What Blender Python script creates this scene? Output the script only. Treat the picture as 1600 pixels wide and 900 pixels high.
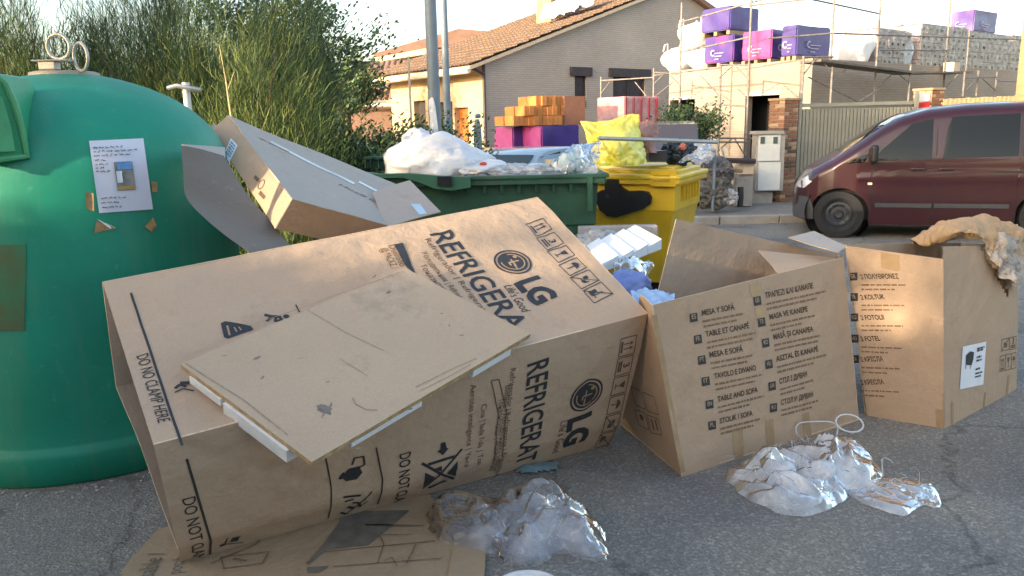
import bpy, bmesh, math, random
from mathutils import Vector, Matrix, noise
from math import radians as R, sin, cos, pi
random.seed(7)
for o in list(bpy.data.objects): bpy.data.objects.remove(o)
C = bpy.context.scene.collection
scene = bpy.context.scene
# ------------------------------------------------------------------ camera, sky, sun, exposure
CAM_H, PITCH, ROLL, FPX = 1.66, R(11.5), R(1.2), 1232.0
cam_data = bpy.data.cameras.new('camera'); cam = bpy.data.objects.new('camera', cam_data); C.objects.link(cam)
cam.matrix_world = Matrix.Translation((0, 0, CAM_H)) @ Matrix.Rotation(pi/2 - PITCH, 4, 'X') @ Matrix.Rotation(-ROLL, 4, 'Z')
cam_data.sensor_width = 36; cam_data.lens = 36*FPX/1600; cam_data.clip_start = .05; cam_data.clip_end = 3000
scene.camera = cam
SUN_AZ = Vector((-.785, -.62)).normalized()      # horizontal direction towards the sun
SUN_EL = R(11)
world = bpy.data.worlds.new('World'); scene.world = world; world.use_nodes = True
wn = world.node_tree; bgn = wn.nodes['Background']
sky = wn.nodes.new('ShaderNodeTexSky'); sky.sky_type = 'NISHITA'; sky.sun_disc = False
sky.sun_elevation = SUN_EL; sky.sun_rotation = math.atan2(SUN_AZ.x, SUN_AZ.y)
sky.air_density = 1.0; sky.dust_density = 5.0; sky.ozone_density = .35; sky.altitude = 600
wn.links.new(sky.outputs[0], bgn.inputs[0]); bgn.inputs[1].default_value = .15
sd = bpy.data.lights.new('sun', 'SUN'); sd.energy = 2.3; sd.angle = R(1.0); sd.color = (1, .80, .54)
so = bpy.data.objects.new('sun', sd); C.objects.link(so)
sdir = Vector((SUN_AZ.x*cos(SUN_EL), SUN_AZ.y*cos(SUN_EL), sin(SUN_EL)))
so.rotation_euler = sdir.to_track_quat('Z', 'Y').to_euler(); so.location = (-10, -8, 12)
scene.view_settings.view_transform = 'Standard'; scene.view_settings.look = 'None'
scene.view_settings.exposure = 2.07; scene.view_settings.gamma = 1
# ------------------------------------------------------------------ helpers
CAM = Vector((0, 0, CAM_H))
def ray(px, py):
    x, y = px-800, 450-py
    c, s = cos(-ROLL), sin(-ROLL)
    x, y = x*c-y*s, x*s+y*c
    return Vector((x, FPX*cos(PITCH)+y*sin(PITCH), -FPX*sin(PITCH)+y*cos(PITCH)))
def P(px, py, Y):
    v = ray(px, py); return CAM + v*(Y/v.y)
def G(px, py, z=0):
    v = ray(px, py); return CAM + v*((z-CAM_H)/v.z)
def hit(px, py, p0, n):
    v = ray(px, py); return CAM + v*((p0-CAM).dot(n)/v.dot(n))
def wmat(o):
    m = o.matrix_basis.copy()
    while o.parent: o = o.parent; m = o.matrix_basis @ m
    return m
def tag(o, label=None, cat=None, group=None, kind=None):
    for k, v in (('label', label), ('category', cat), ('group', group), ('kind', kind)):
        if v: o[k] = v
    return o
def thing(name, label, cat, loc=(0, 0, 0), rz=0, group=None):
    o = bpy.data.objects.new(name, None); C.objects.link(o); o.location = loc; o.rotation_euler = (0, 0, rz)
    o.empty_display_size = .1
    return tag(o, label, cat, group)
def copy_tree(o, parent=None):
    c = o.copy(); C.objects.link(c)
    if parent: c.parent = parent
    for ch in list(o.children):
        copy_tree(ch, c)
    return c
class MB:
    def __init__(s): s.v = []; s.f = []; s.m = []
    def add(s, vs, fs, mi=0, M=None):
        b = len(s.v)
        s.v += [tuple(M @ Vector(v)) if M else tuple(v) for v in vs]
        s.f += [tuple(b+i for i in f) for f in fs]; s.m += [mi]*len(fs) if isinstance(mi, int) else mi
    def box(s, c, d, M=None, mi=0, rz=0):
        x, y, z = d[0]/2, d[1]/2, d[2]/2
        T = Matrix.Translation(c) @ Matrix.Rotation(rz, 4, 'Z')
        if M: T = M @ T
        s.add([(-x,-y,-z),(x,-y,-z),(x,y,-z),(-x,y,-z),(-x,-y,z),(x,-y,z),(x,y,z),(-x,y,z)],
              [(0,3,2,1),(4,5,6,7),(0,1,5,4),(1,2,6,5),(2,3,7,6),(3,0,4,7)], mi, T)
    def rbox(s, c, d, bev=.02, seg=2, M=None, mi=0, rz=0):
        bm = bmesh.new(); bmesh.ops.create_cube(bm, size=1)
        bmesh.ops.scale(bm, vec=d, verts=bm.verts)
        bmesh.ops.bevel(bm, geom=list(bm.edges), offset=bev, segments=seg, profile=.6, affect='EDGES')
        T = Matrix.Translation(c) @ Matrix.Rotation(rz, 4, 'Z')
        if M: T = M @ T
        bm.verts.index_update(); s.add([v.co[:] for v in bm.verts], [[v.index for v in f.verts] for f in bm.faces], mi, T); bm.free()
    def hexa(s, b, t, mi=0):            # four bottom + four top points
        s.add(list(b)+list(t), [(3,2,1,0),(4,5,6,7),(0,1,5,4),(1,2,6,5),(2,3,7,6),(3,0,4,7)], mi)
    def tube(s, pts, r, n=8, mi=0, cap=True, M=None):
        pts = [Vector(p) for p in pts]; rs = r if isinstance(r, (list, tuple)) else [r]*len(pts)
        rings = []; prev = None
        for i, p in enumerate(pts):
            t = (pts[min(i+1, len(pts)-1)]-pts[max(i-1, 0)])
            t = t.normalized() if t.length > 1e-9 else Vector((0, 0, 1))
            if prev is None: a = t.orthogonal().normalized()
            else:
                a = prev - t*prev.dot(t); a = a.normalized() if a.length > 1e-6 else t.orthogonal().normalized()
            prev = a; b = t.cross(a)
            rings.append([p+(a*cos(2*pi*k/n)+b*sin(2*pi*k/n))*rs[i] for k in range(n)])
        vs = [v for q in rings for v in q]; fs = []
        for i in range(len(pts)-1):
            for k in range(n):
                fs.append((i*n+k, i*n+(k+1) % n, (i+1)*n+(k+1) % n, (i+1)*n+k))
        if cap: fs += [tuple(range(n))[::-1], tuple((len(pts)-1)*n+k for k in range(n))]
        s.add(vs, fs, mi, M)
    def lathe(s, prof, n=24, M=None, mi=0, close=False):
        vs = []; fs = []; k = len(prof)
        for i in range(n):
            a = 2*pi*i/n
            vs += [(r*cos(a), r*sin(a), z) for r, z in prof]
        for i in range(n):
            for j in range(k-1 if not close else k):
                a, b = i*k+j, i*k+(j+1) % k; c, d = ((i+1) % n)*k+(j+1) % k, ((i+1) % n)*k+j
                fs.append((a, d, c, b))
        s.add(vs, fs, mi, M)
    def prism(s, poly, off, mi=0):      # planar polygon (3D points) pushed by vector off
        n = len(poly); off = Vector(off); a = [Vector(p) for p in poly]
        s.add(a+[p+off for p in a], [tuple(range(n))[::-1], tuple(range(n, 2*n))]+[(i, (i+1) % n, n+(i+1) % n, n+i) for i in range(n)], mi)
    def build(s, name, mats, parent=None, smooth=False, local=False, auto=None):
        if not isinstance(mats, (list, tuple)): mats = [mats]
        vs = s.v
        if parent is None:
            if not local and vs:
                xs = [v[0] for v in vs]; ys = [v[1] for v in vs]; zs = [v[2] for v in vs]
                o0 = Vector(((min(xs)+max(xs))/2, (min(ys)+max(ys))/2, min(zs)))
            else: o0 = Vector((0, 0, 0))
            vs = [tuple(Vector(v)-o0) for v in vs]
        elif not local:
            I = wmat(parent).inverted(); vs = [tuple(I @ Vector(v)) for v in vs]
        me = bpy.data.meshes.new(name); me.from_pydata(vs, [], s.f)
        for m in mats: me.materials.append(m)
        if len(mats) > 1: me.polygons.foreach_set('material_index', s.m)
        if smooth or auto:
            me.polygons.foreach_set('use_smooth', [True]*len(me.polygons))
            if auto: me.set_sharp_from_angle(angle=R(auto))
        me.update(); me.validate()
        o = bpy.data.objects.new(name, me); C.objects.link(o)
        if parent is None: o.location = o0
        else: o.parent = parent
        return o
def lerp(a, b, t): return a+(b-a)*t
def interp(x, pts):
    if x <= pts[0][0]: return pts[0][1]
    for (a, b), (c, d) in zip(pts, pts[1:]):
        if x <= c: return b+(d-b)*(x-a)/(c-a)
    return pts[-1][1]
def crumple(p, f=1.0, seed=0, oct=4):
    s = 0; a = 1; q = Vector(p)*f+Vector((seed*7.3, seed*3.1, seed*1.7)); tot = 0
    for _ in range(oct):
        s += a*(1-abs(noise.noise(q))*2.2); tot += a; a *= .55; q = q*2.03+Vector((3.1, 1.7, 9.2))
    return s/tot
# ------------------------------------------------------------------ materials
MATS = {}
def srgb(r, g, b):
    return tuple((c/255/12.92 if c/255 < .04045 else ((c/255+.055)/1.055)**2.4) for c in (r, g, b))+(1,)
def mat(name, col, rough=.7, spec=.5, metal=0, var=.12, scale=8, bump=0, bscale=60, emit=None, coat=0, trans=0, alpha=1, col2=None, detail=6, stretch=None, sss=0):
    if name in MATS: return MATS[name]
    m = bpy.data.materials.new(name); m.use_nodes = True; nt = m.node_tree; N = nt.nodes; L = nt.links
    b = N['Principled BSDF']; b.inputs['Roughness'].default_value = rough
    b.inputs['Specular IOR Level'].default_value = spec; b.inputs['Metallic'].default_value = metal
    b.inputs['Coat Weight'].default_value = coat; b.inputs['Transmission Weight'].default_value = trans
    b.inputs['Alpha'].default_value = alpha
    col = tuple(col)+(1,) if len(col) == 3 else col
    tc = N.new('ShaderNodeTexCoord'); src = tc.outputs['Object']
    if stretch:
        mp = N.new('ShaderNodeMapping'); mp.inputs['Scale'].default_value = stretch; L.new(src, mp.inputs[0]); src = mp.outputs[0]
    nz = N.new('ShaderNodeTexNoise'); nz.inputs['Scale'].default_value = scale; nz.inputs['Detail'].default_value = detail; nz.inputs['Roughness'].default_value = .6
    L.new(src, nz.inputs['Vector'])
    cr = N.new('ShaderNodeValToRGB'); cr.color_ramp.elements[0].position = .3; cr.color_ramp.elements[1].position = .7
    c2 = (tuple(col2)+(1,))[:4] if col2 else tuple(min(1, c*(1+var)) for c in col[:3])+(1,)
    c1 = tuple(c*(1-var) for c in col[:3])+(1,) if not col2 else col
    cr.color_ramp.elements[0].color = c1; cr.color_ramp.elements[1].color = c2
    L.new(nz.outputs['Fac'], cr.inputs[0]); L.new(cr.outputs[0], b.inputs['Base Color'])
    if bump:
        n2 = N.new('ShaderNodeTexNoise'); n2.inputs['Scale'].default_value = bscale; n2.inputs['Detail'].default_value = 4; L.new(src, n2.inputs['Vector'])
        bp = N.new('ShaderNodeBump'); bp.inputs['Strength'].default_value = bump; bp.inputs['Distance'].default_value = .01
        L.new(n2.outputs['Fac'], bp.inputs['Height']); L.new(bp.outputs[0], b.inputs['Normal'])
    if emit: b.inputs['Emission Color'].default_value = tuple(emit)+(1,); b.inputs['Emission Strength'].default_value = 1
    MATS[name] = m; return m
def cardboard(name, col, stain=(.28, .18, .11), amt=.6):
    m = mat(name, col, rough=.78, spec=.25, var=.05, scale=1.6)
    nt = m.node_tree; N = nt.nodes; L = nt.links; b = N['Principled BSDF']
    cur = b.inputs['Base Color'].links[0].from_socket
    tc = [n for n in N if n.type == 'TEX_COORD'][0]
    n1 = N.new('ShaderNodeTexNoise'); n1.inputs['Scale'].default_value = 3.2; n1.inputs['Detail'].default_value = 9; n1.inputs['Roughness'].default_value = .72; L.new(tc.outputs['Object'], n1.inputs['Vector'])
    r1 = N.new('ShaderNodeValToRGB'); r1.color_ramp.elements[0].position = .56; r1.color_ramp.elements[1].position = .78; L.new(n1.outputs['Fac'], r1.inputs[0])
    mx = N.new('ShaderNodeMix'); mx.data_type = 'RGBA'; mx.inputs['B'].default_value = tuple(stain)+(1,)
    ml = N.new('ShaderNodeMath'); ml.operation = 'MULTIPLY'; ml.inputs[1].default_value = amt; L.new(r1.outputs[0], ml.inputs[0])
    L.new(ml.outputs[0], mx.inputs['Factor']); L.new(cur, mx.inputs['A'])
    mp = N.new('ShaderNodeMapping'); mp.inputs['Scale'].default_value = (1, 1.6, 5); mp.inputs['Rotation'].default_value = (.4, .3, .5); L.new(tc.outputs['Object'], mp.inputs[0])
    ns = N.new('ShaderNodeTexNoise'); ns.inputs['Scale'].default_value = 3.5; ns.inputs['Detail'].default_value = 10; ns.inputs['Roughness'].default_value = .8; L.new(mp.outputs[0], ns.inputs['Vector'])
    rs_ = N.new('ShaderNodeValToRGB'); rs_.color_ramp.elements[0].position = .60; rs_.color_ramp.elements[1].position = .72; L.new(ns.outputs['Fac'], rs_.inputs[0])
    ms = N.new('ShaderNodeMath'); ms.operation = 'MULTIPLY'; ms.inputs[1].default_value = .35; L.new(rs_.outputs[0], ms.inputs[0])
    mxs = N.new('ShaderNodeMix'); mxs.data_type = 'RGBA'; mxs.inputs['B'].default_value = (.66, .53, .41, 1); L.new(ms.outputs[0], mxs.inputs['Factor']); L.new(mx.outputs['Result'], mxs.inputs['A']); mx = mxs
    n3 = N.new('ShaderNodeTexNoise'); n3.inputs['Scale'].default_value = 160; n3.inputs['Detail'].default_value = 3; L.new(tc.outputs['Object'], n3.inputs['Vector'])
    mr = N.new('ShaderNodeMapRange'); mr.inputs['To Min'].default_value = .86; mr.inputs['To Max'].default_value = 1.12; L.new(n3.outputs['Fac'], mr.inputs[0])
    m2 = N.new('ShaderNodeMix'); m2.data_type = 'RGBA'; m2.blend_type = 'MULTIPLY'; m2.inputs['Factor'].default_value = 1
    L.new(mx.outputs['Result'], m2.inputs['A']); L.new(mr.outputs[0], m2.inputs['B']); L.new(m2.outputs['Result'], b.inputs['Base Color'])
    n4 = N.new('ShaderNodeTexNoise'); n4.inputs['Scale'].default_value = 9; n4.inputs['Detail'].default_value = 5; n4.inputs['Roughness'].default_value = .55; L.new(tc.outputs['Object'], n4.inputs['Vector'])
    bp = N.new('ShaderNodeBump'); bp.inputs['Strength'].default_value = .5; bp.inputs['Distance'].default_value = .03
    L.new(n4.outputs['Fac'], bp.inputs['Height']); L.new(bp.outputs[0], b.inputs['Normal'])
    return m
SCUFF = 1
CARD = cardboard('kraft_cardboard', (.50, .36, .255))
CARD_IN = cardboard('inner_cardboard', (.42, .32, .24))
CARD_GREY = cardboard('greyish_cardboard', (.42, .37, .33))
CARD2 = cardboard('warm_cardboard', (.47, .335, .23))
CARD_OLD = cardboard('weathered_cardboard', (.38, .28, .18), stain=(.2, .14, .1))
EDGE = mat('torn_cardboard_edge', (.66, .50, .34), rough=.85, var=.2, scale=60)
INK = mat('dark_print', (.028, .03, .036), rough=.6, var=.25, scale=40)
INK2 = mat('faded_print', (.13, .085, .06), rough=.7, var=.3, scale=60)
INKL = mat('pale_print', (.33, .225, .15), rough=.7, var=.2, scale=60)
TAPE = mat('packing_tape', (.40, .27, .15), rough=.25, spec=.6, var=.15, scale=12)
FOAM = mat('white_foam', (.82, .86, .90), rough=.6, var=.04, scale=30, bump=.3, bscale=120)
WHITE = mat('white_paper', (.78, .79, .84), rough=.7, var=.04, scale=10)
GRN = mat('green_fibreglass', (.004, .245, .155), rough=.52, spec=.5, var=.14, scale=2.2, bump=.12, bscale=5)
def grime(m, streak=(1, 1, .12), col=(.10, .12, .09), amt=.5, sc=5):
    nt = m.node_tree; N = nt.nodes; L = nt.links; b = N['Principled BSDF']; cur = b.inputs['Base Color'].links[0].from_socket; tc = [n for n in N if n.type == 'TEX_COORD'][0]
    mp = N.new('ShaderNodeMapping'); mp.inputs['Scale'].default_value = streak; L.new(tc.outputs['Object'], mp.inputs[0])
    for s_, lo, hi, c, am in ((sc, .54, .75, col, amt), (sc*4, .58, .72, tuple(x*1.8 for x in col), amt*.55)):
        n = N.new('ShaderNodeTexNoise'); n.inputs['Scale'].default_value = s_; n.inputs['Detail'].default_value = 10; n.inputs['Roughness'].default_value = .75; L.new(mp.outputs[0] if s_ == sc else tc.outputs['Object'], n.inputs['Vector'])
        r = N.new('ShaderNodeMapRange'); r.inputs['From Min'].default_value = lo; r.inputs['From Max'].default_value = hi; r.inputs['To Max'].default_value = am; L.new(n.outputs['Fac'], r.inputs[0])
        mx = N.new('ShaderNodeMix'); mx.data_type = 'RGBA'; mx.inputs['B'].default_value = tuple(c)+(1,); L.new(r.outputs[0], mx.inputs['Factor']); L.new(cur, mx.inputs['A']); cur = mx.outputs['Result']
        rr = N.new('ShaderNodeMath'); 
    L.new(cur, b.inputs['Base Color'])
grime(GRN, col=(.10, .24, .17), amt=.6, sc=4)
GRN2 = mat('dark_green_plastic', (.022, .082, .050), rough=.5, var=.25, scale=5, bump=.1, bscale=20)
YEL = mat('yellow_plastic', (.66, .42, .02), rough=.45, var=.12, scale=4, bump=.1, bscale=20)
grime(GRN2, col=(.09, .10, .08), amt=.5); grime(YEL, col=(.30, .22, .06), amt=.45)
YELBAG = mat('yellow_bag_film', (.72, .66, .03), rough=.3, var=.2, scale=7, col2=(.80, .76, .22), bump=.4, bscale=14)
BLK = mat('black_rubber', (.012, .013, .016), rough=.5, var=.3, scale=20)
STEEL = mat('galvanised_steel', (.42, .43, .44), rough=.45, metal=.7, var=.15, scale=14)
PAINTSTEEL = mat('grey_painted_steel', (.17, .22, .27), rough=.45, var=.12, scale=6)
RUST = mat('scaffold_steel', (.14, .12, .115), rough=.6, metal=.2, var=.35, scale=10, col2=(.28, .26, .25))
CREAM = mat('cream_trim', (.62, .50, .36), rough=.7)
def brickmat(name, c1, c2, mortar, scale=1.0, bw=.25, bh=.065, ms=.012, rot=0, bump=.5):
    m = mat(name, c1, rough=.85, spec=.2)
    nt = m.node_tree; N = nt.nodes; L = nt.links; b = N['Principled BSDF']
    tc = [n for n in N if n.type == 'TEX_COORD'][0]
    sx = N.new('ShaderNodeSeparateXYZ'); L.new(tc.outputs['Object'], sx.inputs[0])
    ad = N.new('ShaderNodeMath'); L.new(sx.outputs[0], ad.inputs[0]); L.new(sx.outputs[1], ad.inputs[1])
    cb = N.new('ShaderNodeCombineXYZ'); L.new(ad.outputs[0], cb.inputs[0]); L.new(sx.outputs[2], cb.inputs[1])
    bt = N.new('ShaderNodeTexBrick'); bt.inputs['Scale'].default_value = 1; bt.inputs['Brick Width'].default_value = bw
    bt.inputs['Row Height'].default_value = bh; bt.inputs['Mortar Size'].default_value = ms
    bt.inputs['Color1'].default_value = tuple(c1)+(1,); bt.inputs['Color2'].default_value = tuple(c2)+(1,); bt.inputs['Mortar'].default_value = tuple(mortar)+(1,)
    L.new(cb.outputs[0], bt.inputs['Vector'])
    nz = N.new('ShaderNodeTexNoise'); nz.inputs['Scale'].default_value = .7; nz.inputs['Detail'].default_value = 8; L.new(tc.outputs['Object'], nz.inputs['Vector'])
    mr = N.new('ShaderNodeMapRange'); mr.inputs['To Min'].default_value = .75; mr.inputs['To Max'].default_value = 1.2; L.new(nz.outputs['Fac'], mr.inputs[0])
    mx = N.new('ShaderNodeMix'); mx.data_type = 'RGBA'; mx.blend_type = 'MULTIPLY'; mx.inputs['Factor'].default_value = 1
    L.new(bt.outputs['Color'], mx.inputs['A']); L.new(mr.outputs[0], mx.inputs['B']); L.new(mx.outputs['Result'], b.inputs['Base Color'])
    bp = N.new('ShaderNodeBump'); bp.inputs['Strength'].default_value = bump; bp.inputs['Distance'].default_value = .01; bp.invert = True
    L.new(bt.outputs['Fac'], bp.inputs['Height']); L.new(bp.outputs[0], b.inputs['Normal'])
    return m
BRICK_PALE = brickmat('pale_face_brick', (.36, .31, .26), (.315, .265, .22), (.28, .25, .22))
BRICK_HOUSE = brickmat('pinkish_face_brick', (.49, .43, .385), (.44, .38, .34), (.37, .335, .305))
BRICK_YEL = brickmat('ochre_face_brick', (.50, .33, .16), (.42, .27, .12), (.35, .28, .2))
PLASTER = mat('cream_plaster', (.44, .35, .23), rough=.85, var=.1, scale=2)
TILE = mat('roof_tile_clay', (.135, .09, .065), rough=.9, var=.3, scale=3, col2=(.22, .145, .10))
TILE_D = mat('weathered_roof_tile', (.15, .095, .08), rough=.9, var=.3, scale=3, col2=(.25, .15, .12))
DARKWOOD = mat('dark_stained_wood', (.045, .035, .04), rough=.6, var=.3)
ORWOOD = mat('orange_varnished_wood', (.42, .13, .03), rough=.4, var=.2, scale=6, stretch=(1, 1, .2))
DARKHOLE = mat('dark_interior', (.012, .013, .018), rough=.9)
CONC = mat('pale_concrete', (.36, .34, .31), rough=.9, var=.15, scale=5, bump=.3, bscale=30)
def plasticfilm(name, tint=(.80, .84, .90), dens=.2, rough=.1, nscale=7, fold=.6, milk=.5):
    m = bpy.data.materials.new(name); m.use_nodes = True; nt = m.node_tree; N = nt.nodes; L = nt.links
    b = N['Principled BSDF']; out = N['Material Output']
    b.inputs['Base Color'].default_value = tuple(tint)+(1,); b.inputs['Roughness'].default_value = rough; b.inputs['Specular IOR Level'].default_value = 1
    gl = N.new('ShaderNodeBsdfGlossy'); gl.inputs['Roughness'].default_value = rough
    tr = N.new('ShaderNodeBsdfTransparent'); tr.inputs[0].default_value = (.96, .97, 1, 1)
    tl = N.new('ShaderNodeBsdfTranslucent'); tl.inputs[0].default_value = tuple(tint)+(1,)
    m1 = N.new('ShaderNodeMixShader'); m1.inputs[0].default_value = .35; L.new(b.outputs[0], m1.inputs[1]); L.new(tl.outputs[0], m1.inputs[2])
    tc = N.new('ShaderNodeTexCoord'); facs = []
    for sc, wd, am in ((nscale*.6, .012, fold), (nscale*1.4, .016, fold*.6)):
        nz = N.new('ShaderNodeTexNoise'); nz.inputs['Scale'].default_value = sc; nz.inputs['Detail'].default_value = 1.5; nz.inputs['Distortion'].default_value = 1.6
        L.new(tc.outputs['Object'], nz.inputs['Vector'])
        a = N.new('ShaderNodeMath'); a.operation = 'SUBTRACT'; a.inputs[1].default_value = .5; L.new(nz.outputs['Fac'], a.inputs[0])
        c = N.new('ShaderNodeMath'); c.operation = 'ABSOLUTE'; L.new(a.outputs[0], c.inputs[0])
        r = N.new('ShaderNodeMapRange'); r.inputs['From Min'].default_value = 0; r.inputs['From Max'].default_value = wd; r.inputs['To Min'].default_value = am; r.inputs['To Max'].default_value = 0; L.new(c.outputs[0], r.inputs[0]); facs.append(r.outputs[0])
    n3 = N.new('ShaderNodeTexNoise'); n3.inputs['Scale'].default_value = nscale*.8; n3.inputs['Detail'].default_value = 4; L.new(tc.outputs['Object'], n3.inputs['Vector'])
    r = N.new('ShaderNodeMapRange'); r.inputs['From Min'].default_value = .42; r.inputs['From Max'].default_value = .7; r.inputs['To Min'].default_value = dens; r.inputs['To Max'].default_value = dens+milk; L.new(n3.outputs['Fac'], r.inputs[0])
    cur = r.outputs[0]
    for f in facs:
        a = N.new('ShaderNodeMath'); a.operation = 'ADD'; a.use_clamp = True; L.new(cur, a.inputs[0]); L.new(f, a.inputs[1]); cur = a.outputs[0]
    m2 = N.new('ShaderNodeMixShader'); L.new(cur, m2.inputs[0]); L.new(tr.outputs[0], m2.inputs[1]); L.new(m1.outputs[0], m2.inputs[2])
    lw = N.new('ShaderNodeLayerWeight'); lw.inputs[0].default_value = .19
    m3 = N.new('ShaderNodeMixShader'); L.new(lw.outputs['Fresnel'], m3.inputs[0]); L.new(m2.outputs[0], m3.inputs[1]); L.new(gl.outputs[0], m3.inputs[2])
    bp = N.new('ShaderNodeBump'); bp.inputs['Strength'].default_value = .7; bp.inputs['Distance'].default_value = .012
    n2 = N.new('ShaderNodeTexNoise'); n2.inputs['Scale'].default_value = nscale*1.6; n2.inputs['Detail'].default_value = 2; n2.inputs['Distortion'].default_value = 1.5; L.new(tc.outputs['Object'], n2.inputs['Vector'])
    L.new(n2.outputs['Fac'], bp.inputs['Height']); L.new(bp.outputs[0], b.inputs['Normal']); L.new(bp.outputs[0], gl.inputs['Normal'])
    L.new(m3.outputs[0], out.inputs[0]); MATS[name] = m; return m
FILM = plasticfilm('clear_plastic_film', (.80, .82, .88), .07, .10, 7, .16, .36)
FILM_W = plasticfilm('milky_plastic_film', (.90, .91, .93), .36, .16, 9, .22, .5)
BAGW = mat('white_bag_plastic', (.60, .61, .64), rough=.3, spec=.6, var=.08, scale=6, bump=.35, bscale=10)
# ------------------------------------------------------------------ surfaces with print
class Patch:
    """four corners (u right, v down, normal towards the viewer), optional relief disp(u,v) in metres"""
    def __init__(s, p00, p10, p11, p01, disp=None):
        s.c = [Vector(p) for p in (p00, p10, p11, p01)]; s.disp = disp or (lambda u, v: 0)
        s.U = ((s.c[1]-s.c[0]).length+(s.c[2]-s.c[3]).length)/2; s.V = ((s.c[3]-s.c[0]).length+(s.c[2]-s.c[1]).length)/2
        du = (s.c[1]-s.c[0])+(s.c[2]-s.c[3]); dv = (s.c[3]-s.c[0])+(s.c[2]-s.c[1]); s.n = dv.cross(du).normalized()
    def B(s, a, b): return (s.c[0]*(1-a)+s.c[1]*a)*(1-b)+(s.c[3]*(1-a)+s.c[2]*a)*b
    def pt(s, u, v, off=0): return s.B(u/s.U, v/s.V)+s.n*(s.disp(u, v)+off)
    def inv(s, px, py):
        r = ray(px, py).normalized(); a = b = .5; t = (s.B(.5, .5)-CAM).dot(s.n)/r.dot(s.n)
        for _ in range(12):
            e = s.B(a, b)-(CAM+r*t); da = (s.B(a+.001, b)-s.B(a, b))*1000; db = (s.B(a, b+.001)-s.B(a, b))*1000
            M = Matrix((da, db, -r)).transposed(); d = M.inverted() @ (-e); a += d.x; b += d.y; t += d.z
        return Vector((a*s.U, b*s.V))
    def mesh(s, mb, nu=10, nv=10, th=.006, mo=0, mi=1, me=2, us=None, vs=None):
        us = us or [s.U*i/nu for i in range(nu+1)]; vs = vs or [s.V*j/nv for j in range(nv+1)]
        A = [s.pt(u, v) for v in vs for u in us]; Bk = [s.pt(u, v, -th) for v in vs for u in us]; n = len(us); k = len(A)
        F = []; Mx = []
        for j in range(len(vs)-1):
            for i in range(n-1):
                q = (j*n+i, j*n+i+1, (j+1)*n+i+1, (j+1)*n+i)
                F.append(q[::-1]); Mx.append(mo); F.append(tuple(x+k for x in q)); Mx.append(mi)
        def e(a, b): F.append((a, b, b+k, a+k)); Mx.append(me)
        for i in range(n-1): e(i, i+1); e((len(vs)-1)*n+i+1, (len(vs)-1)*n+i)
        for j in range(len(vs)-1): e((j+1)*n, j*n); e(j*n+n-1, (j+1)*n+n-1)
        mb.add(A+Bk, F, Mx)
_GLY = {}
def glyphs(s, bold=0):
    if (s, bold) in _GLY: return _GLY[(s, bold)]
    cu = bpy.data.curves.new('lettering', 'FONT'); cu.body = s; cu.size = 1; cu.offset = bold; cu.resolution_u = 3
    o = bpy.data.objects.new('lettering', cu); me = o.to_mesh()
    vs = [(v.co.x, v.co.y) for v in me.vertices]; fs = [tuple(p.vertices) for p in me.polygons]
    o.to_mesh_clear(); bpy.data.objects.remove(o); bpy.data.curves.remove(cu)
    _GLY[(s, bold)] = (vs, fs); return vs, fs
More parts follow.
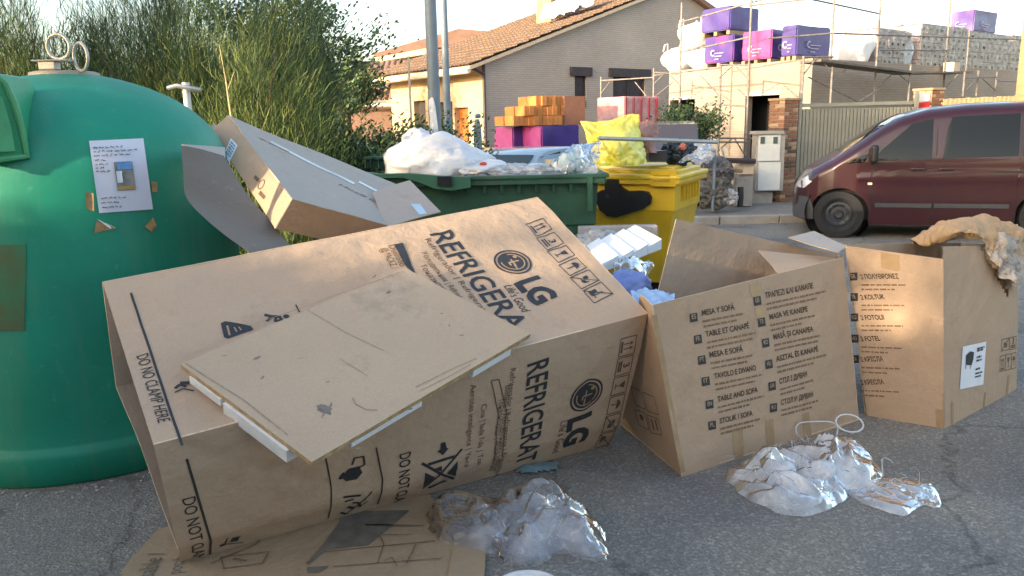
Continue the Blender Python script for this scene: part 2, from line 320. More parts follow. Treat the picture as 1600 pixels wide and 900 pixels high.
class Ink:
    def __init__(s, patch): s.p = patch; s.v = []; s.f = []; s.big = False
    def raw(s, vs, fs): b = len(s.v); s.v += [tuple(v) for v in vs]; s.f += [tuple(b+i for i in f) for f in fs]
    def text(s, st, a, b, h, bold=0, slant=0):      # baseline from uv point a to uv point b, letter height h (em)
        vs, fs = glyphs(st, bold)
        if not vs: return
        a = Vector(a); b = Vector(b); d = b-a; Ln = d.length; d = d/Ln; up = Vector((d.y, -d.x))
        x0 = min(v[0] for v in vs); x1 = max(v[0] for v in vs); k = Ln/(x1-x0)
        s.raw([a+d*((x-x0)*k+slant*y*h)+up*y*h for x, y in vs], fs)
    def ptext(s, st, pa, pb, h, **k): s.text(st, s.p.inv(*pa), s.p.inv(*pb), h, **k)
    def line(s, pts, w):
        pts = [Vector(p) for p in pts]
        for a, b in zip(pts, pts[1:]):
            d = (b-a); L_ = d.length
            if L_ < 1e-6: continue
            d /= L_; n = Vector((-d.y, d.x))*w/2; m = max(1, int(L_/.06)); vs = []
            for i in range(m+1): q = a+(b-a)*i/m; vs += [q-n, q+n]
            s.raw(vs, [(2*i, 2*i+2, 2*i+3, 2*i+1) for i in range(m)])
    def poly(s, pts): s.raw(pts, [tuple(range(len(pts)))])
    def disc(s, c, r, r0=0, n=28, a0=0, a1=2*pi):
        c = Vector(c)
        if r0: s.raw([c+Vector((cos(a0+(a1-a0)*i/n), sin(a0+(a1-a0)*i/n)))*q for i in range(n+1) for q in (r0, r)], [(2*i, 2*i+2, 2*i+3, 2*i+1) for i in range(n)])
        else: s.poly([c+Vector((cos(2*pi*i/n), sin(2*pi*i/n)))*r for i in range(n)])
    def build(s, name, m, parent, off=.0025, step=None, kind=None):
        bm = bmesh.new(); vv = [bm.verts.new((x, y, 0)) for x, y in s.v]
        for f in s.f:
            try: bm.faces.new([vv[i] for i in f])
            except ValueError: pass
        if step:
            for ax in (0, 1):
                lo = min(v[ax] for v in s.v); hi = max(v[ax] for v in s.v); k = math.ceil(lo/step)
                while k*step < hi:
                    co = [0, 0, 0]; co[ax] = k*step; no = [0, 0, 0]; no[ax] = 1
                    bmesh.ops.bisect_plane(bm, geom=bm.verts[:]+bm.edges[:]+bm.faces[:], plane_co=co, plane_no=no); k += 1
        bm.verts.index_update(); mb = MB()
        out = [s.p.pt(v.co.x, v.co.y, off) for v in bm.verts]; fs = []
        for f in bm.faces:
            ids = [v.index for v in f.verts]
            if f.normal.z > 0: ids = ids[::-1]
            fs.append(ids)
        mb.add(out, fs); bm.free()
        o = mb.build(name, m, parent)
        if kind or name in ('printed_symbols', 'small_print', 'faded_print', 'language_code', 'printed_title', 'emblem_lines', 'label_print', 'gouge', 'scratch', 'dark_print', 'language_square', 'printed_mark', 'sprayed_mark', 'handwriting'): o['kind'] = 'stuff'
        return o
def subtle(seed, amp=.006, f=2.5):
    return lambda u, v: amp*noise.noise(Vector((u*f, v*f, seed*5.1)))
def fray(s, u, v):  # not used for printing
    return 0
def words(ink, a, b, h, seed=0):        # an unreadable small line of print: broken bars
    rnd = random.Random(seed); a = Vector(a); b = Vector(b); L_ = (b-a).length; d = (b-a)/L_; x = 0
    while x < L_:
        w = rnd.uniform(.4, 2.2)*h*2
        if x+w > L_: w = L_-x
        ink.line([a+d*x, a+d*(x+w)], h*rnd.uniform(.7, 1)); x += w+h*.6
# crumpled sheets and bags
def catmull(p0, p1, p2, p3, t):
    return .5*((2*p1)+(p2-p0)*t+(2*p0-5*p1+4*p2-p3)*t*t+(3*p1-p0-3*p2+p3)*t**3)
def cloth(mb, rows, nu=40, nv=40, amp=.02, f=6, seed=0, mi=0, oct=4):
    R_ = len(rows); K = len(rows[0]); vs = []
    def g(i, j): return Vector(rows[max(0, min(R_-1, i))][max(0, min(K-1, j))])
    def S(a, b):
        y = b*(R_-1); i = min(int(y), R_-2); ty = y-i; x = a*(K-1); j = min(int(x), K-2); tx = x-j
        c = [catmull(g(q, j-1), g(q, j), g(q, j+1), g(q, j+2), tx) for q in (i-1, i, i+1, i+2)]
        return catmull(*c, ty)
    for b in range(nv+1):
        for a in range(nu+1):
            p = S(a/nu, b/nv); w = S(min(1, a/nu+.01), b/nv)-S(max(0, a/nu-.01), b/nv); x = S(a/nu, min(1, b/nv+.01))-S(a/nu, max(0, b/nv-.01))
            n = w.cross(x); n = n.normalized() if n.length > 1e-9 else Vector((0, 0, 1))
            k = crumple(p, f, seed, oct)
            jig = Vector((noise.noise(p*f*1.3+Vector((seed, 9, 2))), noise.noise(p*f*1.3+Vector((4, seed, 2))), noise.noise(p*f*1.3+Vector((4, 1, seed)))))
            vs.append(p+n*amp*(k-.45)*2+jig*amp*.6)
    fs = [(j*(nu+1)+i, j*(nu+1)+i+1, (j+1)*(nu+1)+i+1, (j+1)*(nu+1)+i) for j in range(nv) for i in range(nu)]
    mb.add(vs, fs, mi)
def bag(mb, c, rad, seed=0, amp=.12, f=3, sub=5, zmin=None, mi=0, shape=None, oct=4):
    bm = bmesh.new(); bmesh.ops.create_icosphere(bm, subdivisions=sub, radius=1)
    vs = []
    for v in bm.verts:
        p = v.co.copy(); k = 1+amp*(crumple(p, f, seed, oct)-.45)*2+.25*noise.noise(p*1.1+Vector((seed*3.3, 0, 0)))
        q = Vector((p.x*rad[0], p.y*rad[1], p.z*rad[2]))*k
        if shape: q = shape(q, p)
        q += Vector(c)
        if zmin is not None and q.z < zmin: q.z = zmin+.004*noise.noise(q*20)
        vs.append(q)
    bm.verts.index_update(); mb.add(vs, [[v.index for v in f_.verts] for f_ in bm.faces], mi); bm.free()
def inside(poly, x, y):
    c = False; n = len(poly)
    for i in range(n):
        (x0, y0), (x1, y1) = poly[i], poly[(i+1) % n]
        if (y0 > y) != (y1 > y) and x < (x1-x0)*(y-y0)/(y1-y0)+x0: c = not c
    return c
def edged(poly, x, y):
    m = 9; n = len(poly)
    for i in range(n):
        a = Vector(poly[i]); b = Vector(poly[(i+1) % n]); p = Vector((x, y)); d = b-a; t = max(0, min(1, (p-a).dot(d)/d.dot(d)))
        m = min(m, (a+d*t-p).length)
    return m
def pile(mb, outline, h, seed=0, step=.012, f=9, zs=None, lay=1, mi=0, jit=.5, oct=3):
    xs = [p[0] for p in outline]; ys = [p[1] for p in outline]
    for l in range(lay):
        k = 1-.3*l; ids = {}; nx = int((max(xs)-min(xs))/step)+1; ny = int((max(ys)-min(ys))/step)+1; vs = []
        for i in range(nx+1):
            for j in range(ny+1):
                x = min(xs)+i*step; y = min(ys)+j*step
                wob = .028*noise.noise(Vector((x*9, y*9, seed+l)))
                e = edged(outline, x, y)*(1 if inside(outline, x, y) else -1)+wob
                if e < 0: continue
                prof = min(1, (e/(h*.8)))**.6
                wx = noise.noise(Vector((x*5, y*5, 3+seed)))*.12; wy = noise.noise(Vector((x*5, y*5, 8+seed)))*.12
                c = crumple((x+wx, y+wy, l*.7), f, seed+l*5, oct); big = .5+.9*noise.noise(Vector((x*4.5, y*4.5, seed+l*3)))
                z = .006+h*k*prof*max(.05, .30*big+.95*c*big+.18)
                if zs: z *= zs(x, y)
                q = min(1, e/.05); amp = step*6*jit*q
                jx = Vector((noise.noise(Vector((x*f*1.1, y*f*1.1, 3+seed))), noise.noise(Vector((x*f*1.1, y*f*1.1, 8+seed)))))*amp
                ids[(i, j)] = len(vs); vs.append((x+jx.x, y+jx.y, max(.004, z)))
        fs = []
        for (i, j), a in ids.items():
            q = [(i, j), (i+1, j), (i+1, j+1), (i, j+1)]
            if all(t in ids for t in q): fs.append([ids[t] for t in q])
        mb.add(vs, fs, mi)

def smooth_loop(pts, k=6):
    n = len(pts); out = []
    for i in range(n):
        for t in range(k): out.append(catmull(Vector(pts[(i-1) % n]), Vector(pts[i]), Vector(pts[(i+1) % n]), Vector(pts[(i+2) % n]), t/k))
    return out
def film_sheet(mb, outline, h, seed=0, rings=60, fold=.5, k=10, stretch=(1.7, 8), z0=.006, mi=0, hx=None, rag=.04, fine=.012):
    """a loose sheet of film: smooth outline, long sharp folds"""
    loop = smooth_loop(outline, k); n = len(loop); c = sum(loop, Vector((0, 0)))/n
    loop = [c+(p-c)*(1+.05*noise.noise(Vector((p.x*14, p.y*14, seed)))+rag*max(0, noise.noise(Vector((p.x*38, p.y*38, seed+3))))) for p in loop]; c = sum(loop, Vector((0, 0)))/n; vs = [(c.x, c.y, 0)]; rnd = random.Random(seed)
    A = [rnd.uniform(0, pi) for _ in range(3)]
    def zz(x, y, r):
        dome = max(0, 1-r**2.6)**.75; s = 0
        for q, a in enumerate(A):
            u = (x*cos(a)+y*sin(a)); v = (-x*sin(a)+y*cos(a)); w = .10*noise.noise(Vector((u*3, v*3, seed+q)))
            f = 1-min(1, abs(noise.noise(Vector((u*stretch[0], (v+w)*stretch[1], seed*3+q*7))))*3.4)
            m = max(0, noise.noise(Vector((x*3.3, y*3.3, seed*2+q*11)))*1.6+.35); s += f*m
        big = max(.25, min(.95, .62+.5*noise.noise(Vector((x*5, y*5, seed+40)))))
        fn = crumple((x, y, seed), 16, seed, 2)*.7+crumple((x*.6+y*.8, (y*.6-x*.8)*.3, seed), 34, seed, 2)*.4
        return dome*h*(big*(1-fold)+fold*s*.75+fine*(fn-.4))*(hx(x, y) if hx else 1)
    for j in range(1, rings+1):
        r = j/rings
        for p in loop:
            q = c.lerp(p, r); z = zz(q.x, q.y, r); e = .018*(1-r**4)
            vs.append((q.x+e*noise.noise(Vector((q.x*9, q.y*9, seed))), q.y+e*noise.noise(Vector((q.x*9, q.y*9, seed+5))), z0+max(0, z)+(.006*abs(noise.noise(Vector((q.x*25, q.y*25, seed)))) if r > .9 else 0)))
    vs[0] = (c.x, c.y, z0+zz(c.x, c.y, 0)); fs = [(0, 1+i, 1+(i+1) % n) for i in range(n)]
    for j in range(rings-1):
        for i in range(n): a = 1+j*n; fs.append((a+i, a+n+i, a+n+(i+1) % n, a+(i+1) % n))
    mb.add(vs, fs, mi)
# ------------------------------------------------------------------ ground
def asphalt():
    m = bpy.data.materials.new('asphalt'); m.use_nodes = True; nt = m.node_tree; N = nt.nodes; L = nt.links; b = N['Principled BSDF']
    b.inputs['Roughness'].default_value = .82; b.inputs['Specular IOR Level'].default_value = .35
    tc = N.new('ShaderNodeTexCoord')
    def nz(s, d=4, r=.6): n = N.new('ShaderNodeTexNoise'); n.inputs['Scale'].default_value = s; n.inputs['Detail'].default_value = d; n.inputs['Roughness'].default_value = r; L.new(tc.outputs['Object'], n.inputs['Vector']); return n
    def ramp(src, st):
        r = N.new('ShaderNodeValToRGB'); r.color_ramp.elements[0].position = st[0][0]; r.color_ramp.elements[0].color = st[0][1]+(1,)
        r.color_ramp.elements[1].position = st[-1][0]; r.color_ramp.elements[1].color = st[-1][1]+(1,)
        for p, c in st[1:-1]: e = r.color_ramp.elements.new(p); e.color = c+(1,)
        L.new(src, r.inputs[0]); return r
    a = ramp(nz(90, 6, .85).outputs['Fac'], [(.34, (.135, .126, .115)), (.46, (.215, .202, .186)), (.56, (.275, .26, .24)), (.68, (.385, .37, .345))])
    v = N.new('ShaderNodeTexVoronoi'); v.inputs['Scale'].default_value = 85; L.new(tc.outputs['Object'], v.inputs['Vector'])
    sp = N.new('ShaderNodeSeparateColor'); L.new(v.outputs['Color'], sp.inputs[0])
    st = ramp(sp.outputs[0], [(.0, (.80, .80, .80)), (.55, (.93, .93, .93)), (.8, (1.06, 1.06, 1.05)), (.97, (1.4, 1.38, 1.33))])
    mx = N.new('ShaderNodeMix'); mx.data_type = 'RGBA'; mx.blend_type = 'MULTIPLY'; mx.inputs['Factor'].default_value = 1; L.new(a.outputs[0], mx.inputs['A']); L.new(st.outputs[0], mx.inputs['B'])
    pt = ramp(nz(1.1, 7, .6).outputs['Fac'], [(.3, (.72, .74, .8)), (.5, (1, 1, 1)), (.7, (1.22, 1.17, 1.05))])
    m2 = N.new('ShaderNodeMix'); m2.data_type = 'RGBA'; m2.blend_type = 'MULTIPLY'; m2.inputs['Factor'].default_value = 1; L.new(mx.outputs['Result'], m2.inputs['A']); L.new(pt.outputs[0], m2.inputs['B'])
    # cracks and stains
    vc = N.new('ShaderNodeTexVoronoi'); vc.feature = 'DISTANCE_TO_EDGE'; vc.inputs['Scale'].default_value = .55
    wn_ = nz(2.2, 5, .6); va = N.new('ShaderNodeVectorMath'); va.operation = 'MULTIPLY_ADD'; va.inputs[1].default_value = (.5, .5, .5); L.new(wn_.outputs['Color'], va.inputs[0]); L.new(tc.outputs['Object'], va.inputs[2]); L.new(va.outputs[0], vc.inputs['Vector'])
    ck = ramp(vc.outputs['Distance'], [(.0, (.45, .44, .43)), (.006, (.8, .8, .8)), (.012, (1, 1, 1))])
    m3 = N.new('ShaderNodeMix'); m3.data_type = 'RGBA'; m3.blend_type = 'MULTIPLY'; m3.inputs['Factor'].default_value = .75; L.new(m2.outputs['Result'], m3.inputs['A']); L.new(ck.outputs[0], m3.inputs['B'])
    so_ = ramp(nz(.6, 3, .5).outputs['Fac'], [(.36, (.68, .67, .66)), (.46, (1, 1, 1))])
    m4 = N.new('ShaderNodeMix'); m4.data_type = 'RGBA'; m4.blend_type = 'MULTIPLY'; m4.inputs['Factor'].default_value = .7; L.new(m3.outputs['Result'], m4.inputs['A']); L.new(so_.outputs[0], m4.inputs['B'])
    L.new(m4.outputs['Result'], b.inputs['Base Color'])
    bp = N.new('ShaderNodeBump'); bp.inputs['Strength'].default_value = .9; bp.inputs['Distance'].default_value = .006; L.new(v.outputs['Distance'], bp.inputs['Height'])
    b2 = N.new('ShaderNodeBump'); b2.inputs['Strength'].default_value = .5; b2.inputs['Distance'].default_value = .01; L.new(nz(40, 6, .8).outputs['Fac'], b2.inputs['Height']); L.new(bp.outputs[0], b2.inputs['Normal'])
    L.new(b2.outputs[0], b.inputs['Normal']); return m
ASPH = asphalt()
DIRT = mat('dry_earth', (.20, .16, .11), rough=.95, var=.25, scale=3, bump=.4, bscale=20)
PAVE = mat('worn_concrete_paving', (.20, .19, .175), rough=.9, var=.2, scale=4, bump=.3, bscale=40)
g = MB(); g.add([(-400, -300, -.02), (400, -300, -.02), (400, 900, -.02), (-400, 900, -.02)], [(0, 1, 2, 3)]); tag(g.build('ground', DIRT), kind='structure')
g = MB(); g.add([(-30, -30, 0), (40, -30, 0), (40, 13.3, 0), (-30, 13.3, 0)], [(0, 1, 2, 3)]); tag(g.build('road', ASPH), kind='structure')
g = MB(); g.box((5, 14.95, .045), (70, 3.3, .15)); tag(g.build('pavement', PAVE), kind='structure')
KERB = mat('kerb_stone', (.30, .29, .27), rough=.9, var=.2, scale=3, bump=.4, bscale=50)
kp = MB()
for i in range(-8, 30):
    kp.rbox((i*1.0, 13.21, .05), (.985, .16, .17), bev=.012, seg=1)
tag(kp.build('kerb', KERB), kind='structure')
g = MB(); g.add([(-30, 5.9, .012), (-1.75, 6.3, .012), (-1.6, 9.6, .012), (-30, 10.5, .012)], [(0, 1, 2, 3)]); tag(g.build('verge_soil', DIRT), kind='structure')
# pebbles by the foot of the bottle bank
PEB = mat('loose_pebble', (.38, .36, .33), rough=.9, var=.35, scale=30)
peb = MB(); rnd = random.Random(3)
for i in range(260):
    a = rnd.uniform(-2.4, .1); r = .85+abs(rnd.gauss(0, .05)); x = -2.395+r*cos(a); y = 4.355+r*sin(a)
    if i > 190: x = rnd.uniform(-2.2, 2.2); y = rnd.uniform(2.5, 4.3)
    s = rnd.uniform(.002, .0085) if i < 180 else rnd.uniform(.0015, .004)
    bm = bmesh.new(); bmesh.ops.create_icosphere(bm, subdivisions=1, radius=s); bm.verts.index_update()
    peb.add([(x+v.co.x*(1+.3*rnd.random()), y+v.co.y*(1+.3*rnd.random()), s*.4+v.co.z*.7) for v in bm.verts], [[v.index for v in f.verts] for f in bm.faces]); bm.free()
tag(peb.build('loose_pebbles', PEB), kind='stuff')
lit = MB(); rnd = random.Random(8)
for i in range(420):
    if i < 150: a = rnd.uniform(-2.6, .3); r = .86+abs(rnd.gauss(0, .07)); x = -2.37+r*cos(a); y = 4.375+r*sin(a)
    elif i < 300: x = rnd.uniform(-3, 12); y = 13.08-abs(rnd.gauss(0, .12))
    else: x = rnd.gauss(.6, 1.3); y = rnd.gauss(3.5, .7)
    s_ = rnd.uniform(.004, .014)*(1 if i < 150 or i >= 300 else 2.5)*(.6 if i >= 300 else 1); t_ = rnd.uniform(0, pi); z = .004+rnd.random()*.004
    p_ = [Vector((x+cos(t_+q_)*s_*(1 if k_ % 2 else .45), y+sin(t_+q_)*s_*(1 if k_ % 2 else .45), z+rnd.random()*.003)) for k_, q_ in enumerate((0, pi/2, pi, 3*pi/2))]
    lit.add(p_, [(0, 1, 2, 3)], rnd.choice((0, 0, 1)))
tag(lit.build('leaf_litter', [mat('dry_leaf_bits', (.20, .13, .06), var=.4, scale=40), mat('pale_litter_bits', (.42, .38, .32), var=.3, scale=40)]), kind='stuff')
# ------------------------------------------------------------------ house with tiled roof (gable towards the road)
UA = Vector((.8, .6, 0)); VA = Vector((-.6, .8, 0)); NG = Vector((.6, -.8, 0)); NL = Vector((-.8, -.6, 0)); Z = Vector((0, 0, 1))
O_A = Vector((P(757, 100, 24.0).x, 24.0, 0))
def ga(px, py):                  # point on the gable wall -> (u, z)
    q = hit(px, py, O_A, NG)-O_A; return q.dot(UA), q.z
def LA(u, v, z): return O_A+UA*u+VA*v+Z*z
eave = ga(757, 97)[1]; pk = ga(1052, -20); re = ga(1119, 27)
W_A = re[0]+.1; rs = (pk[1]-eave)/pk[0]; D_A = 7.0
house = thing('brick_house', 'pinkish brick house with clay tiled roof and two dark lintelled windows in its gable', 'house', O_A)
def wallgrid(mb, F, u0, u1, z0, z1, holes, depth=.12, n=None, mi=0):
    us = sorted({u0, u1}|{h[k] for h in holes for k in (0, 1)}); zs = sorted({z0, z1}|{h[k] for h in holes for k in (2, 3)})
    for a, b in zip(us, us[1:]):
        for c, d in zip(zs, zs[1:]):
            m = ((a+b)/2, (c+d)/2)
            if any(h[0] < m[0] < h[1] and h[2] < m[1] < h[3] for h in holes): continue
            mb.add([F(a, c, 0), F(b, c, 0), F(b, d, 0), F(a, d, 0)], [(0, 1, 2, 3)], mi)
    for h in holes:
        a, b, c, d = h[:4]
        for q in (((a, c), (b, c)), ((b, c), (b, d)), ((b, d), (a, d)), ((a, d), (a, c))):
            mb.add([F(*q[0], 0), F(*q[1], 0), F(*q[1], depth), F(*q[0], depth)], [(0, 1, 2, 3)], mi)
FG = lambda u, z, d: LA(u, d, z)
w1 = ga(898, 119)[0], ga(916, 119)[0], ga(907, 168)[1], ga(907, 118)[1]
w2 = ga(958, 120)[0], ga(1008, 120)[0], ga(985, 163)[1], ga(985, 120)[1]
wb = MB(); wallgrid(wb, FG, 0, W_A, 0, eave, [w1, w2])
wb.add([LA(0, 0, eave), LA(pk[0], 0, pk[1]), LA(W_A, 0, re[1]), LA(W_A, 0, eave)], [(0, 3, 2, 1)])
wb.add([LA(W_A, 0, 0), LA(W_A, D_A, 0), LA(W_A, D_A, re[1]), LA(W_A, 0, re[1])], [(0, 1, 2, 3)])
wb.build('gable_wall', BRICK_HOUSE, house)
for w in (w1, w2):
    q = MB(); c = LA((w[0]+w[1])/2, .1, (w[2]+w[3])/2); M = Matrix.Translation(c) @ Matrix.Rotation(math.atan2(.6, .8), 4, 'Z')
    q.box((0, 0, 0), (w[1]-w[0], .04, w[3]-w[2]), M=M); win = q.build('window', DARKWOOD, house)
    for s in ((-1, 1) if w[1]-w[0] < 1 else (-1, 0, 1)):
        q = MB(); q.box((s*((w[1]-w[0])/2-.03), -.035, 0), (.05, .05, w[3]-w[2]-.02), M=M); q.build('frame', DARKWOOD, win)
    q = MB(); q.box((0, -.11, (w[3]-w[2])/2+.12), (w[1]-w[0]+.42, .14, .28), M=M); q.build('lintel', DARKWOOD, house)
    if w is w1:
        q = MB(); q.box((0, -.1, -(w[3]-w[2])/2+.12), (.28, .05, .2), M=M); q.build('window_sticker', WHITE, win)
# side wall under the eave
vv = lambda px: (hit(px, 150, O_A, NL)-O_A).dot(VA)
D_A = vv(611)
FS = lambda v, z, d: LA(d, v, z)
sw = MB(); hs = [(vv(731), vv(709), 0, 2.3), (vv(706), vv(684), 0, 2.5), (vv(664), vv(646), .4, 2.6)]
hs = [(min(h[0], h[1]), max(h[0], h[1]), h[2], h[3]) for h in hs]
wallgrid(sw, FS, 0, D_A, 0, eave, hs, depth=.25); sw.build('side_wall', PLASTER, house)
for i, h in enumerate(hs):
    q = MB(); c = LA(.22, (h[0]+h[1])/2, (h[2]+h[3])/2); M = Matrix.Translation(c) @ Matrix.Rotation(math.atan2(.8, -.6), 4, 'Z')
    q.box((0, 0, 0), (h[1]-h[0], .05, h[3]-h[2]), M=M)
    for s in (-1, 1):
        for zz in ((-.5, 0, .5) if i == 0 else (0,)): q.box((s*(h[1]-h[0])*.22, -.035, zz*(h[3]-h[2])*.55), ((h[1]-h[0])*.34, .03, (h[3]-h[2])*(.24 if i == 0 else .8)), M=M)
    q.build('door' if i == 0 else 'window', ORWOOD if i == 0 else DARKWOOD, house)
q = MB(); q.tube([LA(-.08, -.06, eave), LA(-.08, -.06, 0)], .05, 8); q.tube([LA(-.6, -.1, eave-.15), LA(-.08, -.06, eave-.35)], .05, 8); q.build('downpipe', DARKWOOD, house)
# roof: barrel tiles
def tiled(name, F, u0, u1, v0, v1, m, parent, per=.22, course=.42, amp=.045):
    mb = MB(); nv = int((v1-v0)/per*8); nu = int((u1-u0)/course); vs = []; fs = []
    for j in range(nu):
        for e in (0, 1):
            for i in range(nv+1):
                v = v0+(v1-v0)*i/nv; ph = 2*pi*i/8; rr = noise.noise(Vector((int(i/8)*3.7, j*1.9, 2)))*.012
                vs.append(F(u0+(u1-u0)*(j+e)/nu, v, amp*abs(cos(ph/2))*1.0+(.03 if e == 0 else 0)+rr))
    for j in range(nu):
        for i in range(nv):
            a = j*2*(nv+1)+i; fs.append((a, a+nv+1, a+nv+2, a+1))
            if j < nu-1: b = a+nv+1; fs.append((b, b+nv+1, b+nv+2, b+1))
    mb.add(vs, fs); o = mb.build(name, m, parent); o['kind'] = 'stuff'; return o
nrm = (UA*-rs+Z).normalized()
tiled('roof_tiles', lambda u, v, d: LA(u, v, eave+.1+u*rs)+nrm*d, -.7, pk[0]-.05, -.25, D_A+.9, TILE, house)
q = MB()
q.prism([LA(-.7, -.22, eave-.22-.7*rs+.2), LA(pk[0], -.22, pk[1]-.02), LA(pk[0], -.22, pk[1]+.08), LA(-.7, -.22, eave+.08-.7*rs)], VA*(D_A+1.1))
q.build('roof_deck', CREAM, house)
q = MB(); q.prism([LA(pk[0], -.25, pk[1]), LA(W_A+.3, -.25, re[1]-.12), LA(W_A+.3, -.25, re[1]+.02), LA(pk[0], -.25, pk[1]+.16)], VA*(D_A+1.1)); q.build('far_roof_slope', TILE_D, house)
q = MB(); q.tube([LA(-.76, -.3, eave-.05-.7*rs), LA(-.76, D_A+.9, eave-.05-.7*rs)], .07, 8); q.build('gutter', CREAM, house)
for a in (.6, 3.4):
    q = MB(); q.box((0, 0, .55), (.95, .8, 1.9), M=Matrix.Translation(LA(pk[0]-3.3+.9*(a > 1)+.2, 2.6+a*.25, pk[1]-.8+.35*(a > 1)-.9)) @ Matrix.Rotation(.64, 4, 'Z'))
    q.build('chimney', BRICK_YEL, house)
sh = MB(); c0 = P(842, 28, 28.5); rows = [[P(848+i*12, 6-i*3.4, 28.4) for i in range(8)], [P(846+i*12, 17-i*3.5, 28.0) for i in range(8)], [P(843+i*12, 33-i*4.0, 27.6) for i in range(8)]]
cloth(sh, rows, 50, 24, .10, 2.2, 4); tag(sh.build('plastic_sheet', BAGW, smooth=True), 'crumpled white sheet spread over the tiles beside the house chimney', 'plastic sheet')
# ---- small upper block behind
hb = thing('brick_house', 'farther house with dark low pitched roof and pale fascia behind the grey lamp post', 'house', P(700, 150, 38) * 1)
hb.location.z = 0
def q38(px, py, Y=38): return P(px, py, Y)
q = MB(); q.prism([q38(604, 88), q38(672, 74), q38(760, 74), q38(760, 200), q38(604, 200)], (3, 4, 0)); q.build('wall', PLASTER, hb)
q = MB(); q.prism([q38(583, 84, 37.4), q38(716, 45, 37.4), q38(779, 50, 37.4), q38(779, 74, 37.4), q38(672, 74, 37.4), q38(585, 89, 37.4)], (3.6, 4.5, 0)); q.build('roof', TILE_D, hb)
q = MB(); q.prism([q38(585, 90, 37.3), q38(668, 75, 37.3), q38(668, 84, 37.3), q38(588, 97, 37.3)], (.1, .15, 0)); q.build('fascia', CREAM, hb)
# ---- low dark outbuilding at the left
ob = thing('outbuilding', 'low shed with dark red tiled roof and white gutter beside the bushes', 'shed', (P(560, 200, 30).x, 30, 0))
q = MB(); q.prism([P(540, 166, 30), P(614, 166, 30), P(614, 240, 30), P(540, 240, 30)], (1, 3, 0)); q.build('wall', mat('shaded_brown_brick', (.17, .10, .075), var=.2), ob)  # even dark brown wall colour
tiled('roof_tiles', lambda u, v, d: P(535, 160, 29.5)+Vector((v, u, u*.55+d)), 0, 3.0, 0, 2.2, TILE_D, ob)
q = MB(); q.tube([P(535, 164, 29.4), P(612, 164, 29.4)], .06, 8); q.build('gutter', WHITE, ob)
# ------------------------------------------------------------------ house under construction
O_B = Vector((P(1270, 92, 20).x, 20, 0)); hB = hit(1270, 91, O_B, NG).z
def gb(px, py): q = hit(px, py, O_B, NG)-O_B; return q.dot(UA), q.z
def gl(px, py): q = hit(px, py, O_B, NL)-O_B; return q.dot(VA), q.z
def LB(u, v, z): return O_B+UA*u+VA*v+Z*z
cb = thing('unfinished_house', 'pale brick ground floor under construction with flat deck loaded with pallets', 'house', O_B)
VL = gl(1046, 110)[0]; UR = 15.5
door = (gl(1218, 150)[0], gl(1165, 150)[0], 0, gl(1190, 142)[1]); wnd = (gl(1086, 150)[0], gl(1045, 150)[0]-.05, .9, gl(1066, 149)[1])
q = MB(); wallgrid(q, lambda v, z, d: LB(d, v, z), 0, VL, 0, hB, [door, wnd], depth=.3); q.build('side_wall', BRICK_PALE, cb)
q = MB(); wallgrid(q, lambda u, z, d: LB(u, d, z), 0, UR, 0, hB, [], depth=.3)
q.add([LB(0, VL, 0), LB(UR, VL, 0), LB(UR, VL, hB), LB(0, VL, hB)], [(0, 1, 2, 3)]); q.build('front_wall', BRICK_PALE, cb)
q = MB(); q.hexa([LB(.02, .02, hB-.3), LB(UR, .02, hB-.3), LB(UR, VL-.02, hB-.3), LB(.02, VL-.02, hB-.3)], [LB(.02, .02, hB-.02), LB(UR, .02, hB-.02), LB(UR, VL-.02, hB-.02), LB(.02, VL-.02, hB-.02)]); q.build('deck_slab', CONC, cb)
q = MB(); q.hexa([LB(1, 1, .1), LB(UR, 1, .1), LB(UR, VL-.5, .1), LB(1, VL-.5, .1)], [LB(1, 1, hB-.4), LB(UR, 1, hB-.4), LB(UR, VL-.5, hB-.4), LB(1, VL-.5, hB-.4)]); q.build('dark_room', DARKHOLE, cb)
for h in (door, wnd):
    q = MB(); c = LB(.12, (h[0]+h[1])/2, h[3]); q.box((0, 0, -.06), (.26, h[1]-h[0], .12), M=Matrix.Translation(c) @ Matrix.Rotation(math.atan2(.6, .8), 4, 'Z')); q.build('lintel', CONC, cb)
# ---- loads on the deck
PURPLE = mat('violet_printed_wrap', (.055, .035, .21), rough=.3, spec=.6, var=.25, scale=2.5, bump=.5, bscale=7)
MAGENTA = mat('magenta_printed_wrap', (.33, .05, .23), rough=.3, spec=.6, var=.25, scale=2.5, bump=.5, bscale=7)
GRADW = bpy.data.materials.new('violet_to_magenta_wrap'); GRADW.use_nodes = True
_n = GRADW.node_tree; _b = _n.nodes['Principled BSDF']; _tc = _n.nodes.new('ShaderNodeTexCoord'); _nz = _n.nodes.new('ShaderNodeTexNoise'); _nz.inputs['Scale'].default_value = .9
_r = _n.nodes.new('ShaderNodeValToRGB'); _r.color_ramp.elements[0].position = .42; _r.color_ramp.elements[0].color = (.06, .035, .22, 1); _r.color_ramp.elements[1].position = .62; _r.color_ramp.elements[1].color = (.28, .04, .22, 1)
_n.links.new(_tc.outputs['Object'], _nz.inputs['Vector']); _n.links.new(_nz.outputs['Fac'], _r.inputs[0]); _n.links.new(_r.outputs[0], _b.inputs['Base Color']); _b.inputs['Roughness'].default_value = .3
PLY = mat('pallet_wood', (.34, .24, .14), rough=.85, var=.2, scale=5)
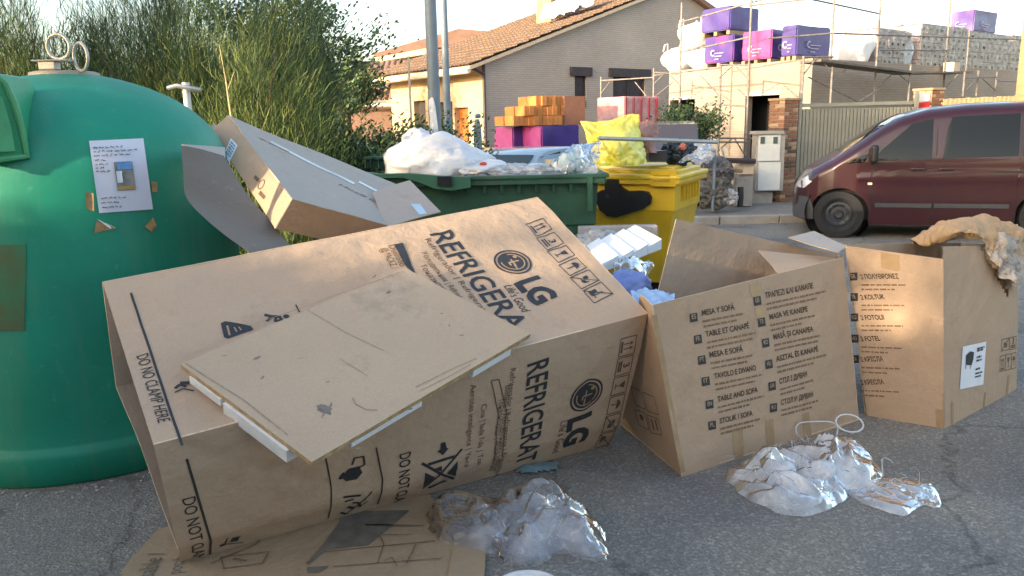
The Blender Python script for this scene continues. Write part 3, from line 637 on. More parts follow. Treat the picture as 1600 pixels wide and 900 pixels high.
def wrapped_pallet(label, c, size, mats, rz=0, mark=True, group='wrapped brick pallets', z0=0, both=True):
    t = thing('wrapped_pallet', label, 'pallet of bricks', (c[0], c[1], z0), rz, group)
    sx, sy, sz = size
    q = MB(); bm = bmesh.new(); bmesh.ops.create_cube(bm, size=1); bmesh.ops.scale(bm, vec=size, verts=bm.verts); bmesh.ops.bevel(bm, geom=list(bm.edges), offset=.03, segments=2, affect='EDGES'); bmesh.ops.subdivide_edges(bm, edges=[e for e in bm.edges if e.calc_length() > .3], cuts=5, use_grid_fill=True)
    for v in bm.verts:
        k = noise.noise(Vector((v.co.x*3+c[0], v.co.y*3+c[1], v.co.z*3)))*.03; v.co += v.co.normalized()*k; v.co.z += .12+sz/2
    bm.verts.index_update(); fs = [[v.index for v in f.verts] for f in bm.faces]
    mi = []
    for f in bm.faces: n = f.normal; mi.append(1 if n.x < -.5 else 0)  # sun on the left faces is painted with a second wrap colour
    q.add([v.co[:] for v in bm.verts], fs, mi); bm.free(); q.build('plastic_wrap', list(mats), t, local=True, smooth=True).data.set_sharp_from_angle(angle=R(50))
    q = MB()
    for k in (-1, 0, 1): q.box((0, k*(sy/2-.06), .06), (sx, .1, .1))
    q.build('pallet', PLY, t, local=True)
    if mark:
        M = t.matrix_basis
        for face in ((0,) if not both else (0, 1)):
            if face == 0: pa = Patch(M @ Vector((-sx/2, -sy/2-.035, .12+sz)), M @ Vector((sx/2, -sy/2-.035, .12+sz)), M @ Vector((sx/2, -sy/2-.035, .12)), M @ Vector((-sx/2, -sy/2-.035, .12)))
            else: pa = Patch(M @ Vector((-sx/2-.035, sy/2, .12+sz)), M @ Vector((-sx/2-.035, -sy/2, .12+sz)), M @ Vector((-sx/2-.035, -sy/2, .12)), M @ Vector((-sx/2-.035, sy/2, .12)))
            ink = Ink(pa); cu, cv = pa.U*.33, pa.V*.62
            ink.disc((cu, cv), .12*sz, .075*sz, a0=.9, a1=5.4)
            for j, w in enumerate((.30, .24, .14)): ink.line([(cu+.06, cv+(.02+j*.11)*sz), (cu+.06+w*pa.U, cv+(.02+j*.11)*sz)], .03*sz)
            ink.build('printed_mark', mat('white_print', (.42, .38, .5), var=.1), t, off=.004)
    return t
def at_deck(px, py, back):       # stand on the deck along the front wall: pixel of the bottom centre, metres behind the wall
    p0 = O_B+VA*back; q = hit(px, py, p0, NG); return q
AZ = math.atan2(.6, .8)
def deck_item_front(px0, px1, ptop, pbot, back): 
    a = at_deck(px0, pbot, back); b = at_deck(px1, pbot, back); t = at_deck((px0+px1)/2, ptop, back); w = (b-a).length
    return (a+b)/2, w, t.z-hB
def deck_item_left(px0, px1, ptop, back):
    p0 = O_B+UA*back; a = hit(px0, 100, p0, NL); b = hit(px1, 100, p0, NL); t = hit((px0+px1)/2, ptop, p0, NL)
    return (a+b)/2, (a-b).length, t.z-hB
# bulk bags behind the left edge
def bulkbag(label, c, w, h, z0, group='white bulk bags', seed=0, loops=True):
    t = thing('bulk_bag', label, 'bulk bag', (c[0], c[1], z0), AZ, group)
    q = MB(); bag(q, (0, 0, h/2), (w/2*1.25, w/2*1.25, h/2*1.15), seed, .06, 1.6, 4, zmin=0, shape=lambda q_, p: Vector((max(-w/2*1.02, min(w/2*1.02, q_.x)), max(-w/2*1.02, min(w/2*1.02, q_.y)), min(h/2*.98+.04*noise.noise(p*3), q_.z))))
    q.build('sack', BAGW, t, local=True, smooth=True)
    if loops:
        for sx_ in (-1, 1):
            for sy_ in (-1, 1):
                q = MB(); q.tube([(sx_*w*.42, sy_*w*.42, h*.85), (sx_*w*.40, sy_*w*.38, h*1.12), (sx_*w*.3, sy_*w*.36, h*1.16), (sx_*w*.25, sy_*w*.4, h*.9)], .022, 5); q.build('lifting_loop', BAGW, t, local=True)
    return t
LW = .95
c, w, h = deck_item_left(1049, 1084, 74, .7); bulkbag('low white bulk bag at the far left end of the deck', c, w*1.1, h, hB, seed=1)
c, w, h = deck_item_left(1086, 1112, 76, .7); bulkbag('lower white bulk bag under another one beside the purple stack', c, w*1.1, h, hB, seed=2, loops=False); hz = h
c2, w, h = deck_item_left(1070, 1114, 36, .8); bulkbag('upper white bulk bag resting on the others left of the purple stack', c2, w*.95, h-hz, hB+hz, seed=3)
c, w, h = deck_item_left(1120, 1165, 58, .75); h1 = h; w_ = w
wrapped_pallet('violet wrapped pallet, lower front one of the tall stack on the deck', c, (1.1, w, h-.12), (PURPLE, GRADW), AZ, z0=hB)
c3, w, h = deck_item_left(1118, 1160, 14, .75)
wrapped_pallet('violet wrapped pallet on top of the tall stack on the deck', c3, (1.25, w*1.05, h-h1-.14), (PURPLE, PURPLE), AZ, z0=hB+h1, mark=False)
c, w, h = deck_item_left(1176, 1222, 50, .8); wrapped_pallet('magenta wrapped pallet between the tall stack and the violet pair', c, (1.0, w, h-.12), (PURPLE, MAGENTA), AZ, z0=hB)
c, w, h = deck_item_left(1246, 1270, 43, .9); wrapped_pallet('broad violet wrapped pallet over the corner of the deck', c, (1.5, w, h-.12), (PURPLE, PURPLE), AZ, z0=hB)
BLOCKM = mat('wrapped_concrete_block', (.40, .30, .25), rough=.55, var=.25, scale=3, col2=(.55, .45, .40))
def blockstack(label, px0, px1, ptop, pbot, back, nx, nz, seed=0, wrap=True):
    c, w, h = deck_item_front(px0, px1, ptop, pbot, back)
    t = thing('block_pallet', label, 'pallet of blocks', (c[0], c[1], hB), AZ, 'wrapped block pallets'); rnd = random.Random(seed)
    dx = w/nx; dz = h/nz; base = None
    for i in range(nx):
        for k in range(nz):
            if base is None:
                q = MB(); q.box((0, 0, 0), (dx*.95, .9, dz*.93)); q.box((0, -.455, 0), (dx*.28, .03, dz*.25), mi=1)
                o = base = q.build('block', [BLOCKM, DARKHOLE], t, local=True); o.location = (-w/2+dx/2, 0, dz/2)
            else:
                if k == nz-1 and rnd.random() < .2: continue
                o = base.copy(); C.objects.link(o); o.parent = t
                o.location = (-w/2+dx*(i+.5)+rnd.uniform(-.01, .01), rnd.uniform(-.03, .03), dz*(k+.5))
    if wrap:
        q = MB(); q.box((0, 0, h/2), (w+.04, .99, h+.04)); q.build('stretch_film', FILM, t, local=True)
    return t
blockstack('wrapped block pallet with torn dark film left of the scaffold post', 1343, 1398, 50, 98, 1.2, 6, 4, 1)
blockstack('tall wrapped block pallet just right of the scaffold post', 1412, 1486, 44, 98, 1.2, 8, 5, 2)
blockstack('low wrapped block pallet carrying the lone violet pallet', 1487, 1552, 55, 98, 1.2, 7, 4, 3)
blockstack('wrapped block pallet at the right end of the deck', 1554, 1600, 60, 100, 1.2, 5, 4, 4)
c, w, h = deck_item_front(1325, 1380, 36, 98, 2.6); bulkbag('tall white bulk bag standing behind the torn block pallet', c, w, h, hB, seed=5)
c, w, h = deck_item_front(1312, 1345, 58, 98, 1.0); bulkbag('small white bulk bag right of the violet corner pallet', c, w*.9, h, hB, seed=6, loops=False)
c, w, h = deck_item_front(1398, 1413, 62, 96, 1.0); bulkbag('narrow white sack squeezed between two block pallets', c, w, h, hB, seed=7, loops=False)
c, w, h = deck_item_front(1490, 1548, 20, 56, 1.4); wrapped_pallet('lone violet wrapped pallet raised on blocks near the right end of the deck', c, (w*.62, .75, h-(at_deck(1520, 56, 1.2).z-hB)-.1), (PURPLE, GRADW), AZ, z0=at_deck(1520, 56, 1.2).z)
q = MB(); a = hit(1487, 106, O_B-VA*.25, NG); q.box((0, 0, 0), (.38, .3, .3), M=Matrix.Translation(a) @ Matrix.Rotation(AZ, 4, 'Z')); tag(q.build('junction_box', CREAM), 'small cream box on the scaffold boards against the pale wall', 'box')
# ---- scaffolding
def seg(px0, py0, px1, py1, Y0, Y1=None): return [P(px0, py0, Y0), P(px1, py1, Y1 or Y0)]
def post(px, y0, y1, Y):
    m = P(px, (y0+y1)/2, Y); return [Vector((m.x, Y, P(px, y0, Y).z)), Vector((m.x, Y, P(px, y1, Y).z))]
def scaffold(label, posts, rails, braces, planks):
    t = thing('scaffold', label, 'scaffold', (posts[0][0] and P(posts[0][0], 200, posts[0][3]).x, posts[0][3], 0))
    for p in posts: q = MB(); q.tube(post(*p), .026, 7); q.build('post', RUST, t)
    for r in rails: q = MB(); q.tube(seg(*r), .020, 6); q.build('rail', RUST, t)
    for r in braces: q = MB(); q.tube(seg(*r), .015, 6); q.build('brace', RUST, t)
    for r in planks:
        a, b = seg(*r); q = MB(); d = (b-a); n = Vector((-d.y, d.x, 0)).normalized()*.55
        q.hexa([a, b, b+n, a+n], [a+Z*.05, b+Z*.05, b+n+Z*.05, a+n+Z*.05]); q.build('plank', mat('scaffold_board', (.13, .115, .10), var=.3, scale=4), t)
    return t
scaffold('rusty scaffold along the sunlit left side of the unfinished house',
    [(1063, 4, 225, 20.6), (1124, 100, 262, 20.0), (1170, -40, 262, 18.9), (939, 120, 190, 23), (1021, 106, 200, 22)],
    [(1063, 35, 1210, -6, 20.6, 18.7), (1063, 82, 1170, 58, 20.6, 18.9), (1124, 101, 1170, 102, 20, 18.9), (939, 126, 1021, 121, 23, 22), (1021, 113, 1063, 116, 22, 20.6), (1101, 163, 1170, 166, 20.2, 18.9), (1124, 216, 1185, 216, 19, 18.9), (1124, 222, 1168, 222, 18.9, 18.8), (1021, 118, 1124, 106, 22, 20)],
    [(1124, 122, 1145, 102, 20, 19.5), (1150, 104, 1170, 125, 19.4, 18.9), (939, 146, 953, 128, 23, 22.8), (1021, 132, 1037, 116, 22, 21.6), (1047, 118, 1062, 132, 21, 20.6), (992, 128, 1010, 150, 22.4, 22.1), (1095, 118, 1124, 150, 20.8, 20), (1126, 232, 1145, 216, 18.9, 18.9), (1148, 217, 1165, 245, 18.9, 18.9), (1018, 155, 1052, 128, 21.9, 20.9)],
    [])
scaffold('long scaffold with board walkway before the shaded right wall of the unfinished house',
    [(1254, 88, 166, 18.4), (1302, -40, 98, 18.9), (1299, 104, 164, 18.9), (1372, -40, 160, 20.4), (1421, 101, 160, 21.0), (1481, -40, 150, 22.6), (1506, 112, 150, 22.0), (1512, 48, 112, 23.2), (1527, 110, 150, 23.0), (1556, 112, 150, 24.0)],
    [(1170, 9, 1270, -2, 18.9, 18.4), (1268, -1, 1372, 21, 18.4, 20.4), (1200, 60, 1302, 52, 18.7, 18.9), (1302, 52, 1600, 62, 18.9, 25), (1372, 78, 1480, 79, 20.4, 22.6), (1254, 89, 1302, 89, 18.4, 18.9), (1372, 113, 1421, 114, 20.4, 21), (1506, 122, 1556, 120, 22, 24), (1556, 126, 1600, 128, 24, 25), (1250, 163, 1430, 164, 18.3, 20.9)],
    [(1254, 118, 1275, 92, 18.4, 18.6), (1285, 95, 1299, 112, 18.7, 18.9), (1262, 120, 1347, 162, 18.4, 20), (1299, 132, 1322, 108, 18.9, 19.3), (1372, 136, 1396, 114, 20.4, 20.7), (1402, 114, 1421, 130, 20.8, 21), (1340, 160, 1385, 132, 19.9, 20.6), (1478, 136, 1497, 116, 22.3, 22.1), (1508, 143, 1525, 124, 22.1, 22.9), (1535, 123, 1556, 142, 23.1, 24)],
    [(1283, 96, 1425, 114, 18.5, 20.9), (1425, 115, 1520, 114, 20.9, 22.6)])
# ---- pallets standing on the ground before the house
def ground_item(px0, px1, ptop, Y, rz):
    a = P(px0, 230, Y); b = P(px1, 230, Y); return (a+b)/2, (b-a).length, P((px0+px1)/2, ptop, Y).z
hp = P(850, 196, 19.5).z
M1 = wrapped_pallet('magenta faced pallet, left of the pair under the orange bricks', P(814, 240, 20.0), (1.0, .9, hp-.13), (PURPLE, MAGENTA), AZ-.1)
M2 = wrapped_pallet('violet pallet, right of the pair under the orange bricks', P(858, 240, 19.5), (1.1, 1.0, hp-.13), (PURPLE, MAGENTA), AZ-.1)
ORB = mat('orange_hollow_brick', (.56, .22, .06), rough=.8, var=.18, scale=6); ORB2 = mat('brown_hollow_brick', (.30, .135, .085), rough=.85, var=.12, scale=6)
bs = thing('brick_stack', 'stack of orange hollow bricks piled on the violet and magenta pallets', 'bricks', (P(829, 190, 19.6).x, 19.6, hp), AZ-.1)
rnd = random.Random(5); base = None; hb_ = (P(850, 151, 19.6).z-hp)/3
for k in range(3):
    for i in range(11):
        for j in range(2):
            x = -.95+i*.135+(.0 if k < 2 else .1); 
            if i < (0, 2, 4)[k] : continue
            if base is None:
                q = MB()
                W_, D_, H_ = .128, .42, hb_*.97
                q.box((0, 0, 0), (W_, D_, H_)); base = q.build('brick', ORB, bs, local=True); o = base
            else: o = base.copy(); C.objects.link(o); o.parent = bs
            o.location = (x+.25, -.25+j*.45+rnd.uniform(-.06, .03), hb_*(k+.5)+rnd.uniform(0, .006))
q = MB(); q.box((.98, 0, hb_*1.5), (.62, .95, hb_*3)); q.build('brick_panel', ORB2, bs, local=True)
pp = thing('wrapped_pallet', 'pink film wrapped pallet behind the round bush', 'pallet of bricks', (P(982, 200, 21.2).x, 21.2, 0), AZ)
ph = P(982, 152, 21.2).z; pw = (P(1024, 200, 21.2)-P(941, 200, 21.2)).length
q = MB(); q.rbox((0, 0, ph/2), (pw*.95, 1.0, ph), .04); q.build('load', mat('pinkish_brick_load', (.42, .14, .16), var=.6, scale=3.5, col2=(.62, .42, .42)), pp, local=True)
for k in range(5): q = MB(); q.box((-pw*.45+k*pw*.2, -.53, ph/2), (.04, .02, ph*.98)); q.build('strap', mat('red_strap', (.35, .03, .06)), pp, local=True)
# ------------------------------------------------------------------ gate, pillars, meter cabinet
YP = 15.49
BR1 = [mat('red_brown_brick', (.26, .125, .075), rough=.9, var=.2, scale=9), mat('tan_brick', (.40, .27, .17), rough=.9, var=.2, scale=9), mat('dark_brick', (.13, .08, .06), rough=.9, var=.2, scale=9)]
MORT = mat('grey_mortar', (.36, .32, .27), rough=.95)
def pillar(label, px0, px1, ptop, Y, brickh=.072):
    a = P(px0, 240, Y); b = P(px1, 240, Y); w = (b-a).length; top = P((px0+px1)/2, ptop, Y).z; c = (a+b)/2
    w *= .76; t = thing('brick_pillar', label, 'gate pillar', (c.x, Y+w/2, .12), AZ-.12); h = top-.12
    q = MB(); q.box((0, 0, h/2-.01), (w-.03, w-.03, h-.02)); q.build('mortar_core', MORT, t, local=True)
    n = int(h/brickh); rnd = random.Random(int(px0)); protos = []
    L_ = (w)*.62; S_ = w-L_-.008
    for mi in range(3):
        for ln in (L_, S_):
            q = MB(); q.rbox((0, 0, 0), (ln-.006, .11, brickh-.014), .004, 1); o = q.build('brick', BR1[mi], t, local=True); protos.append(o)
    used = set()
    for k in range(n):
        for side in range(4):
            for piece in (0, 1):
                mi = rnd.choices((0, 1, 2), (5, 3, 2))[0]; pi_ = mi*2+piece; o = protos[pi_]
                if pi_ in used: o = o.copy(); C.objects.link(o); o.parent = t
                used.add(pi_)
                ln = L_ if piece == 0 else S_; x = (-w/2+L_/2) if piece == 0 else (w/2-S_/2)
                if k % 2: x = -x
                y = -w/2+.055+rnd.uniform(-.003, .003); a_ = side*pi/2
                o.location = (x*cos(a_)-y*sin(a_), x*sin(a_)+y*cos(a_), brickh*(k+.5)); o.rotation_euler = (0, 0, a_)
    for i in range(6):
        if i not in used: bpy.data.objects.remove(protos[i])
    q = MB(); q.rbox((0, 0, n*brickh+.02), (w+.04, w+.04, .05), .01, 1); q.build('capstone', BR1[1], t, local=True)
    return t, c, w, top
pl1 = pillar('reddish brick gate pillar beside the white meter cabinet', 1206, 1247, 154, YP)
pl2 = pillar('brick pillar with red and white sign beyond the van', 1431, 1472, 141, YP+.4)
sg = thing('warning_sign', 'small white and red sign on the brick pillar above the van roof', 'sign', P(1443, 150, YP+.3))
q = MB(); a = P(1436, 146, YP+.33); b = P(1452, 158, YP+.33); q.box(((a.x+b.x)/2, YP+.34, (a.z+b.z)/2), (b.x-a.x, .015, a.z-b.z)); q.build('white_panel', WHITE, sg)
a = P(1436, 160, YP+.33); b = P(1452, 174, YP+.33); q = MB(); q.box(((a.x+b.x)/2, YP+.34, (a.z+b.z)/2), (b.x-a.x, .015, a.z-b.z)); q.build('red_panel', mat('red_sign', (.5, .02, .02)), sg)
ga0 = P(1248, 165, YP+.2); ga1 = P(1430, 160, YP+.55); GATE = mat('grey_gate_steel', (.22, .225, .20), rough=.55, var=.12, scale=3)
gate = thing('metal_gate', 'grey ribbed sheet metal gate behind the van bonnet', 'gate', (ga0.x, ga0.y, .15)); n = 32; base = None
for i in range(n):
    p = ga0.lerp(ga1, (i+.5)/n); w = (ga1-ga0).length/n; dd = math.atan2((ga1-ga0).y, (ga1-ga0).x)
    if base is None:
        q = MB(); x = w/2; q.prism([(-x, .012, 0), (-x*.55, -.022, 0), (x*.55, -.022, 0), (x, .012, 0), (x, .02, 0), (-x, .02, 0)], (0, 0, ga0.z-.22)); base = q.build('slat', GATE, gate, local=True); o = base
    else: o = base.copy(); C.objects.link(o); o.parent = gate
    o.location = p-gate.location; o.location.z = 0; o.rotation_euler = (0, 0, dd)
q = MB(); q.tube([ga0+Z*.0, ga1], .045, 4); q.build('gate_rail', GATE, gate); q = MB(); q.tube([Vector((ga0.x, ga0.y, .2)), Vector((ga1.x, ga1.y, .2))], .04, 4); q.build('gate_rail', GATE, gate)
for px in (1248.5, 1429): q = MB(); p = P(px, 200, YP+.2); q.box((p.x, p.y, 1.15), (.06, .06, 2.1)); q.build('gate_stile', GATE, gate)
fe = thing('board_fence', 'sunlit tan board fence on top of the wall behind the van roof', 'fence', (P(1540, 180, 15.9).x, 15.9, 0)); a = P(1474, 155, 15.9); b = P(1680, 145, 16.5); base = None
FENW = mat('weathered_tan_board', (.42, .34, .19), rough=.85, var=.3, scale=4, stretch=(6, 6, 1))
for i in range(30):
    p = a.lerp(b, (i+.5)/30); w = (b-a).length/30
    if base is None: q = MB(); q.box((0, 0, 0), (w*.86, .03, 1.9)); base = q.build('board', FENW, fe, local=True); o = base
    else: o = base.copy(); C.objects.link(o); o.parent = fe
    o.location = Vector((p.x, p.y, p.z-.95+.02*noise.noise(Vector((i*3.3, 0, 0)))))-fe.location
q = MB(); q.box(((a.x+b.x)/2, 16.3, .6), ((b.x-a.x), .2, 1.2)); q.build('wall', BRICK_HOUSE, fe)
q = MB(); q.tube([a+Vector((0, .04, -.08)), b+Vector((0, .04, -.08))], .03, 4); q.build('top_rail', FENW, fe)
yc = thing('brick_column', 'tall ochre brick column at the right edge above the fence', 'column', (P(1604, 150, 14.8).x, 14.8, 0)); a = P(1624, 100, 14.8); b = P(1668, 100, 14.8)
q = MB(); q.box(((a.x+b.x)/2, 15.1, 2.4), (b.x-a.x, .6, 4.8)); q.build('column_shaft', BRICK_YEL, yc)
q = MB(); q.disc = None; a = P(1628, 5, 14.7); q.box((a.x, 14.77, a.z), (.2, .02, .2)); q.build('plaque', mat('pink_plaque', (.6, .35, .3)), yc)
# meter cabinet
mc = thing('meter_cabinet', 'white two door utility meter cabinet beside the brick gate pillar', 'meter cabinet', (P(1203, 300, 15.2).x, 15.2, .12))
PVC = mat('off_white_cabinet', (.68, .70, .68), rough=.5, var=.06)
def pxbox(mb, px0, py0, px1, py1, Y, d, mi=0):
    a = P(px0, py0, Y); b = P(px1, py1, Y); mb.box(((a.x+b.x)/2, Y+d/2, (a.z+b.z)/2), (abs(b.x-a.x), d, abs(a.z-b.z)), mi=mi)
q = MB(); pxbox(q, 1183, 208, 1223, 298, 15.22, .3); q.build('cabinet_body', CONC, mc)
q = MB(); pxbox(q, 1186, 211, 1218, 251, 15.19, .05); d1 = q.build('door', PVC, mc)
for px in (1189, 1209): q = MB(); pxbox(q, px, 214, px+6, 224, 15.17, .03); q.build('window', mat('meter_glass', (.10, .13, .12), rough=.2), d1)
q = MB(); pxbox(q, 1186, 254, 1218, 297, 15.19, .05); d2 = q.build('door', PVC, mc)
q = MB(); pxbox(q, 1181, 205, 1225, 209, 15.15, .4); q.build('cap', CONC, mc)
q = MB(); pxbox(q, 1160, 297, 1206, 328, 15.3, .5); tag(q.build('concrete_plinth', CONC), 'low rough concrete block at the foot of the meter cabinet', 'block')
# junk pile between bins and cabinet
jb = thing('post_box', 'small cream box on a concrete post before the junk pile', 'box', (P(1166, 320, 14.6).x, 14.6, .1))
q = MB(); pxbox(q, 1156, 255, 1177, 272, 14.6, .3); q.build('box', CREAM, jb); q = MB(); pxbox(q, 1151, 272, 1175, 322, 14.65, .2); q.build('post', CONC, jb)
for i, (lab, x0, y0, x1, y1, Y, m, rr) in enumerate([
    ('dark plank lying across the junk pile near the meter cabinet', 1112, 250, 1180, 252, 14.5, DARKWOOD, .05), ('weathered plank lower in the junk pile', 1115, 262, 1160, 266, 14.3, PLY, .05),
    ('bluish pole leaning over the junk pile', 1090, 232, 1119, 236, 13.4, STEEL, .02), ('upright blue grey stake right of the yellow bin', 1117, 236, 1113, 330, 13.6, PAINTSTEEL, .025),
    ('thin pale pole leaning against the junk pile', 1128, 232, 1150, 320, 14.0, STEEL, .02), ('dark stake beside the yellow hose', 1157, 292, 1156, 323, 13.9, BLK, .05)]):
    q = MB(); q.tube([P(x0, y0, Y), P((x0+x1)/2+1, (y0+y1)/2, Y), P(x1, y1, Y)], rr, 6); tag(q.build('plank' if 'plank' in lab else 'pole', m), lab, 'plank' if 'plank' in lab else 'pole')
q = MB(); q.tube([P(1128, 322, 13.8), P(1131, 305, 13.8), P(1139, 298, 13.9), P(1147, 296, 13.9)], .025, 7); tag(q.build('hose', mat('yellow_hose', (.6, .55, .08))), 'short yellow hose bent beside the dark stake', 'hose')
for i, (px, py, Y, r, m, lab) in enumerate([(1098, 238, 13.5, .2, FILM_W, 'crumpled foil and film bundle behind the yellow bin lid'), (1122, 268, 13.9, .26, mat('dark_rubbish', (.07, .065, .07), var=.6, scale=6, col2=(.22, .2, .19)), 'dark heap of scrap right of the yellow bin'), (1116, 302, 13.8, .30, mat('grey_scrap', (.05, .05, .05), var=.5, scale=6, col2=(.17, .16, .14)), 'grey heap of scrap and weeds on the pavement'), (1139, 308, 13.7, .15, FILM_W, 'pale plastic bundle at the foot of the junk pile')]):
    q = MB(); c = P(px, py, Y); bag(q, c, (r, r*.7, r*.85), 30+i, .3, 2.5, 4); tag(q.build('rubbish_bundle', m, smooth=False), lab, 'rubbish')
# ------------------------------------------------------------------ lamp posts
def lamppost(label, px, Y, r, name='street_lamp', band=False):
    p = P(px, 200, Y); t = thing(name, label, 'lamp post', (p.x, Y, 0)); dxl = (P(px-3, 0, Y).x-P(px, 200, Y).x)
    q = MB(); q.tube([(p.x, Y, 0), (p.x, Y, 1.1)], r*1.25, 14); q.build('base', PAINTSTEEL, t, auto=40)
    q = MB(); q.tube([(p.x, Y, 1.1), (p.x, Y, 7.5)], [r, r*.7], 14); q.build('pole', PAINTSTEEL, t, auto=40)
    q = MB(); q.tube([(p.x, Y, 7.5), (p.x-.5, Y-.5, 8.0), (p.x-1.2, Y-1.2, 8.1)], [r*.7, r*.5, r*.4], 10); q.box((p.x-1.3, Y-1.3, 8.08), (.5, .5, .14)); q.build('lamp_head', PAINTSTEEL, t)
    return t, p
t, p = lamppost('thick blue grey lamp post with white paper strip taped to it', 680, 10.2, .082)
q = MB(); cloth(q, [[(p.x-.06, p.y-.085, 2.02), (p.x-.01, p.y-.1, 2.05), (p.x+.02, p.y-.095, 1.98)], [(p.x-.05, p.y-.1, 1.7), (p.x, p.y-.105, 1.7), (p.x+.045, p.y-.095, 1.66)], [(p.x-.04, p.y-.1, 1.3), (p.x+.02, p.y-.115, 1.3), (p.x+.07, p.y-.08, 1.3)]], 10, 24, .008, 12, 2); q.build('paper_strip', WHITE, t)
lamppost('thin dark grey pole just right of the thick lamp post', 700, 15.5, .075)
q = MB(); p = P(643, 200, 13); q.tube([(p.x, 13, 0), (p.x, 13, P(642, 88, 13).z)], .02, 6); tag(q.build('pole', CREAM), 'slender pale pole before the farther house', 'pole')
ur = thing('gate_post', 'blue grey tapered post with round knob cap before the gable corner', 'post', (P(746, 230, 12.5).x, 12.5, 0)); c = P(746, 200, 12.5)
q = MB(); q.tube([(c.x, 12.5, 0), (c.x, 12.5, P(746, 200, 12.5).z), (c.x, 12.5, P(747, 186, 12.5).z)], [.11, .06, .035], 10); q.build('post', PAINTSTEEL, ur)
q = MB(); bag(q, P(747, 181, 12.5), (.05, .05, .04), 1, .02, 2, 2); q.build('knob', PAINTSTEEL, ur)
mp = thing('metal_standpipe', 'white metal standpipe with cross arms behind the bottle bank', 'pipe', (P(292, 150, 5.6).x, 5.6, 0)); c = P(292, 150, 5.6)
q = MB(); q.tube([(c.x, 5.6, 0), (c.x, 5.6, P(290, 129, 5.6).z)], .026, 10); q.build('pipe', mat('pale_galvanised', (.6, .6, .6), rough=.4, metal=.3), mp, auto=40)
q = MB(); q.tube([P(262, 138, 5.55), P(276, 134, 5.55), P(292, 137, 5.55), P(314, 141, 5.6)], .016, 8); q.build('cross_arm', STEEL, mp, auto=40)
# ------------------------------------------------------------------ parked cars beyond the bins
def car_roof(label, px0, px1, ptop, Y, col, L_=4.2, seed=0):
    W = L_; cx = P((px0+px1)/2, 220, Y).x; top = P((px0+px1)/2, ptop, Y).z
    t = thing('parked_car', label, 'car', (cx, Y, 0)); pm = mat('car_paint_'+col[0], col[1], rough=.25, coat=.6, var=.04)
    gl_ = mat('car_glass', (.02, .035, .04), rough=.05, spec=.9, var=.1)
    # side elevation runs along x, from nose to tail
    prof = [(-.5, .35), (-.5, .62), (-.44, .78), (-.28, .88), (-.14, 1.34), (-.06, 1.44), (.12, 1.47), (.28, 1.42), (.42, 1.0), (.49, .92), (.5, .4)]
    k = top/1.47
    q = MB(); n = len(prof); rings = []
    for j, (yy, ins, up) in enumerate([(-.86, .0, -.03), (-.80, 0, 0), (.80, 0, 0), (.86, 0, -.03)]):
        rings.append([(x*W, (yy if z < .95 else yy*.80), (z+up*(z > 1))*k) for x, z in prof])
    vs = [p_ for r_ in rings for p_ in r_]; fs = []
    for j in range(3):
        for i in range(n): fs.append((j*n+i, j*n+(i+1) % n, (j+1)*n+(i+1) % n, (j+1)*n+i))
    fs += [tuple(range(n))[::-1], tuple(3*n+i for i in range(n))]
    q.add(vs, fs); q.build('body', pm, t, local=True, auto=35)
    for s in (-1, 1):
        q = MB(); y = s*.705; q.prism([(-.245*W, y, .98*k), (-.13*W, y, 1.3*k), (.02*W, y, 1.38*k), (.02*W, y, .98*k)], (0, s*.012, 0)); q.build('side_window', gl_, t, local=True)
        q = MB(); q.prism([(.05*W, y, .98*k), (.05*W, y, 1.38*k), (.24*W, y, 1.33*k), (.36*W, y, 1.02*k)], (0, s*.012, 0)); q.build('side_window', gl_, t, local=True)
    q = MB(); q.prism([(-.275*W, -.64, .92*k), (-.275*W, .64, .92*k), (-.148*W, .60, 1.335*k), (-.148*W, -.60, 1.335*k)], (-.015, 0, .004)); q.build('windscreen', gl_, t, local=True)
    for x in (-.32, .32):
        for s in (-1, 1):
            q = MB(); q.lathe([(0, -.09), (.2, -.09), (.3, -.1), (.32, 0), (.3, .1), (.2, .09), (0, .09)], 20, M=Matrix.Translation((x*W, s*.80, .32)) @ Matrix.Rotation(pi/2, 4, 'X')); q.build('wheel', BLK, t, local=True, auto=40)
    return t
c1 = car_roof('silver blue parked car seen over the green container', 770, 872, 230, 15.0, ('silver', (.28, .38, .48))); c1.rotation_euler.z = .95
c2_ = car_roof('dark parked car behind the bag topped yellow bin', 985, 1078, 190, 16.6, ('dark', (.10, .085, .09)), 4.0); c2_.rotation_euler.z = -1.75
# ------------------------------------------------------------------ maroon van
VANP = mat('maroon_van_paint', (.036, .006, .011), rough=.3, spec=.5, coat=.5, var=.05, scale=2); VGL = mat('dark_van_glass', (.005, .007, .008), rough=.02, spec=.35, var=.1)
grime(VANP, streak=(1, 1, .6), col=(.06, .03, .03), amt=.3, sc=3)
TRIM = mat('grey_van_trim', (.055, .06, .07), rough=.6, var=.1); VTY = mat('tyre_rubber', (.014, .014, .016), rough=.8); VHUB = mat('steel_wheel', (.05, .055, .065), rough=.5, metal=.5)
van = thing('parked_van', 'maroon passenger van with tinted side windows parked on the far side', 'van', (4.72-.60*cos(R(-18))-.93*sin(R(-18))*1, 11.3-.60*sin(R(-18))+.93*cos(R(-18)), 0), R(-18))
VL_, WB0, WB1, WR = 3.98, .60, 3.19, .335
ztop = [(0, .50), (.03, .70), (.1, .84), (.22, .96), (.5, 1.12), (.8, 1.33), (1.1, 1.55), (1.35, 1.69), (1.7, 1.79), (2.2, 1.84), (3.0, 1.86), (3.6, 1.85), (3.85, 1.80), (3.94, 1.70), (3.98, 1.2)]
hw = [(0, .42), (.06, .58), (.15, .72), (.3, .83), (.5, .90), (.8, .94), (3.5, .945), (3.9, .91), (3.98, .86)]
def vz(x): return interp(x, ztop)
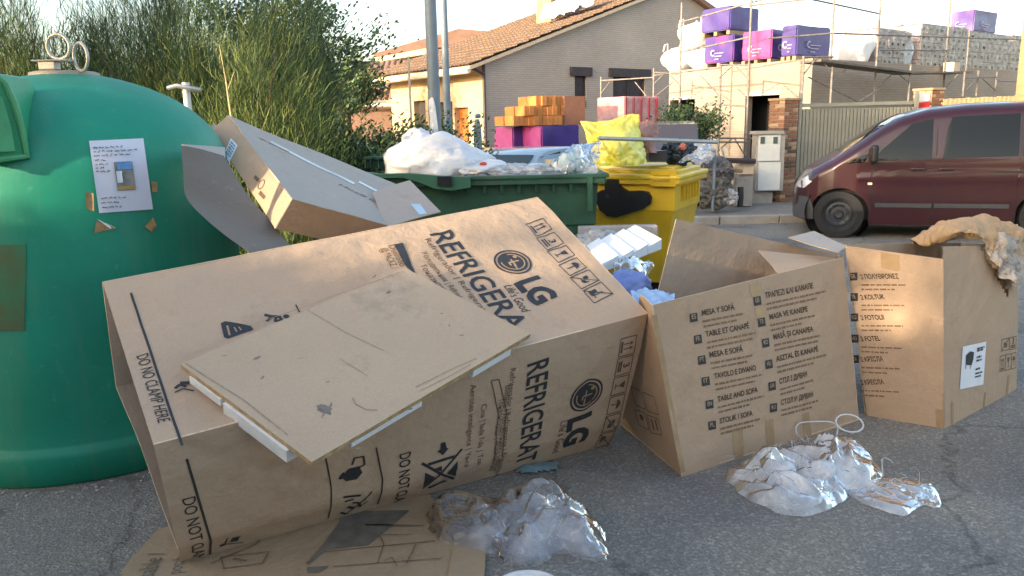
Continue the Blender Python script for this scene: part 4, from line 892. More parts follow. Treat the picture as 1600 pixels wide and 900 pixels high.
def vw(x, z):
    w = interp(x, hw); zt = vz(x)
    if z > 1.08: w -= (z-1.08)**1.25*.21
    if z < .5: w -= (.5-z)*.12
    w -= .018*math.exp(-((z-.86)/.035)**2)*-1 if .8 < x < 4.6 else 0
    e = zt-z
    if e < .14: w -= .16*(1-max(0, e)/.14)**2.2
    return w
def vbot(x):
    b = .20 if x > .35 else lerp(.25, .20, x/.35)
    for c in (WB0, WB1):
        d = abs(x-c); r = WR+.06
        if d < r: b = max(b, .32+math.sqrt(r*r-d*d)*1.0)
    return b
xs = sorted({round(v, 4) for v in [i*VL_/90 for i in range(91)]+[.01, .03]+[c+s*(WR+.06)*sin(k*pi/24) for c in (WB0, WB1) for s in (-1, 1) for k in range(13)]})
NZ = 26; q = MB()
for s in (-1, 1):
    vs = []
    for x in xs:
        b, t = vbot(x), vz(x)
        for k in range(NZ+1):
            z = b+(t-b)*(1-(1-k/NZ)**1.25); vs.append((x, s*vw(x, z), z))
        for k in range(1, 9): w = vw(x, t)*(1-k/8); vs.append((x, s*w, t+.028*(1-(1-k/8)**2)*(x > .1)))
    m = NZ+9; F_ = []
    for i in range(len(xs)-1):
        for k in range(m-1):
            a = i*m+k; f = (a, a+m, a+m+1, a+1); F_.append(f if s < 0 else f[::-1])
    q.add(vs, F_)
# front and rear closures
for xe, sg_ in ((0, 1), (VL_, -1)):
    ks = [vbot(xe)+(vz(xe)-vbot(xe))*k/8 for k in range(9)]; vs = [(xe, s*vw(xe, z), z) for z in ks for s in (-1, 1)]
    q.add(vs, [(2*k, 2*k+1, 2*k+3, 2*k+2)[::-sg_] for k in range(8)])
q.build('body', VANP, van, local=True, auto=40)
q = MB(); q.box((VL_/2+.1, 0, .5), (VL_-.5, 1.5, .5)); q.build('underbody', BLK, van, local=True)
def vpanel(name, pts, m, off=.006, th=0, n=14, parent=None):
    """panel following the flank: polygon in (x,z), one object on each flank"""
    xs_ = [p_[0] for p_ in pts]; x0, x1 = min(xs_), max(xs_)
    def span(x):
        zz = []
        for (a, b), (c, d) in zip(pts, pts[1:]+pts[:1]):
            if (a <= x <= c or c <= x <= a) and a != c: zz.append(b+(d-b)*(x-a)/(c-a))
        return (min(zz), max(zz)) if zz else (0, 0)
    for s in (-1, 1):
        q = MB(); vs = []; N_ = max(4, int((x1-x0)/.05))
        for i in range(N_+1):
            x = x0+(x1-x0)*min(max(i/N_, 1e-4), 1-1e-4); a, b = span(x)
            for k in range(7): z = a+(b-a)*k/6; vs.append((x, s*(vw(x, z)+off), z))
        F_ = [((i*7+k), (i+1)*7+k, (i+1)*7+k+1, i*7+k+1) for i in range(N_) for k in range(6)]
        if s > 0: F_ = [f[::-1] for f in F_]
        q.add(vs, F_); q.build(name, m, parent or van, local=True, smooth=True)
vpanel('front_side_window', [(1.00, 1.10), (1.10, 1.24), (1.48, 1.60), (1.74, 1.66), (1.74, 1.11)], VGL)
vpanel('quarter_window', [(.66, 1.06), (.84, 1.17), (.95, 1.20), (.92, 1.08)], VGL)
vpanel('side_window', [(1.87, 1.12), (1.94, 1.68), (2.78, 1.71), (2.78, 1.15)], VGL)
vpanel('side_window', [(2.83, 1.15), (2.83, 1.71), (3.55, 1.69), (3.72, 1.18)], VGL)
for a, b in ((1.06, 1.78), (1.81, 2.72)): vpanel('rub_strip', [(a, .45), (a, .51), (b, .51), (b, .45)], TRIM, .018)
vpanel('front_bumper', [(.004, .25), (.004, .58), (.20, .58), (.26, .40), (.26, .25)], TRIM, .006)
for x in (.99, 1.79, 2.80): vpanel('door_seam', [(x, .25), (x, 1.05 if x < 1.5 else 1.70), (x+.012, 1.05 if x < 1.5 else 1.70), (x+.012, .25)], BLK, .0035)
vpanel('slide_rail', [(2.5, .92), (2.5, .95), (3.8, .95), (3.8, .92)], BLK, .004)
for x in (1.58, 1.93):
    for s in (-1, 1): q = MB(); q.rbox((x, s*(vw(x, .98)+.02), .98), (.17, .035, .035), .012); q.build('door_handle', VANP, van, local=True)
vpanel('headlight', [(.02, .70), (.08, .82), (.18, .89), (.22, .80), (.12, .70)], mat('headlight_glass', (.6, .6, .62), rough=.1, spec=.9), .008)
for s in (-1, 1): q = MB(); q.rbox((.98, s*(vw(.98, .8)+.012), .78), (.06, .02, .035), .01); q.build('indicator', mat('clear_indicator', (.75, .7, .6), rough=.2), van, local=True)
for s in (-1, 1):
    q = MB(); q.rbox((1.0, s*(vw(1.0, 1.1)+.12), 1.20), (.09, .16, .24), .035, 3); mr_ = q.build('mirror', BLK, van, local=True, smooth=True)
    q = MB(); q.tube([(1.0, s*(vw(1.0, 1.05)-.02), 1.07), (1.0, s*(vw(1.0, 1.05)+.08), 1.09)], .03, 8); q.build('mirror_arm', BLK, mr_, local=True)
# windscreen laid on the slope
q = MB(); vs = []
for i in range(9):
    x = .60+(1.42-.60)*i/8
    for k in range(9): w = (vw(x, vz(x))-.03)*(k/4-1); vs.append((x, w, vz(x)+.034*(1-(w/vw(x, vz(x)))**2)+.006))
q.add(vs, [(i*9+k, (i+1)*9+k, (i+1)*9+k+1, i*9+k+1)[::-1] for i in range(8) for k in range(8)]); q.build('windscreen', VGL, van, local=True, smooth=True)
for c in (WB0, WB1):
    for s in (-1, 1):
        M = Matrix.Translation((c, s*.83, WR)) @ Matrix.Rotation(pi/2*(1 if s < 0 else -1), 4, 'X')
        q = MB(); q.lathe([(.0, -.1), (.2, -.1), (.2, .09), (.24, .115), (.33, .11), (WR-.012, .085), (WR, .04), (WR, -.04), (WR-.012, -.09), (.3, -.11)], 40, M=M); ty = q.build('wheel', VTY, van, local=True, auto=35)
        q = MB(); q.lathe([(.0, .055), (.05, .06), (.07, .04), (.11, .035), (.15, .06), (.185, .05), (.2, .09), (.22, .10), (.235, .11)], 32, M=M)
        for k in range(8): a = k*pi/4; q.lathe([(0, .062), (.018, .062), (.02, .04)], 8, M=M @ Matrix.Translation((.14*cos(a), .14*sin(a), 0)))
        q.build('rim', VHUB, ty, local=True, auto=35)
        q = MB(); q.lathe([(.46, .0), (.46, .3), (0, .3)], 24, M=Matrix.Translation((c, s*.78, .36)) @ Matrix.Rotation(pi/2*(-1 if s < 0 else 1), 4, 'X')); q.build('wheel_well', BLK, van, local=True)
# ------------------------------------------------------------------ shrubs and trees
LEAF = [mat('broom_dark', (.032, .066, .033), rough=.75, var=.3, scale=6), mat('broom_mid', (.085, .145, .050), rough=.7, var=.3, scale=6), mat('broom_yellow', (.22, .27, .07), rough=.7, var=.25, scale=6), mat('bark_brown', (.10, .07, .045), rough=.9)]
def broom(label, x, y, h, w, n, seed, lean=(0, 0), mix=(5, 4, 2), name='broom_shrub', cat='shrub', nl=(.12, .32), wide=.0023, group=None, droop=0, zb=.1):
    t = thing(name, label, cat, (x, y, 0), 0, group); rnd = random.Random(seed)
    q = MB(); nst = max(5, int(h*w*6)); stems = []
    for i in range(nst):
        a = rnd.uniform(0, 2*pi); r = w*.5*math.sqrt(rnd.random()); top = Vector((r*cos(a)*1.15+lean[0], r*sin(a)*.8+lean[1], h*rnd.uniform(.62, 1)*(1-.25*(r/(w*.5))**2)))
        base_ = Vector((r*cos(a)*.3, r*sin(a)*.3, 0)); mid = base_.lerp(top, .5)+Vector((rnd.uniform(-.1, .1), rnd.uniform(-.1, .1), 0))
        stems.append((base_, mid, top)); 
    for b, m_, tp in stems[:30]: q.tube([b, m_, tp], [.014, .009, .003], 4)
    q.build('stem', LEAF[3], t, local=True)
    q = MB(); vs = []; fs = []; mi = []
    for k in range(n):
        b, m_, tp = stems[rnd.randrange(nst)]; f = zb+(1-zb)*rnd.random()**.7
        c = (b*(1-f)**2+m_*2*f*(1-f)+tp*f*f); spread = (.05+.30*(1-f)+.10)*w*.35
        clump = Vector((noise.noise(c*2.2+Vector((seed, 0, 0))), noise.noise(c*2.2+Vector((0, seed, 5))), 0))*.35
        c = c+Vector((rnd.gauss(0, spread), rnd.gauss(0, spread*.8), rnd.gauss(0, .12)))+clump
        c.z = max(.02, c.z)
        out = Vector((c.x, c.y, 0))*.35/(w*.5); d = Vector((rnd.gauss(0, .38), rnd.gauss(0, .38), 1-droop))+out; d.normalize(); L_ = rnd.uniform(*nl)
        side = Vector((rnd.gauss(0, 1), rnd.gauss(0, 1), 0)).normalized()*wide*rnd.uniform(.6, 1.3); i0 = len(vs)
        bend = Vector((rnd.gauss(0, .07), rnd.gauss(0, .07), -.03-.05*rnd.random()))*(L_/.25)
        m1_ = c+d*L_*.5; vs += [c-side*.7, c+side*.7, m1_+side, m1_-side, c+d*L_+bend]
        fs.append((i0, i0+1, i0+2, i0+3)); fs.append((i0+3, i0+2, i0+4))
        cn = noise.noise(c*1.5+Vector((seed*2, 0, 0))); 
        wts = [mix[0]*(1-cn), mix[1], max(.05, mix[2]*(1+cn*2)*(.4+f))]; mm = rnd.choices((0, 1, 2), wts)[0]; mi += [mm, mm]
    q.add(vs, fs, mi); q.build('foliage', LEAF[:3], t, local=True)
    return t
G_ = 'feathery green broom bushes behind the bottle bank'
XX = lambda px, Y: P(px, 200, Y).x
broom('tall feathery bush at the far left with yellow green tips', XX(20, 6.3), 6.6, 3.0, 1.5, 38000, 1, mix=(3, 4, 4), group=G_)
broom('feathery bush directly behind the lifting rings', XX(105, 6.9), 7.2, 2.15, 1.3, 24000, 2, mix=(4, 4, 3.4), group=G_)
broom('bright upright bush behind the standpipe', XX(300, 6.9), 7.0, 3.3, 1.9, 52000, 3, mix=(4, 4, 3.2), group=G_)
broom('dense dark bush behind the leaning carton', XX(412, 7.6), 7.8, 3.0, 1.35, 40000, 4, mix=(7, 3, .7), group=G_)
broom('yellow tipped spray of bush in front of the darker ones', XX(372, 6.2), 6.3, 2.45, .8, 8000, 5, lean=(.3, 0), mix=(2, 4, 5), group=G_)
broom('lowest leafy bush beside the green container', XX(505, 7.8), 7.9, 2.1, 1.3, 15000, 6, mix=(6, 4, 1.2), nl=(.05, .14), wide=.010, group=G_)
broom('dark distant bush filling the gap on the left', XX(190, 9.5), 9.8, 2.5, 3.0, 22000, 8, mix=(8, 2, .4), group=G_, wide=.0055)
broom('dark distant bush behind the left end of the bottle bank', XX(-60, 8.5), 8.9, 3.3, 3.0, 22000, 18, mix=(8, 2, .4), group=G_, wide=.0055)
def tree(label, x, y, h, r, n, seed, mats, trunk=.1, name='tree', ls=.05, zc=None, squash=.8, gaps=.0):
    t = thing(name, label, 'tree', (x, y, 0)); rnd = random.Random(seed); zc = zc or h-r*squash
    q = MB(); q.tube([(0, 0, 0), (rnd.uniform(-.1, .1)*r, 0, zc*.5), (rnd.uniform(-.15, .15)*r, 0, zc)], [trunk, trunk*.8, trunk*.5], 8); tr = q.build('trunk', LEAF[3], t, local=True, smooth=True)
    q = MB(); tips = []
    for i in range(16):
        a = rnd.uniform(0, 2*pi); e = rnd.uniform(-.3, 1.2); d = Vector((cos(a)*cos(e), sin(a)*cos(e), sin(e)*squash)); L_ = r*rnd.uniform(.6, 1.05); s0 = Vector((0, 0, zc*rnd.uniform(.6, 1)))
        m_ = s0+d*L_*.5+Vector((0, 0, .1*r)); e_ = Vector((0, 0, zc))+d*L_; q.tube([s0, m_, e_], [trunk*.35, trunk*.2, trunk*.06], 5); tips += [m_, e_, e_.lerp(m_, .5)]
    q.build('limb', LEAF[3], tr, local=True)
    q = MB(); vs = []; fs = []; mi = []
    for k in range(n):
        c = tips[rnd.randrange(len(tips))]+Vector((rnd.gauss(0, 1), rnd.gauss(0, 1), rnd.gauss(0, .8)))*r*.20
        if noise.noise(c*1.7/r+Vector((seed, 0, 0))) < -.12+gaps: continue
        n_ = Vector((rnd.gauss(0, 1), rnd.gauss(0, 1), rnd.gauss(0, 1))).normalized(); s1 = n_.orthogonal().normalized()*ls*rnd.uniform(.5, 1.3); s2 = n_.cross(s1).normalized()*ls*.45
        i0 = len(vs); vs += [c-s1, c+s2, c+s1, c-s2]; fs.append((i0, i0+1, i0+2, i0+3)); mi.append(rnd.choices((0, 1, 2), (5, 4, 1))[0])
    q.add(vs, fs, mi); q.build('crown', mats, t, local=True); return t
tree('airy dark tree with thin twigs against the sky left of the houses', XX(485, 10.5), 10.5, 3.45, .9, 7500, 11, LEAF[:3], .05, ls=.035, gaps=.1)
tree('loose bushy tree just left of the shed roof', XX(452, 12), 12, 4.3, 1.1, 8000, 14, LEAF[:3], .05, ls=.04, gaps=.05)
tree('dark treetop beyond the shed', XX(545, 24), 24, 3.9, 1.3, 6000, 12, LEAF[:3], .1, ls=.08)
tree('round dark green bush before the pale brick wall', XX(1062, 17.6), 17.6, 2.15, 1.0, 16000, 13, LEAF[:3], .05, name='bush', ls=.045, zc=1.25)
tree('straggly leafy sapling right of the thick lamp post', XX(706, 11.5), 11.5, 1.95, .7, 3500, 15, LEAF[:3], .02, name='bush', ls=.035, zc=1.25, gaps=.1)
tree('straggly leafy sapling left of the thick lamp post', XX(650, 11), 11, 2.1, .65, 4000, 16, LEAF[:3], .02, name='bush', ls=.035, zc=1.3, gaps=.05)
tree('dark low bush behind the green container', XX(600, 10), 10, 1.7, .85, 9000, 17, LEAF[:3], .04, name='bush', ls=.04, zc=1.0)
q = MB(); rnd = random.Random(2)
q = MB(); q.tube([P(342, 68, 6.0), P(352, 120, 6.0), P(361, 182, 6.0)], [.003, .006, .009], 5); q.tube([P(356, 140, 6.0), P(366, 112, 6.0)], [.004, .002], 4); tag(q.build('dry_stalk', mat('dry_straw', (.45, .36, .18))), 'single dry straw stalk rising above the leaning carton', 'stalk')
# low wall and hedge line beyond the bins
q = MB(); q.box((P(590, 235, 16).x, 16, .75), (3.4, .25, 1.5)); tag(q.build('garden_wall', BRICK_HOUSE), 'low brick garden wall behind the saplings', 'wall')
q = MB(); q.box((XX(820, 23), 23.2, .55), (13, .3, 1.1)); tag(q.build('stone_wall', mat('rough_stone', (.2, .17, .13), var=.4, scale=4, bump=.6, bscale=8)), 'low rough stone wall at the foot of the gable', 'wall')
# ================================================================== FOREGROUND
# ------------------------------------------------------------------ green bottle bank
BC = Vector((-2.37, 4.375, 0)); BR_ = .81; BH = 1.99
bprof = [(.815, 0), (.830, .012), (.836, .14), (.832, .165), (.816, .185), (.812, .20)]
bprof += [(.812-.012*((z-.3)/1.0), z) for z in [i*.1 for i in range(3, 14)]]
_k = [(.798, 1.40), (.792, 1.50), (.770, 1.59), (.725, 1.68), (.655, 1.76), (.56, 1.835), (.45, 1.895), (.33, 1.94), (.22, 1.97), (.12, BH-.004)]
for i in range(len(_k)-1):
    for t in (0, .34, .67):
        g_ = lambda q_: _k[max(0, min(len(_k)-1, q_))]
        bprof.append(tuple(catmull(Vector(g_(i-1)), Vector(g_(i)), Vector(g_(i+1)), Vector(g_(i+2)), t)))
bprof += [(.12, BH-.003), (0, BH)]
bank = thing('bottle_bank', 'big green igloo shaped bottle bank with two steel lifting rings and a taped notice', 'bottle bank', BC)
q = MB(); q.lathe(bprof[::-1][::-1], 96); q.f = [f[::-1] for f in q.f]
# slight four sidedness and dents
q.v = [((x*(1+.012*cos(4*math.atan2(y, x)+.6)+.004*noise.noise(Vector((x*3, y*3, z*3))))), (y*(1+.012*cos(4*math.atan2(y, x)+.6)+.004*noise.noise(Vector((x*3, y*3, z*3))))), z) for x, y, z in q.v]
body = q.build('body', GRN, bank, local=True, auto=50)
def brad(z): 
    pr = sorted((z_, r) for r, z_ in bprof)
    return interp(z, pr)
def bank_hit(px, py, out=0):
    v = ray(px, py).normalized(); t = 2.0
    while t < 7:
        p = CAM+v*t-BC; a = math.atan2(p.y, p.x); rr = brad(p.z)*(1+.012*cos(4*a+.6)+.004*noise.noise(Vector((p.x*3, p.y*3, p.z*3))))+out if p.z < BH else 0
        if math.hypot(p.x, p.y) < rr: return p+BC
        t += .002
    return CAM+v*4.2
def on_bank(name, quad, nu, nv, m, parent, out=.006, curl=0):
    q = MB(); pts = []
    for j in range(nv+1):
        for i in range(nu+1):
            a, b = i/nu, j/nv
            x = lerp(lerp(quad[0][0], quad[1][0], a), lerp(quad[3][0], quad[2][0], a), b); y = lerp(lerp(quad[0][1], quad[1][1], a), lerp(quad[3][1], quad[2][1], a), b)
            p = bank_hit(x, y, out+curl*(abs(a-.5)*2)**3*(.5+.5*b)); pts.append(p)
    q.add(pts, [(j*(nu+1)+i, (j+1)*(nu+1)+i, (j+1)*(nu+1)+i+1, j*(nu+1)+i+1) for j in range(nv) for i in range(nu)])
    return q.build(name, m, parent, smooth=True)
nq = [(139, 220), (224, 216), (239, 327), (155, 333)]
notice = on_bank('notice', nq, 8, 10, mat('notice_paper', (.62, .64, .76), rough=.6, var=.03), bank, .007, .004)
def nxy(a, b): return (lerp(lerp(nq[0][0], nq[1][0], a), lerp(nq[3][0], nq[2][0], a), b), lerp(lerp(nq[0][1], nq[1][1], a), lerp(nq[3][1], nq[2][1], a), b))
def nquad(a0, b0, a1, b1): return [nxy(a0, b0), nxy(a1, b0), nxy(a1, b1), nxy(a0, b1)]
on_bank('photograph', nquad(.40, .31, .74, .71), 6, 6, mat('printed_photo', (.13, .14, .13), var=.5, scale=26, col2=(.30, .30, .28)), notice, .0115, .004)
on_bank('photo_sky', nquad(.45, .315, .73, .42), 6, 3, mat('photo_blue', (.12, .28, .55), var=.3, scale=30), notice, .0135, .004)
on_bank('photo_foreground', nquad(.41, .65, .73, .70), 6, 2, mat('photo_ochre', (.40, .27, .10)), notice, .0135, .004)
on_bank('photo_highlight', nquad(.42, .44, .52, .60), 3, 4, mat('photo_white', (.7, .75, .85)), notice, .0135, .004)
# handwriting: thin wavy strokes that follow the curved paper
hq = MB(); rnd = random.Random(9)
lines = [(.06, .10, .60), (.06, .155, .86), (.06, .21, .72), (.06, .275, .30), (.06, .33, .34), (.05, .38, .20), (.05, .43, .30), (.08, .80, .52), (.07, .865, .44), (.07, .93, .42)]
for a0, b0, a1 in lines:
    x = a0
    while x < a1-.03:
        w = rnd.uniform(.05, .13); k = max(3, int(w/.012)); pts = []
        for i in range(k): pts.append(bank_hit(*nxy(min(a1, x+w*i/k), b0+rnd.uniform(-.014, .012)), .013))
        hq.tube(pts, .0016, 4); x += w+.022
hq.build('handwriting', INK, notice)['kind'] = 'stuff'
# protruding filler hood at the left, in the sun
HA = math.atan2(-.30, -1.0); hd = Vector((cos(HA), sin(HA), 0)); hs_ = Vector((-hd.y, hd.x, 0))
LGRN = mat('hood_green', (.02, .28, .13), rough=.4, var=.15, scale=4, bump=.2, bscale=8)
q = MB()
def hoodpt(pxy, Y): return P(pxy[0], pxy[1], Y)
outer = [(-70, 118), (-40, 110), (-10, 115), (8, 130), (22, 160), (34, 200), (42, 244), (-10, 250), (-80, 254)]
fr = [hoodpt(p, 3.42+.0016*(p[0]+80)) for p in outer]; bk = [f_+(BC+Vector((0, 0, f_.z))-f_)*.42 for f_ in fr]
n = len(fr); q.add(fr+bk, [tuple(range(n))]+[(i, n+i, n+(i+1) % n, (i+1) % n) for i in range(n)])
hood = q.build('filler_hood', LGRN, bank, auto=30)
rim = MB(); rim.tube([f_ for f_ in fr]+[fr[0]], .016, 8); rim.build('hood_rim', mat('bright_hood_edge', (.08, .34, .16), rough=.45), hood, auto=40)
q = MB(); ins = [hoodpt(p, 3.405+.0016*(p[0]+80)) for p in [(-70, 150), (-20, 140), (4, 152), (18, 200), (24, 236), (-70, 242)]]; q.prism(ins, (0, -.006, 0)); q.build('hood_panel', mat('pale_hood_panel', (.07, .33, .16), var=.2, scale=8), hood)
on_bank('old_sticker', [(-60, 384), (41, 382), (38, 517), (-60, 519)], 8, 8, mat('peeled_sticker', (.10, .10, .045), rough=.8, var=.5, scale=7, col2=(.02, .19, .09)), bank, .004)
TPB = mat('old_brown_tape', (.36, .22, .10), rough=.6, var=.3, scale=30)
for q4 in ([(150, 346), (168, 350), (180, 357), (147, 364)], [(226, 354), (239, 340), (245, 352), (237, 362)], [(134, 300), (146, 302), (147, 330), (135, 326)], [(236, 283), (246, 285), (246, 300), (238, 300)]):
    on_bank('tape_remnant', q4, 4, 3, TPB, bank, .006, .006)
on_bank('tape_remnant', [(151, 342), (160, 346), (181, 356), (172, 357)], 4, 2, WHITE, bank, .009, .006)
# lifting gear
pl = MB(); pl.lathe([(0, BH+.012), (.15, BH+.010), (.17, BH+.004), (.175, BH-.03)][::-1], 28, M=Matrix.Translation(BC)); pl.build('top_plate', mat('dull_steel', (.34, .31, .27), rough=.6, metal=.3), bank, auto=30)
PALEM = mat('pale_zinc', (.46, .45, .43), rough=.45, metal=.4, var=.15)
q = MB(); q.rbox((BC.x-.02, BC.y-.10, BH+.035), (.09, .06, .045), .006, 1, rz=0); q.rbox((BC.x+.0, BC.y-.10, BH+.060), (.19, .08, .008), .004, 1); q.build('ring_bracket', PALEM, bank)
def ringat(c, R0, r, rz, tilt=0):
    q = MB(); vs = []; q.lathe([(R0+r*cos(a), r*sin(a)) for a in [2*pi*k/10 for k in range(10)]], 40, M=Matrix.Translation(c) @ Matrix.Rotation(rz, 4, 'Z') @ Matrix.Rotation(pi/2+tilt, 4, 'X'), close=True)
    return q.build('lifting_ring', PALEM, bank, smooth=True)
c = P(91, 73, BC.y-.10); ringat(c, .062, .0085, -.1)
c = P(126, 89, BC.y-.10); ringat(c, .070, .0085, -.62)
# ------------------------------------------------------------------ big refrigerator carton
fT0, fT1, fF1, fF0 = P(160, 441, 3.236), P(840, 308, 4.361), P(1012, 490, 3.605), P(240, 695, 2.504)
fB0, fB1 = P(283, 881, 2.828), P(953, 691, 3.938); fB0.z = .012; fB1.z = .004
box = thing('refrigerator_carton', 'huge dented refrigerator carton lying tilted with its open end to the left', 'cardboard box', ((fB0+fB1)/2))
def dup(u, v):
    U_ = 2.17; V_ = 1.0
    e = min(u, U_-u, v, V_-v); k = max(0, min(1, e/.08))
    d = -.014*math.exp(-((v-.15)/.02)**2)*0
    # long shallow creases of a squashed carton
    d += .010*(1-abs(((v+.03*noise.noise(Vector((u*1.5, 3, 1))))-.16)/.16))*(v < .32)
    d += .022*noise.noise(Vector((u*1.6, v*2.2, 4)))*k+.006*noise.noise(Vector((u*6, v*6, 9)))*k
    d -= .03*math.exp(-((u-.75)/.5)**2-((v-.55)/.3)**2)
    for (v0, sl, a_, w_) in ((.17, .03, .007, .03), (.34, -.02, .006, .03), (.60, .05, .005, .025)):
        d -= a_*max(0, 1-abs(v-v0-sl*u-.02*noise.noise(Vector((u*2.5, v0*9, 2))))/w_)*(.6+.6*noise.noise(Vector((u*2, v0*7, 5))))*k
    for (x0, y0, x1, y1) in ((.3, .95, .9, .5), (1.5, .1, 1.75, .9), (1.95, .05, 2.1, .6)):
        dx, dy = x1-x0, y1-y0; t = max(0, min(1, ((u-x0)*dx+(v-y0)*dy)/(dx*dx+dy*dy))); dd = math.hypot(u-x0-dx*t, v-y0-dy*t); d -= .006*max(0, 1-dd/.035)*k
    return d
def dlow(u, v):
    f = v/.79
    d = interp(f, [(0, 0), (.22, .030), (.45, .040), (.78, .046), (1, 0)])
    d += .014*noise.noise(Vector((u*1.7, v*2.5, 14)))*min(1, min(v, .79-v)/.1)
    for (x0, y0, x1, y1) in ((.1, .05, .6, .5), (1.1, .75, 1.5, .3), (1.8, .1, 2.0, .7), (.75, .05, .8, .75)):
        dx, dy = x1-x0, y1-y0; t = max(0, min(1, ((u-x0)*dx+(v-y0)*dy)/(dx*dx+dy*dy))); dd = math.hypot(u-x0-dx*t, v-y0-dy*t); d -= .007*max(0, 1-dd/.04)*min(1, min(v, .79-v)/.06)
    return d*(1-.35*u/2.2)
pu = Patch(fT0, fT1, fF1, fF0, dup); plw = Patch(fF0, fF1, fB1, fB0, dlow)
STEP = .025
def lat(L_): n = int(L_/STEP); return [i*STEP for i in range(n+1)]+([L_] if L_-n*STEP > 1e-4 else [])
mats3 = [CARD, CARD_IN, EDGE]
q = MB(); pu.mesh(q, us=lat(pu.U), vs=lat(pu.V), th=.007); top_panel = q.build('side_panel', mats3, box, auto=25)
q = MB(); plw.mesh(q, us=lat(plw.U), vs=lat(plw.V), th=.007); low_panel = q.build('side_panel', mats3, box, auto=25)
fK0 = P(181, 606, 3.10); fK1 = fT1+(fB1-fF1)
fK0b = P(222, 735, 3.02)
pk0 = Patch(fT1, fT0, fK0, fK1, subtle(3, .01)); q = MB(); pk0.mesh(q, 12, 8, th=.007, mo=0, mi=1); q.build('side_panel', mats3, box, auto=25)
pk1 = Patch(fK1, fK0, fB0+Vector((0, .01, .006)), fB1+Vector((0, .01, .006)), lambda u, v: -.03*math.exp(-((v-.3)/.2)**2)); q = MB(); pk1.mesh(q, 12, 8, th=.007); q.build('side_panel', mats3, box, auto=25)
pr = Patch(fF1, fT1, fK1, fB1, subtle(5, .01)); q = MB(); pr.mesh(q, 6, 6); q.build('end_flap', mats3, box)
# seam tape strip along the rear edge
tp = Patch(fT0+Vector((0, 0, .004)), fT1+Vector((0, 0, .004)), fT1.lerp(fF1, .055)+pu.n*.006, fT0.lerp(fF0, .05)+pu.n*.006)
# --- print on the upper side
ik = Ink(pu); big = Ink(pu); fad = Ink(pu)
def seg_end(a, b, f): return Vector(a)+(Vector(b)-Vector(a))*f
a = pu.inv(671, 369); b = pu.inv(795, 516); d = (b-a)
wd = Ink(pu); wd.text('REFRIGERA', a, b, .168, bold=.012); wd.build('printed_word', INK, top_panel, off=.003, step=STEP)
a = pu.inv(794, 440); 
c_ = pu.inv(801, 410); rl = .094
big.disc(c_, rl, rl*.90, 40); big.disc(c_, rl*.80, n=40)
wh = Ink(pu); wh.disc(c_, rl*.66, rl*.59, 30, a0=-1.55, a1=3.4); wh.line([(c_[0]-.00, c_[1]-.02), (c_[0]-.0, c_[1]+.035), ], .009)
wh.line([(c_[0]+.035, c_[1]+.0), (c_[0]-.022, c_[1]+.0), (c_[0]-.022, c_[1]+.024)], .009); wh.disc((c_[0]+.03, c_[1]-.032), .011, n=12); wh.line([(c_[0]-.005, c_[1]+.022), (c_[0]-.005, c_[1]+.062)], .009)
a = pu.inv(804, 442); b = pu.inv(838, 476); wd = Ink(pu); wd.text('LG', a, b, .19, bold=.045); wd.build('brand_word', INK, top_panel, off=.003, step=STEP, kind=1)
ik.ptext("Life's Good", (787, 447), (816, 487), .068)
for i, (x, y, s_) in enumerate([(663, 377, 'Refrigerador | Refrigerator'), (657, 396, 'Холодильник | Réfrigérateur'), (655, 414, 'Тоңазытқыш')]):
    p0 = pu.inv(x, y); fad.text(s_, p0, p0+Vector((.02, [.62, .46, .26][i])), .043)
p0 = pu.inv(606, 388); fad.text('Disenado', p0, p0+Vector((0, .145)), .05); p0 = pu.inv(594, 392); fad.text('@ PACKZ /', p0, p0+Vector((0, .14)), .05)
big.poly([pu.inv(*p) for p in ((616, 386), (629, 383), (651, 430), (637, 418), (628, 407))])
# icon boxes on the upper side
def icons(ink, inv, cells, kinds):
    for (quad, kind) in zip(cells, kinds):
        c4 = [inv(*p) for p in quad]
        def m(a, b): return (c4[0]*(1-a)+c4[1]*a)*(1-b)+(c4[3]*(1-a)+c4[2]*a)*b
        W = .0045
        ink.line([c4[0], c4[1], c4[2], c4[3], c4[0]], W)
        L_ = lambda pts, w=.005: ink.line([m(*p) for p in pts], w)
        PO = lambda pts: ink.poly([m(*p) for p in pts])
        if kind == 'up':
            for x in (.35, .62): L_([(x, .75), (x, .2)]); PO([(x-.1, .34), (x, .14), (x+.1, .34)])
            L_([(.2, .86), (.8, .86)], .011)
        elif kind == 'stack':
            L_([(.2, .7), (.8, .7)], .009); L_([(.2, .84), (.8, .84)], .009); ink.text('3', m(.38, .55), m(.62, .55), .055, bold=.02)
        elif kind == 'glass': PO([(.3, .2), (.7, .2), (.58, .5), (.42, .5)]); L_([(.5, .5), (.5, .78)]); L_([(.34, .8), (.66, .8)])
        elif kind == 'umbrella':
            PO([(.22, .46), (.3, .28), (.5, .18), (.7, .28), (.78, .46)]); L_([(.5, .46), (.5, .78), (.42, .82)])
        elif kind == 'hand': L_([(-.02, 1.02), (1.02, -.02)]); PO([(.3, .3), (.52, .3), (.52, .52), (.3, .52)]); ink.disc(m(.62, .62), .014, n=10); L_([(.3, .66), (.7, .66), (.75, .4)])
        elif kind == 'fork': L_([(-.02, 1.02), (1.02, -.02)]); PO([(.22, .5), (.45, .5), (.5, .72), (.22, .72)]); ink.disc(m(.3, .78), .012, n=10); ink.disc(m(.48, .78), .012, n=10); L_([(.58, .3), (.58, .76), (.8, .76)])
cells = [[(845, 344), (861, 357), (838, 370), (822, 352)]]
base_q = [(847, 344), (862, 358), (838, 370), (821, 352)]
rowq = []
